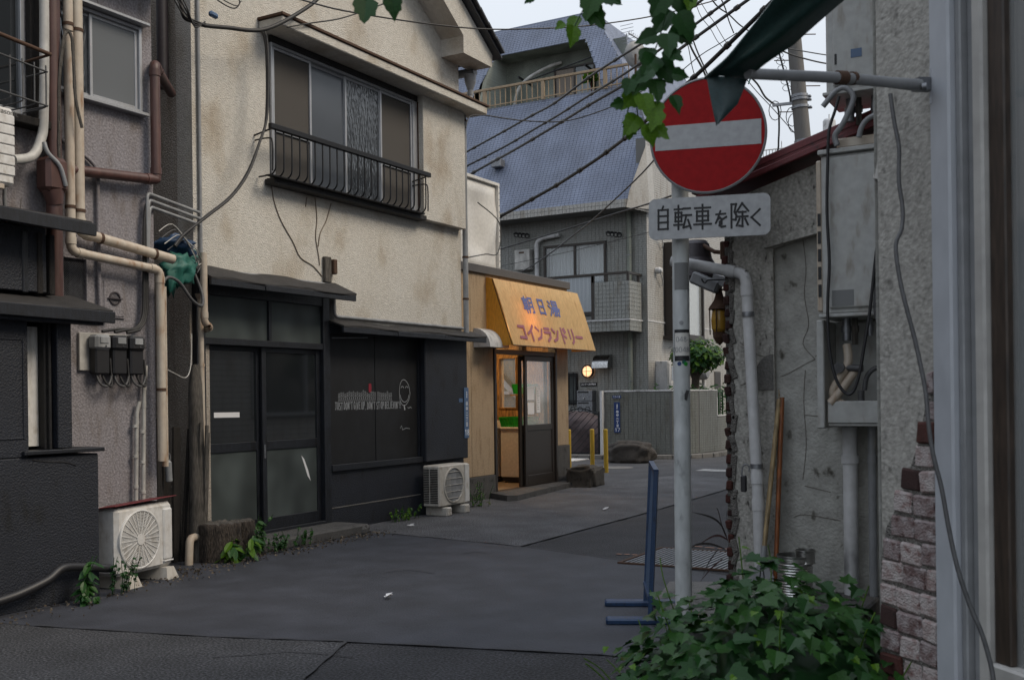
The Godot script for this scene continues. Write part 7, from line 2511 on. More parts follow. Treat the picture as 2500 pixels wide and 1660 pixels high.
	# loose cables round the heaters
	var cl := [[[V(5.050, 2.839, -1.098), V(5.050, 2.774, -1.118), V(5.050, 2.682, -1.147), V(5.050, 2.529, -1.155), V(5.050, 2.298, -1.161), V(5.050, 2.066, -1.153), V(5.050, 1.873, -1.163), V(5.050, 1.680, -1.160), V(5.050, 1.525, -1.133), V(5.050, 1.448, -1.087), V(5.050, 1.457, -1.050), V(5.050, 1.542, -1.021), V(5.050, 1.655, -1.001), V(5.050, 1.825, -0.972), V(5.050, 2.088, -0.941), V(5.050, 2.274, -0.912), V(5.050, 2.440, -0.886)], 0.0075, m.rubber, "black cable looping down in front of the lower heater"], [[V(5.060, 3.069, -0.922), V(5.060, 2.880, -0.919), V(5.060, 2.634, -0.918), V(5.060, 2.408, -0.921), V(5.060, 2.126, -0.932), V(5.060, 1.938, -0.945), V(5.060, 1.824, -0.950), V(5.060, 1.767, -0.929), V(5.060, 1.774, -0.884), V(5.060, 1.801, -0.865), V(5.060, 1.830, -0.883), V(5.060, 1.823, -0.928), V(5.060, 1.795, -0.937)], 0.008, m.grey_cable, "grey cable coiled at the lower right of the heater"], [[V(5.080, 2.810, -1.181), V(5.080, 2.869, -1.123), V(5.080, 2.881, -1.076), V(5.080, 2.827, -1.039), V(5.080, 2.719, -1.087), V(5.080, 2.666, -1.126), V(5.080, 2.617, -1.117)], 0.014, m.grey_plastic, "pale insulated pipe curving between the two heaters"], [[V(5.080, 2.743, -0.920), V(5.080, 2.722, -0.976), V(5.080, 2.688, -1.004), V(5.080, 2.642, -1.017)], 0.013, m.grey_plastic, "grey flexible pipe between the two heaters"]]
	for q in cl:
		var mb := MB.new()
		mb.tube(smooth(q[0], 4), q[1], 8)
		one("heater_cable", mb, q[2], q[0][q[0].size() / 2], q[3], "cable")
	# upright pipes on the wall under the heaters
	for q in [[-1.135, 0.036, 1.28, m.white_paint, "wide white pipe standing under the pipe cover"], [-1.03, 0.02, 1.28, m.grey_plastic, "thin grey pipe standing to the right of the wide white one"], [-0.985, 0.013, 1.2, m.plastic, "thinnest cream pipe beside the shop corner"]]:
		var pm := MB.new()
		pm.tube([V(5.36, 0.0, q[0]), V(5.36, q[2], q[0])], q[1], 12)
		pm.tube([V(5.36, 1.1, q[0]), V(5.36, 1.14, q[0])], q[1] * 1.2, 12)
		one("upright_pipe", pm, q[3], V(5.36, 0, q[0]), q[4], "pipe")

func opposite_block() -> void:
	# tiled house on the other side of the alley, mirrored in the black shop's door panes
	var t := thing("tiled_house", "dark tiled house across the alley, seen mirrored in the sliding door panes", "house", V(14, 0, -1))
	var w := MB.new()
	w.wall(V(23.0, 0, -1.3), V(-1, 0, 0), Vector3.UP, 0.0, 14.0, 0.0, 7.0, 0.25, [[6.0, 8.6, 1.15, 2.5], [2.0, 3.4, 1.0, 2.4], [5.6, 8.8, 4.2, 5.6]])
	w.ext(9.0, 23.0, 7.0, 7.2, -1.4, 7.0)
	w.ext(9.0, 9.2, 0.0, 7.0, -1.05, 7.0)
	w.ext(22.8, 23.0, 0.0, 7.0, -1.05, 7.0)
	part(t, "wall", w, m.joint)
	tile_field(t, "wall_tiles", V(23.0, 0, -1.304), V(-1, 0, 0), Vector3.UP, 0.0, 14.0, 0.0, 3.4, 0.24, 0.1, [[6.0, 8.6, 1.15, 2.5], [2.0, 3.4, 1.0, 2.4]], m.tile_white, 0.012)
	var f := MB.new()
	for q in [[14.4, 17.0, 1.15, 2.5], [19.6, 21.0, 1.0, 2.4], [14.2, 17.4, 4.2, 5.6]]:
		frame_z(f, q[0], q[1], q[2], q[3], -1.28, 0.06, 0.12)
		f.ext((q[0] + q[1]) * 0.5 - 0.03, (q[0] + q[1]) * 0.5 + 0.03, q[2] + 0.06, q[3] - 0.06, -1.39, -1.3)
		part(t, "pane", pane_z(q[0] + 0.06, q[1] - 0.06, q[2] + 0.06, q[3] - 0.06, -1.32), m.glass_dark)
	part(t, "window_frame", f, m.alu)

func shop_corner() -> void:
	# chamfered shop corner: local x to the right along the wall, z out of it
	var t := thing("corner_shop", "white-painted brick shop corner with pale door frames at the right edge", "shop", V(3.171, 0, -0.497), -2.35619)
	var w := MB.new()
	w.ext(-0.15, 0.118, 0.0, 5.5, -0.2, 0.0)
	w.ext(0.118, 1.5, 2.75, 5.5, -0.2, 0.0)
	part(t, "wall", w, m.plaster, true)
	var fr := MB.new()
	fr.ext(0.119, 0.2, 0.0, 2.75, -0.1, 0.022, 0.006)
	part(t, "door_post", fr, m.frame_white, true)
	var f2 := MB.new()
	f2.ext(0.2, 0.222, 0.0, 2.75, -0.1, 0.002, 0.004)
	f2.ext(0.222, 0.245, 0.0, 2.75, -0.1, -0.02, 0.003)
	part(t, "door_post", f2, m.grey_plastic, true)
	var f3 := MB.new()
	f3.ext(0.245, 0.285, 0.0, 2.75, -0.06, -0.012, 0.006)
	f3.ext(0.285, 1.2, 0.68, 0.745, -0.06, -0.012, 0.006)
	part(t, "window_frame", f3, m.plastic, true)
	var f4 := MB.new()
	f4.ext(0.286, 0.345, 0.745, 2.75, -0.07, -0.03, 0.004)
	part(t, "window_frame", f4, m.frame_dark, true)
	var pn := MB.new()
	pn.ext(0.345, 1.2, 0.745, 2.75, -0.055, -0.049)
	part(t, "pane", pn, m.pane, true)
	var sp := MB.new()
	sp.ext(0.286, 1.2, 0.0, 0.68, -0.1, -0.02)
	part(t, "spandrel", sp, m.frame_dark, true)
	var rm := MB.new()
	rm.ext(0.1, 1.6, 0.0, 2.75, -0.3, -0.25)
	rm.ext(0.1, 1.6, 2.76, 2.8, -0.25, -0.21)
	part(t, "room", rm, m.frame_dark, true)
	var iw := MB.new()
	iw.ext(0.36, 1.2, 1.62, 2.7, -0.12, -0.1)
	part(t, "inner_blind", iw, m.curtain_tan, true)
	var cu := MB.new()
	var rows := []
	for j in 12:
		var r := []
		for i in 22:
			var u := i / 21.0
			r.append(V(0.365 + u * 0.6 + 0.02 * (11 - j) / 11.0 * (1 - u) + 0.008 * sin(j * 0.8), 0.88 + j * 0.066, -0.085 + 0.012 * sin(i * 1.5 + j * 0.2)))
		rows.append(r)
	cu.sheet(rows)
	part(t, "lace_curtain", cu, m.lace, true)
	# bare bricks where the plaster has fallen away
	var rb := RandomNumberGenerator.new()
	rb.seed = 21
	var bms := []
	for k in 5:
		var b := MB.new()
		b.box(Vector3.ZERO, V(0.1, 0.062, 0.03), Basis.IDENTITY, 0.006)
		for i in b.v.size(): b.v[i] += V(0.003 * sin(b.v[i].y * 120 + k), 0.003 * sin(b.v[i].x * 60 + k * 2), 0.005 * sin(b.v[i].x * 70 + b.v[i].y * 110 + k * 3))
		bms.append(b.mesh())
	var whole := t.transform
	var xs := []
	var xw := []
	var left := [-0.15, -0.15, -0.15, -0.15, -0.15, -0.15, -0.15, -0.15, -0.145, -0.13, -0.1, -0.075, -0.045, 0.02, 0.03, 0.065, 0.085]
	for j in 20:
		var y := 0.17 + j * 0.0685
		var x0: float = left[maxi(0, j - 3)] if j - 3 < left.size() else 0.1
		var x := x0
		while x < 0.105:
			var ln := minf(0.1 + rb.randf_range(-0.02, 0.02), 0.115 - x)
			if ln > 0.02:
				var lt := Transform3D(Basis(V(0, 0, 1), rb.randf_range(-0.04, 0.04)) * Basis.from_scale(V(ln / 0.1 * 0.95, 1, 1)), V(x + ln * 0.5, y + rb.randf_range(-0.003, 0.003), -0.002 + rb.randf_range(-0.003, 0.003)))
				if (x < x0 + 0.01 and rb.randf() < 0.55) or j > 17 or rb.randf() < 0.05: xs.append(lt)
				else: xw.append(lt)
			x += ln
	var k0 := 0
	for set in [[xs, [m.brick_dark, m.brick_white2, m.brick_red]], [xw, [m.brick_white, m.brick_white2, m.brick_white]]]:
		for lt in set[0]:
			var o := MeshInstance3D.new()
			o.name = "brick" if k0 == 0 else "brick_%03d" % k0
			k0 += 1
			o.mesh = bms[rb.randi() % 5]
			o.material_override = set[1][rb.randi() % 3]
			t.add_child(o, true)
			o.transform = lt
	var mo := MB.new()
	mo.prism(PackedVector2Array([Vector2(-0.149, 0.0), Vector2(0.115, 0.0), Vector2(0.115, 1.5), Vector2(0.085, 1.46), Vector2(0.03, 1.3), Vector2(-0.05, 1.14), Vector2(-0.12, 1.05), Vector2(-0.149, 0.95)]), V(0, 0, 0.006), Vector3.RIGHT, Vector3.UP, 0.0055)
	part(t, "mortar_bed", mo, m.mortar, true)
	# body of the shop behind the corner
	var bd := MB.new()
	bd.prism(PackedVector2Array([Vector2(3.29, -0.615), Vector2(5.4, -0.65), Vector2(5.4, -0.44), Vector2(3.42, -0.42)]), V(0, 5.5, 0), Vector3.RIGHT, V(0, 0, 1), -5.5)
	part(t, "return_wall", unplace(bd, t), m.plaster_grey, true)
	var rf := MB.new()
	rf.prism(PackedVector2Array([Vector2(3.2, -0.6), Vector2(5.4, -0.6), Vector2(5.4, 5), Vector2(2.0, 5), Vector2(2.1, 0.6)]), V(0, 5.7, 0), Vector3.RIGHT, V(0, 0, 1), -0.2)
	part(t, "roof", unplace(rf, t), m.roof_tile, true)
	# cable running down the plaster
	var cb := MB.new()
	cb.tube(smooth([V(3.166, 2.305, -0.545), V(3.150, 2.217, -0.532), V(3.135, 2.142, -0.518), V(3.114, 2.045, -0.516), V(3.097, 1.961, -0.504), V(3.074, 1.901, -0.504), V(3.045, 1.853, -0.515), V(3.029, 1.760, -0.503), V(3.015, 1.691, -0.487), V(3.006, 1.590, -0.462), V(2.993, 1.512, -0.445), V(2.977, 1.446, -0.432), V(2.959, 1.370, -0.424), V(2.943, 1.285, -0.411), V(2.932, 1.200, -0.390), V(2.920, 1.096, -0.372), V(2.909, 0.993, -0.350), V(2.902, 0.902, -0.321), V(2.895, 0.834, -0.293), V(2.885, 0.746, -0.270), V(2.865, 0.690, -0.265)], 4), 0.006, 8)
	one("shop_cable", cb, m.grey_cable, V(3.1, 1.5, -0.5), "grey cable snaking down the plaster and across the door post", "cable")
	# conduits by the return
	var cd := MB.new()
	cd.tube([V(3.340, 2.680, -0.604), V(3.340, 2.568, -0.604), V(3.340, 2.393, -0.604), V(3.339, 2.269, -0.605)], 0.012, 8)
	one("upright_conduit", cd, m.grey_plastic, V(3.3, 2.5, -0.6), "grey conduit at the top of the shop corner", "conduit")
	var cp := MB.new()
	cp.lathe(Vector3(3.299, 2.145, -0.574), Basis(V(0.3, 0, 1).normalized(), 0.35), [[0.0, 0.07], [0.012, 0.065], [0.03, 0.01], [0.045, -0.05], [0.04, -0.055], [0.0, -0.05]], 14)
	one("cable_hood", cp, m.plastic, Vector3(3.299, 2.145, -0.574), "pale plastic hood over the cable entry on the shop corner", "cable hood")
	var bc := MB.new()
	bc.tube(smooth([V(3.289, 2.100, -0.572), V(3.340, 2.080, -0.590), V(3.389, 2.028, -0.612), V(3.441, 1.961, -0.628)], 4), 0.01, 8)
	one("cable_tail", bc, m.rubber, Vector3(3.295, 2.072, -0.582), "thick black cable leaving the plastic hood", "cable")
	# awning arm and cloth
	var am := MB.new()
	var pa: Vector3 = Vector3(3.037, 2.283, -0.448)
	var pb: Vector3 = Vector3(2.789, 2.264, -0.601)
	var pc: Vector3 = Vector3(2.502, 2.226, -0.760)
	am.tube([pa, pa.lerp(pb, 0.45)], [0.017, 0.014], 12)
	am.tube([pa.lerp(pb, 0.45), pb, pc], [0.0145, 0.0145, 0.0135], 12)
	var ar := part(t, "awning_arm", unplace(am, t), m.grey_plastic, true)
	var aj := MB.new()
	var dj := (pc - pb).normalized() * 0.016
	aj.tube([pb - dj, pb + dj], 0.0185, 12)
	aj.tube([pb - dj * 3.2, pb - dj * 2.4], 0.0175, 12)
	part(ar, "collar", unplace(aj, t), m.rusty, true)
	var apl := MB.new()
	apl.bar(Vector3(3.088, 2.334, -0.419), Vector3(3.088, 2.235, -0.419), 0.012, 0.05)
	apl.bar(Vector3(3.086, 2.292, -0.422), Vector3(3.032, 2.285, -0.457), 0.03, 0.034)
	apl.lathe(Vector3(3.026, 2.273, -0.438), Basis(Vector3.RIGHT, V(-0.5, 0, 0.2).normalized(), Vector3.UP).orthonormalized(), [[0.012, 0.0], [0.012, 0.012], [0.0, 0.013]], 8)
	part(ar, "wall_plate", unplace(apl, t), m.galv, true)
	var cl := thing("awning_cloth", "dark green awning cloth with a folded corner hanging over the no-entry sign", "awning", Vector3(2.554, 2.322, -0.771))
	var top := MB.new()
	var L := [V(2.302, 2.363, -0.606), V(2.342, 2.334, -0.645), V(2.379, 2.313, -0.687), V(2.412, 2.284, -0.737), V(2.444, 2.254, -0.788), V(2.478, 2.240, -0.835), V(2.519, 2.238, -0.872)]
	var R := [V(2.331, 2.342, -0.394), V(2.358, 2.326, -0.475), V(2.387, 2.289, -0.552), V(2.423, 2.261, -0.617), V(2.455, 2.240, -0.688), V(2.498, 2.229, -0.740), V(2.549, 2.221, -0.779)]
	var rr := []
	for i in L.size():
		var r := []
		for j in 11:
			var u := j / 10.0
			var p: Vector3 = (L[i] as Vector3).lerp(R[i], u)
			p += V(-0.868, 0, 0.496) * (0.03 * sin(u * PI) + 0.012 * sin(u * 9.0 + i * 0.8) - 0.03 * u)
			r.append(p)
		rr.append(r)
	var fine := []
	for i in rr.size() - 1:
		for k in 3:
			var r := []
			for j in 11: r.append((rr[i][j] as Vector3).lerp(rr[i + 1][j], k / 3.0))
			fine.append(r)
	fine.append(rr[-1])
	top.slab(fine, 0.002, V(0.868, 0, -0.496))
	part(cl, "cloth", top, m.awning_green)
	var fl := MB.new()
	var fl_l := [V(2.514, 2.239, -0.870), V(2.512, 2.202, -0.863), V(2.511, 2.160, -0.855), V(2.511, 2.111, -0.845)]
	var fl_r := [V(2.545, 2.221, -0.777), V(2.542, 2.198, -0.785), V(2.536, 2.164, -0.798), V(2.513, 2.114, -0.842)]
	var fr2 := []
	for i in 4:
		for k in (3 if i < 3 else 1):
			var r := []
			for j in 9:
				var u := j / 8.0
				var i2 := mini(i + 1, 3)
				var a: Vector3 = (fl_l[i] as Vector3).lerp(fl_l[i2], k / 3.0)
				var b: Vector3 = (fl_r[i] as Vector3).lerp(fl_r[i2], k / 3.0)
				r.append(a.lerp(b, u) + V(-0.868, 0, 0.496) * (0.012 * sin(u * PI) + 0.006))
			fr2.append(r)
	fl.slab(fr2, 0.002, V(0.868, 0, -0.496))
	part(cl, "hanging_flap", fl, tex(mat(0.014, 0.05, 0.055, 0.45), T.fine, V(1.5, 1.5, 1.5)))
	var hm := MB.new()
	hm.tube(smooth(L, 3), 0.005, 6)
	part(cl, "hem", hm, m.awning_green)

func unplace(mb: MB, t: Node3D) -> MB:
	return placed(mb, t.transform.affine_inverse())

func bend(mb: MB, o: Vector3, facing: Vector3, r: float) -> MB:   # flat lettering (x across, y up) laid round an upright pole
	var out := MB.new()
	var side := Vector3.UP.cross(facing).normalized()
	for i in mb.v.size():
		var p := mb.v[i]
		var a := p.x / r
		var d := facing * cos(a) + side * sin(a)
		out.v.append(o + d * (r + p.z) + Vector3.UP * p.y)
		out.n.append((d * mb.n[i].z + (side * cos(a) - facing * sin(a)) * mb.n[i].x + Vector3.UP * mb.n[i].y).normalized())
		out.uv.append(mb.uv[i])
	return out

func curved_patch(w: float, h: float, cuts := 10) -> MB:
	var mb := MB.new()
	for i in cuts:
		var x0 := -w / 2 + w * i / cuts
		var x1 := x0 + w / cuts
		mb.quad(V(x0, -h / 2, 0), V(x1, -h / 2, 0), V(x1, h / 2, 0), V(x0, h / 2, 0), V(0, 0, 1))
	return mb

func sign_post() -> void:
	var low: Vector3 = Vector3(5.168, 1.055, -1.941)
	var hi: Vector3 = Vector3(5.170, 2.222, -1.937)
	var foot: Vector3 = low - (hi - low) * (low.y / (hi.y - low.y))
	var head: Vector3 = low + (hi - low) * ((2.92 - low.y) / (hi.y - low.y))
	var t := thing("sign_pole", "pale steel sign pole with old stickers standing at the pavement edge", "sign pole", foot)
	var pm := MB.new()
	pm.tube([foot, head], 0.0435, 28)
	part(t, "tube", pm, m.pole)
	var face := V(-0.93, 0, 0.37).normalized()
	var at := func(y): return foot.lerp(head, y / 2.92)
	var st := curved_patch(0.085, 0.14)
	part(t, "sticker", bend(st, at.call(2.06), face.rotated(Vector3.UP, 0.1), 0.0442), m.sticker, false, "scraped grey sticker remains")
	part(t, "sticker", bend(curved_patch(0.092, 0.162), at.call(1.705), face.rotated(Vector3.UP, 0.12), 0.0440), m.rubber, false, "numbered sticker with dark border")
	part(t, "sticker", bend(curved_patch(0.085, 0.118), at.call(1.71), face.rotated(Vector3.UP, 0.12), 0.0444), m.sign_white)
	for q in [["048-", 1.735, 0.026], ["000481", 1.682, 0.026]]:
		part(t, "lettering", bend(print_text(q[0], q[2]), at.call(q[1]), face.rotated(Vector3.UP, 0.1), 0.0452), m.grey_plastic)
	var k := 0
	for q in [[0.012, 1.61, m.plate_blue], [-0.012, 1.618, m.tarp_green], [-0.022, 1.608, m.green_plastic], [0.0, 1.82, m.grey_plastic]]:
		var dm := MB.new()
		for i in 16:
			var a := TAU * i / 16
			var b := TAU * (i + 1) / 16
			dm.face([V(0, 0, 0), V(cos(a), sin(a), 0) * 0.011, V(cos(b), sin(b), 0) * 0.011], V(0, 0, 1))
		var o := MB.new()
		for p in dm.v: o.v.append(p + V(-q[0], 0, 0.0006 + k * 0.0004))
		o.n = dm.n; o.uv = dm.uv
		part(t, "round_sticker", bend(o, at.call(q[1]), face, 0.0438), q[2])
		k += 1
	var tr := MB.new()
	tr.prism(PackedVector2Array([Vector2(0.0, 0.0), Vector2(0.014, 0.05), Vector2(0.0, 0.055), Vector2(-0.02, 0.01)]), at.call(1.42) + V(-0.03, 0, 0.037), V(0.37, 0, 0.93), Vector3.UP, 0.002)
	part(t, "torn_tape", tr, m.rubber)
	# round sign
	var ux := V(0.204, 0, 0.979)
	var nz := ux.cross(Vector3.UP)
	var bs := Basis(ux, Vector3.UP, nz).rotated(nz, -0.012)
	var c: Vector3 = Vector3(5.098, 2.755, -1.759)
	var s := thing("traffic_sign", "round red no-entry sign with a white bar", "traffic sign", c)
	var lb := Basis(bs.x, bs.z, -bs.y)
	var rim := MB.new()
	rim.lathe(c, lb, [[0.0, -0.014], [0.286, -0.014], [0.294, -0.01], [0.294, 0.002], [0.286, 0.006], [0.282, 0.001], [0.0, 0.001]], 64)
	part(s, "rim", rim, m.grey_plastic)
	var dk := MB.new()
	dk.lathe(c, lb, [[0.282, 0.0012], [0.2818, 0.0025], [0.0, 0.0025]], 64)
	part(s, "red_face", dk, m.sign_red)
	var br := MB.new()
	br.box(c + bs.z * 0.0032, V(0.53, 0.124, 0.0012), bs)
	part(s, "white_bar", br, m.sign_bar)
	var cl := MB.new()
	for y in [-0.16, 0.16]:
		cl.box(c + bs.y * y - bs.z * 0.03 - bs.x * 0.12, V(0.2, 0.04, 0.03), bs, 0.004)
	part(s, "bracket", cl, m.galv)
	# supplementary plate
	var c2: Vector3 = Vector3(5.098, 2.345, -1.759)
	var p := thing("traffic_sign", "white plate with rounded corners and black Japanese characters under the round sign", "traffic sign", c2)
	var pg := PackedVector2Array()
	for q in [[0.27, 0.07, 0], [-0.27, 0.07, 1], [-0.27, -0.07, 2], [0.27, -0.07, 3]]:
		for i in 7:
			var a: float = PI / 2 * (q[2] + i / 6.0)
			pg.append(Vector2(q[0] + cos(a) * 0.034, q[1] + sin(a) * 0.034))
	var pl := MB.new()
	pl.prism(pg, c2, bs.x, bs.y, 0.012)
	part(p, "plate", pl, m.sign_bar)
	var tx := MB.new()
	var sc := 0.000279
	for q in [["自", 357, 575, 285, 430], ["転", 710, 560, 320, 440], ["車", 1072, 547, 335, 445], ["を", 1395, 585, 230, 300], ["除", 1722, 515, 335, 450], ["く", 2012, 550, 300, 310]]:
		var cx: float = (q[1] - 1180.0) * sc
		var cy: float = -(q[2] - (545.0 - 0.057 * (q[1] - 1180.0))) * sc
		glyph(tx, q[0], 0.0102, c2 + bs * V(cx - q[3] * sc * 0.5, cy + q[4] * sc * 0.5, 0.0006), bs.x, bs.y, q[3] * sc, q[4] * sc, 0.0004)
	part(p, "lettering", tx, m.black)
	# blue board stand
	var b := thing("board_stand", "narrow blue sandwich board on two flat feet seen edge-on", "signboard", V(6.45, 0, -2.75))
	var n0: Vector3 = Vector3(6.212, 0.000, -2.562)
	var n1: Vector3 = Vector3(6.729, 0.000, -2.807)
	n1.y = 0.0
	var up0: Vector3 = V(n0.x, 0.965, n0.z) + rgt_() * 0.05
	var up1: Vector3 = V(n1.x, 0.985, n1.z) + rgt_() * 0.05
	var fm := MB.new()
	fm.bar(n0 + V(0, 0.02, 0), up0, 0.032, 0.028, V(0.2, 0, 1))
	fm.bar(n1 + V(0, 0.02, 0), up1, 0.032, 0.028, V(0.2, 0, 1))
	fm.bar(up0, up1, 0.032, 0.028)
	fm.bar(n0 + V(0, 0.16, 0), n1 + V(0, 0.16, 0), 0.03, 0.03)
	part(b, "frame", fm, m.stand_blue)
	var pn := MB.new()
	pn.face([n0 + V(0, 0.17, 0), n1 + V(0, 0.17, 0), up1 - V(0, 0.02, 0), up0 - V(0, 0.02, 0)], V(0, 0, 1))
	part(b, "panel", pn, m.plate_blue_old)
	var ac := (n1 - n0).normalized().cross(Vector3.UP)
	for q in [n0, n1]:
		var ft := MB.new()
		ft.bar(q - ac * 0.28 + V(0, 0.022, 0), q + ac * 0.28 + V(0, 0.022, 0), 0.1, 0.04, Vector3.UP, 0.01)
		part(b, "foot", ft, m.stand_blue)

func leaf_mesh(kind: int, sz: float, rg: RandomNumberGenerator) -> ArrayMesh:   # a folded blade lying in x, tip towards -y... z is its upper side
	var o: Array
	match kind:
		0: o = [[0.0, 0.0], [0.14, 0.1], [0.38, 0.06], [0.5, -0.12], [0.34, -0.26], [0.42, -0.5], [0.22, -0.54], [0.13, -0.72], [0.0, -1.0]]   # ivy, five lobes
		1: o = [[0.0, 0.0], [0.2, 0.08], [0.42, -0.08], [0.44, -0.3], [0.38, -0.42], [0.36, -0.6], [0.22, -0.66], [0.16, -0.82], [0.0, -1.02]]   # broad, toothed
		_: o = [[0.0, 0.0], [0.1, -0.1], [0.2, -0.32], [0.22, -0.5], [0.17, -0.72], [0.08, -0.9], [0.0, -1.0]]   # narrow
	var mb := MB.new()
	var fold := rg.randf_range(0.1, 0.3)
	var curl := rg.randf_range(-0.1, 0.3)
	var at := func(p, s):
		var j := 1.0 + rg.randf_range(-0.06, 0.06)
		return V(p[0] * s * j, p[1] * j, absf(p[0]) * fold - curl * p[1] * p[1]) * sz
	for s in [-1.0, 1.0]:
		var pts := []
		for p in o: pts.append(at.call(p, s))
		var mid := []
		for p in o: mid.append(V(0, p[1], -curl * p[1] * p[1]) * sz)
		for i in o.size() - 1:
			for tr in [[mid[i], pts[i], pts[i + 1]], [mid[i], pts[i + 1], mid[i + 1]]]:
				var g: Vector3 = (tr[1] - tr[0]).cross(tr[2] - tr[0]).normalized()
				if g.z < 0: g = -g
				var nn := (g + V(s * -0.15, 0, 0.2)).normalized()
				mb.tri(tr[0], tr[1], tr[2], nn, nn, nn)
	return mb.mesh()

func facing(n: Vector3, tip: Vector3) -> Basis:   # leaf basis: upper side along n, tip along tip
	var y := -(tip - n * tip.dot(n)).normalized()
	return Basis(y.cross(n).normalized(), y, n.normalized())

func weed(called: String, at: Vector3, sx: float, sz: float, h: float, count: int, size: float, kind: int, mats: Array, label: String) -> void:
	var t := thing(called, label, "weed", at)
	var rg := RandomNumberGenerator.new()
	rg.seed = int(absf(at.x) * 100 + absf(at.z) * 37)
	var stem := MB.new()
	var groups := [[], []]
	var ns := maxi(3, count / 9)
	for i in ns:
		var a := rg.randf() * TAU
		var rr := sqrt(rg.randf())
		var b := at + V(cos(a) * sx * rr, 0, sin(a) * sz * rr)
		var hh := h * rg.randf_range(0.45, 1.0)
		var lean := V(rg.randf_range(-0.35, 0.35), 0, rg.randf_range(-0.1, 0.45)) * hh
		var p := [b, b + lean * 0.3 + V(0, hh * 0.55, 0), b + lean + V(0, hh, 0)]
		stem.tube(smooth(p, 3), 0.003, 4)
		for k in count / ns:
			var u := rg.randf_range(0.15, 1.0)
			var q: Vector3 = b + lean * u * u + V(0, hh * u, 0)
			var d := V(rg.randf_range(-1, 1), rg.randf_range(-0.5, 0.5), rg.randf_range(-0.7, 1)).normalized()
			groups[rg.randi() % 2].append(Transform3D(facing((V(0, 1, 0) + d * 0.5 + V(-0.2, 0, 0.4)).normalized(), d) * Basis.from_scale(Vector3.ONE * rg.randf_range(0.6, 1.15)), q))
	part(t, "stem", stem, mats[0])
	for k in 2:
		if groups[k].size(): many(t, "leaves", leaf_mesh(kind, size, rg), mats[k], groups[k])

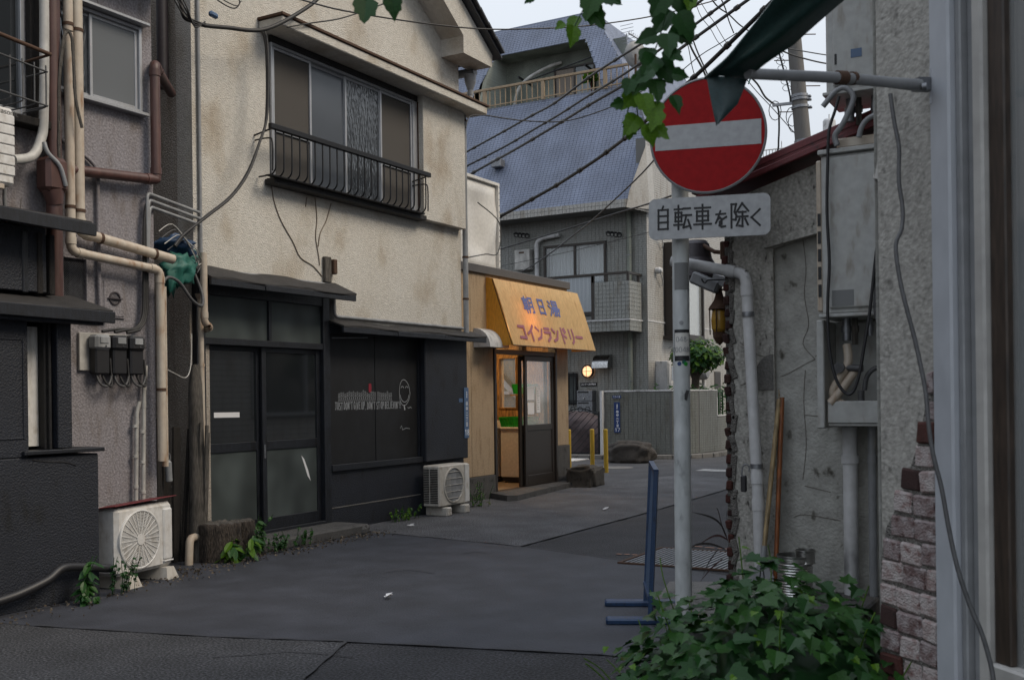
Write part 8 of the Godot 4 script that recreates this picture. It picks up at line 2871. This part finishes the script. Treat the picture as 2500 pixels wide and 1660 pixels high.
func foliage() -> void:
	var rg := RandomNumberGenerator.new()
	rg.seed = 99
	# ivy spilling over a planter
	var cen: Vector3 = V(0, 0, 0) + V(0.86856, 0, -0.49559) * 3.45 + rgt_() * 0.84
	var t := thing("ivy_planter", "mound of dark ivy with yellow-green young leaves covering a planter in the foreground", "plant", cen)
	var fnz := FastNoiseLite.new()
	fnz.seed = 3
	fnz.frequency = 2.2
	fnz.fractal_octaves = 2
	var f := V(0.86856, 0, -0.49559)
	var surf := func(th, ph):
		var d := rgt_() * (sin(th) * cos(ph)) + Vector3.UP * cos(th) + f * (sin(th) * sin(ph))
		var r := 1.0 + 0.22 * fnz.get_noise_3dv(d) + 0.1 * fnz.get_noise_3dv(d * 2.6)
		return cen + V(0, 0.16, 0) + (rgt_() * (sin(th) * cos(ph)) * 0.54 + Vector3.UP * cos(th) * 0.66 + f * (sin(th) * sin(ph)) * 0.75) * r
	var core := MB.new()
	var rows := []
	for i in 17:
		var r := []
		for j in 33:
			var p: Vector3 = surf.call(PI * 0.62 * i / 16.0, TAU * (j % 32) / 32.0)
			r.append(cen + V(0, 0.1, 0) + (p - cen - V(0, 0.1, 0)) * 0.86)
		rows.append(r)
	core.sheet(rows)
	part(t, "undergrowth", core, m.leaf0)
	var pot := MB.new()
	pot.box(cen + V(0, 0.15, 0), V(0.8, 0.3, 0.8), Basis(f, Vector3.UP, rgt_()), 0.02)
	part(t, "planter", pot, m.dark_concrete)
	var meshes := []
	for k in 6: meshes.append(leaf_mesh(0 if k < 5 else 1, 0.064, rg))
	var mats := [m.leaf0, m.leaf1, m.leaf1, m.leaf2, m.leaf4, m.leaf0, m.leaf2]
	var all := []
	for i in 2300:
		var th := acos(1.0 - rg.randf() * 1.32)
		var ph := rg.randf() * TAU
		var p: Vector3 = surf.call(th, ph)
		var nrm: Vector3 = (p - cen - V(0, -0.1, 0)).normalized()
		nrm = (nrm + V(0, 0.45, 0) - f * 0.35 + V(rg.randf_range(-0.5, 0.5), rg.randf_range(-0.3, 0.3), rg.randf_range(-0.5, 0.5))).normalized()
		var tip := (V(0, -0.9, 0) - f * 0.3 + V(rg.randf_range(-0.8, 0.8), 0, rg.randf_range(-0.8, 0.8))).normalized()
		p += (p - cen).normalized() * rg.randf_range(-0.07, 0.035)
		var young := rg.randf() < 0.07
		var sc := rg.randf_range(0.35, 0.6) if young else rg.randf_range(0.55, 1.25)
		if young: p += (p - cen).normalized() * 0.04
		all.append([(p - V(0, 1.45, 0)).dot(f) - (p - cen).dot(f) * 0.0 + (0.6 if sc < 0.5 else 0.0) + (5.0 if (p - cen).normalized().dot(f) > 0.35 else 0.0), Transform3D(facing(nrm, tip) * Basis.from_scale(Vector3.ONE * sc), p), young])
	all.sort_custom(func(a, b): return a[0] < b[0])
	var xr := [[], [], []]
	for i in all.size():
		if i < 300:
			var o := MeshInstance3D.new()
			o.name = "leaf" if i == 0 else "leaf_%03d" % i
			o.mesh = meshes[rg.randi() % 6]
			o.material_override = m.leaf3 if all[i][2] else mats[rg.randi() % 7]
			t.add_child(o, true)
			o.transform = all[i][1]
			o.position -= cen
		else:
			xr[2 if all[i][2] else i % 2].append(all[i][1])
	for k in 3: many(t, "ivy_leaves", meshes[k], [m.leaf1, m.leaf2, m.leaf3][k], xr[k])
	var sprig := MB.new()
	for i in 26:
		var th := acos(1.0 - rg.randf() * 0.9)
		var p: Vector3 = surf.call(th, rg.randf() * TAU)
		var d := (p - cen).normalized()
		sprig.tube(smooth([p - d * 0.05, p + d * 0.04 + V(0, 0.03, 0), p + d * 0.1 + V(rg.randf_range(-0.05, 0.05), 0.04, 0)], 3), 0.0022, 4)
	part(t, "stem", sprig, m.leaf3)
	# vine hanging from above
	var v := thing("hanging_vine", "vine of bright toothed leaves hanging into the top of the view", "plant", Vector3(2.233, 2.295, -0.930))
	var stems := [[V(2.270, 2.388, -0.864), V(2.271, 2.316, -0.880), V(2.266, 2.244, -0.904), V(2.260, 2.181, -0.933), V(2.260, 2.137, -0.949), V(2.270, 2.091, -0.949), V(2.285, 2.055, -0.940)], [V(2.182, 2.390, -1.018), V(2.173, 2.343, -1.035), V(2.161, 2.297, -1.056), V(2.154, 2.269, -1.068)], [V(2.293, 2.208, -0.926), V(2.294, 2.170, -0.958), V(2.297, 2.132, -0.985), V(2.310, 2.097, -0.997)], [V(1.843, 2.357, -1.411), V(1.844, 2.321, -1.410), V(1.847, 2.303, -1.404)], [V(1.876, 2.356, -1.353), V(1.872, 2.321, -1.361), V(1.869, 2.312, -1.365)]]
	for q in stems:
		var sm := MB.new()
		sm.tube(smooth(q, 4), 0.0016, 5)
		part(v, "stem", sm, m.leaf1)
	# the leaf's base, size, roll of its tip, shade
	var lv := [[Vector3(1.844, 2.321, -1.409), 0.075, 0.1, 0], [Vector3(1.872, 2.328, -1.361), 0.06, -0.15, 0], [Vector3(2.167, 2.359, -1.011), 0.075, 0.3, 1], [Vector3(2.177, 2.336, -1.027), 0.07, -0.6, 1], [Vector3(2.178, 2.320, -1.061), 0.05, 0.4, 2], [Vector3(2.142, 2.285, -1.052), 0.055, 0.15, 2], [Vector3(2.148, 2.302, -1.080), 0.03, 0.8, 2], [Vector3(2.211, 2.368, -1.001), 0.05, -1.0, 0], [Vector3(2.244, 2.360, -0.874), 0.08, 0.5, 0], [Vector3(2.280, 2.362, -0.849), 0.07, -0.4, 0], [Vector3(2.283, 2.329, -0.875), 0.08, 0.7, 0], [Vector3(2.262, 2.311, -0.842), 0.08, -0.5, 0], [Vector3(2.270, 2.281, -0.866), 0.07, -1.1, 0], [Vector3(2.267, 2.277, -0.904), 0.06, 1.2, 0], [Vector3(2.248, 2.265, -0.867), 0.07, 0.0, 0], [Vector3(2.252, 2.221, -0.899), 0.075, 0.6, 0], [Vector3(2.270, 2.216, -0.896), 0.075, -0.5, 0], [Vector3(2.254, 2.177, -0.856), 0.045, -1.4, 0], [Vector3(2.238, 2.174, -0.924), 0.065, 0.5, 1], [Vector3(2.265, 2.173, -0.905), 0.065, -0.1, 1], [Vector3(2.206, 2.164, -0.941), 0.05, 0.3, 0], [Vector3(2.273, 2.131, -0.864), 0.05, -0.3, 0], [Vector3(2.244, 2.146, -0.942), 0.07, 0.7, 2], [Vector3(2.219, 2.129, -0.917), 0.065, -0.2, 2], [Vector3(2.216, 2.119, -0.966), 0.04, 1.3, 1], [Vector3(2.265, 2.122, -0.906), 0.06, 0.1, 2], [Vector3(2.234, 2.093, -0.889), 0.06, 0.3, 2], [Vector3(2.232, 2.086, -0.938), 0.065, 0.6, 2], [Vector3(2.237, 2.076, -0.955), 0.05, 0.1, 2], [Vector3(2.223, 2.061, -0.909), 0.06, -0.4, 3], [Vector3(2.252, 2.062, -0.901), 0.05, -0.8, 3], [Vector3(2.258, 2.244, -0.916), 0.06, 0.2, 0], [Vector3(2.244, 2.228, -0.871), 0.06, -0.9, 0], [Vector3(2.295, 2.361, -0.829), 0.05, 0.2, 2], [Vector3(2.126, 2.368, -1.147), 0.028, 0.9, 0], [Vector3(2.228, 2.186, -0.900), 0.06, 0.9, 0]]
	var bl := []
	for k in 4: bl.append(leaf_mesh(1, 1.0, rg))
	var hm := [m.leaf1, m.leaf2, m.leaf3, m.leaf3]
	var i0 := 0
	for q in lv:
		var o := MeshInstance3D.new()
		o.name = "leaf" if i0 == 0 else "leaf_%03d" % i0
		o.mesh = bl[i0 % 4]
		o.material_override = hm[q[3]]
		v.add_child(o, true)
		var p: Vector3 = q[0]
		var n := (-f + V(rg.randf_range(-0.4, 0.4), rg.randf_range(-0.1, 0.6), rg.randf_range(-0.4, 0.4))).normalized()
		o.transform = Transform3D(facing(n, Vector3.DOWN.rotated(f, q[2])) * Basis.from_scale(Vector3.ONE * q[1] * 0.84), p - v.position)
		i0 += 1
	# weeds along the house fronts
	weed("weed", V(7.7, 0.02, -6.95), 0.45, 0.12, 0.18, 260, 0.034, 1, [m.leaf2, m.leaf1], "leafy green weeds along the edge of the stone doorstep")
	weed("grass_tuft", V(6.95, 0.02, -6.84), 0.12, 0.08, 0.26, 80, 0.14, 2, [m.leaf2, m.leaf3], "tuft of long-bladed grass in front of the larger log stump")
	weed("weed", V(7.35, 0.05, -6.95), 0.08, 0.06, 0.36, 60, 0.05, 1, [m.leaf2, m.leaf2], "taller leafy weed by the smaller log stump")
	weed("weed", V(10.15, 0.0, -7.3), 0.3, 0.06, 0.2, 170, 0.032, 1, [m.leaf2, m.leaf3], "low green weeds at the foot of the black apron wall")
	weed("weed", V(11.85, 0.0, -7.3), 0.12, 0.14, 0.36, 140, 0.04, 2, [m.leaf2, m.leaf3], "fern-like weed between the beige air conditioner and the laundry")
	weed("weed", V(4.98, 0.0, -6.4), 0.05, 0.04, 0.36, 34, 0.1, 2, [m.leaf2, m.leaf1], "broad-leaved dark seedling against the black wall at left")
	weed("weed", V(4.98, 0.0, -6.38), 0.09, 0.05, 0.12, 50, 0.04, 1, [m.leaf2, m.leaf1], "low ground weed at the foot of the broad-leaved seedling")
	weed("weed", V(5.42, 0.0, -6.5), 0.14, 0.07, 0.3, 110, 0.032, 1, [m.leaf0, m.leaf1], "scraggly weed in front of the white air conditioner")
	# dry litter along the left walls
	var xf := [[], []]
	for i in 900:
		var u := rg.randf()
		var p := V(4.2 + u * 5.0, 0.012 + rg.randf() * 0.02, lerpf(-6.42, -6.85, clampf((4.2 + u * 5.0 - 4.2) / 3.2, 0, 1)) + 0.12 * rg.randfn() * (1.0 if u > 0.12 else 1.6))
		if p.x < 5.6 and p.z < -6.55: continue
		xf[rg.randi() % 2].append(Transform3D(Basis.from_euler(V(rg.randf_range(-0.5, 0.5), rg.randf() * TAU, rg.randf_range(-0.5, 0.5))).rotated(V(1, 0, 0), -PI / 2) * Basis.from_scale(Vector3.ONE * rg.randf_range(0.3, 0.9)), p))
	for k in 2:
		var mm := many(self, "leaf_litter", leaf_mesh(1, 0.03, rg), [m.litter, m.litter2][k], xf[k])
		tag(mm, ["brown leaf litter along the foot of the left-hand houses", "paler dry leaf scraps along the foot of the left-hand houses"][k], "leaf litter", "", "stuff")
	for q in [[V(9.65, 0.02, -6.9), "crumpled white paper scrap on the pale asphalt"], [V(12.05, 0.02, -5.6), "tiny white scrap on the pale lane"], [V(6.1, 0.02, -4.6), "small pale scrap on the dark asphalt"]]:
		var mb := MB.new()
		for k in 5: mb.quad(q[0] + V(rg.randf() * 0.05, 0, rg.randf() * 0.05), q[0] + V(0.06, 0.02 * rg.randf(), 0.02 * rg.randf()), q[0] + V(0.07, 0.03 * rg.randf(), 0.06), q[0] + V(0.0, 0.01, 0.06 * rg.randf()), Vector3.UP)
		one("paper_scrap", mb, m.paper, q[0], q[1], "paper scrap")
	# clipped tree and shrubs behind the garden wall
	var tr := thing("garden_tree", "small bushy clipped tree standing behind the garden wall", "tree", V(24.2, 0.0, -8.75))
	var tm := MB.new()
	tm.tube(smooth([V(24.2, 0.4, -8.75), V(24.22, 1.5, -8.75), V(24.25, 2.0, -8.72), V(24.3, 2.3, -8.6)], 3), 0.1, 8)
	tm.tube([V(24.22, 1.8, -8.75), V(24.1, 2.4, -9.0)], 0.06, 6)
	tm.tube([V(24.22, 1.8, -8.75), V(24.35, 2.3, -8.4)], 0.05, 6)
	part(tr, "trunk", tm, m.bark)
	var cr := [[], [], []]
	for i in 1100:
		var d := V(rg.randfn(), rg.randfn() * 0.6, rg.randfn()).normalized()
		var p := V(24.25, 2.42, -8.68) + d * V(0.55, 0.36, 0.62) * (0.72 + 0.35 * rg.randf()) * (1.0 + 0.35 * fnz.get_noise_3dv(d * 1.4))
		cr[rg.randi() % 3].append(Transform3D(facing((d + V(0, 0.8, 0)).normalized(), V(rg.randf_range(-1, 1), -0.3, rg.randf_range(-1, 1)).normalized()), p))
	for k in 3: many(tr, "crown", leaf_mesh(2, 0.15, rg), [m.leaf2, m.leaf1, m.leaf3][k], cr[k])
	var sh := thing("shrub", "low evergreen shrubs showing over the garden wall", "shrub", V(24.3, 0.9, -8.6))
	var sr := [[], []]
	for i in 1300:
		var p := V(rg.randf_range(23.0, 26.0), 0.0, rg.randf_range(-9.4, -8.45))
		p.y = rg.randf_range(0.7, 1.62 + 0.22 * fnz.get_noise_2d(p.x * 0.8, p.z * 0.8))
		sr[i % 2].append(Transform3D(facing(V(rg.randf_range(-1, 0.3), 0.8, rg.randf_range(-0.3, 1)).normalized(), V(rg.randf_range(-1, 1), -0.4, rg.randf_range(-1, 1)).normalized()), p))
	for k in 2: many(sh, "foliage", leaf_mesh(2, 0.13, rg), [m.leaf1, m.leaf2][k], sr[k])
	# pot plant on the terrace
	var pp := thing("terrace_plant", "small spiky plant behind the terrace rail of the apartment block", "plant", V(25.8, 9.45, -12.15))
	var ps := MB.new()
	ps.tube([V(25.8, 9.45, -12.15), V(25.8, 9.95, -12.15)], 0.02, 5)
	part(pp, "stem", ps, m.red_trim)
	var px := []
	for i in 40:
		var d := V(rg.randf_range(-1, 1), rg.randf_range(-0.2, 1), rg.randf_range(-1, 1)).normalized()
		px.append(Transform3D(facing(d.cross(V(0.3, 0.2, 0.9)).normalized(), d), V(25.8, 9.95, -12.15)))
	many(pp, "leaves", leaf_mesh(2, 0.3, rg), m.leaf3, px)
	# dry dark cordyline at the foot of the brick corner
	var co := thing("spiky_plant", "dry reddish strap-leaved plant at the foot of the brick corner", "plant", V(5.9, 0.35, -1.95))
	var k := 0
	for q in [[V(5.750, 0.647, -1.901), V(5.750, 0.715, -1.936), V(5.750, 0.754, -1.996), V(5.750, 0.777, -2.105)], [V(5.750, 0.624, -1.894), V(5.750, 0.692, -1.924), V(5.750, 0.784, -1.947), V(5.750, 0.807, -1.959)], [V(5.750, 0.671, -1.894), V(5.750, 0.740, -1.898), V(5.750, 0.797, -1.902)], [V(5.750, 0.625, -1.890), V(5.750, 0.650, -1.942), V(5.750, 0.637, -1.997), V(5.750, 0.579, -2.084)], [V(5.700, 0.585, -1.897), V(5.700, 0.607, -1.981), V(5.700, 0.598, -2.065), V(5.700, 0.560, -2.115)], [V(5.600, 0.543, -1.877), V(5.600, 0.494, -1.936), V(5.600, 0.409, -2.008)], [V(5.600, 0.598, -1.899), V(5.600, 0.515, -1.959), V(5.600, 0.409, -2.003)]]:
		var bm := MB.new()
		var pth := smooth(q, 4)
		var rws := []
		for i in pth.size():
			var wv := 0.009 * sin(PI * (0.12 + 0.86 * i / (pth.size() - 1.0)))
			rws.append([pth[i] + V(0.3, 0.7, 0) * wv, pth[i] - V(0.3, 0.7, 0) * wv])
		bm.slab(rws, 0.001, V(-0.8, 0.3, 0.5))
		part(co, "leaf_blade", bm, m.brick_dark if k % 2 else m.oldwood)
		k += 1
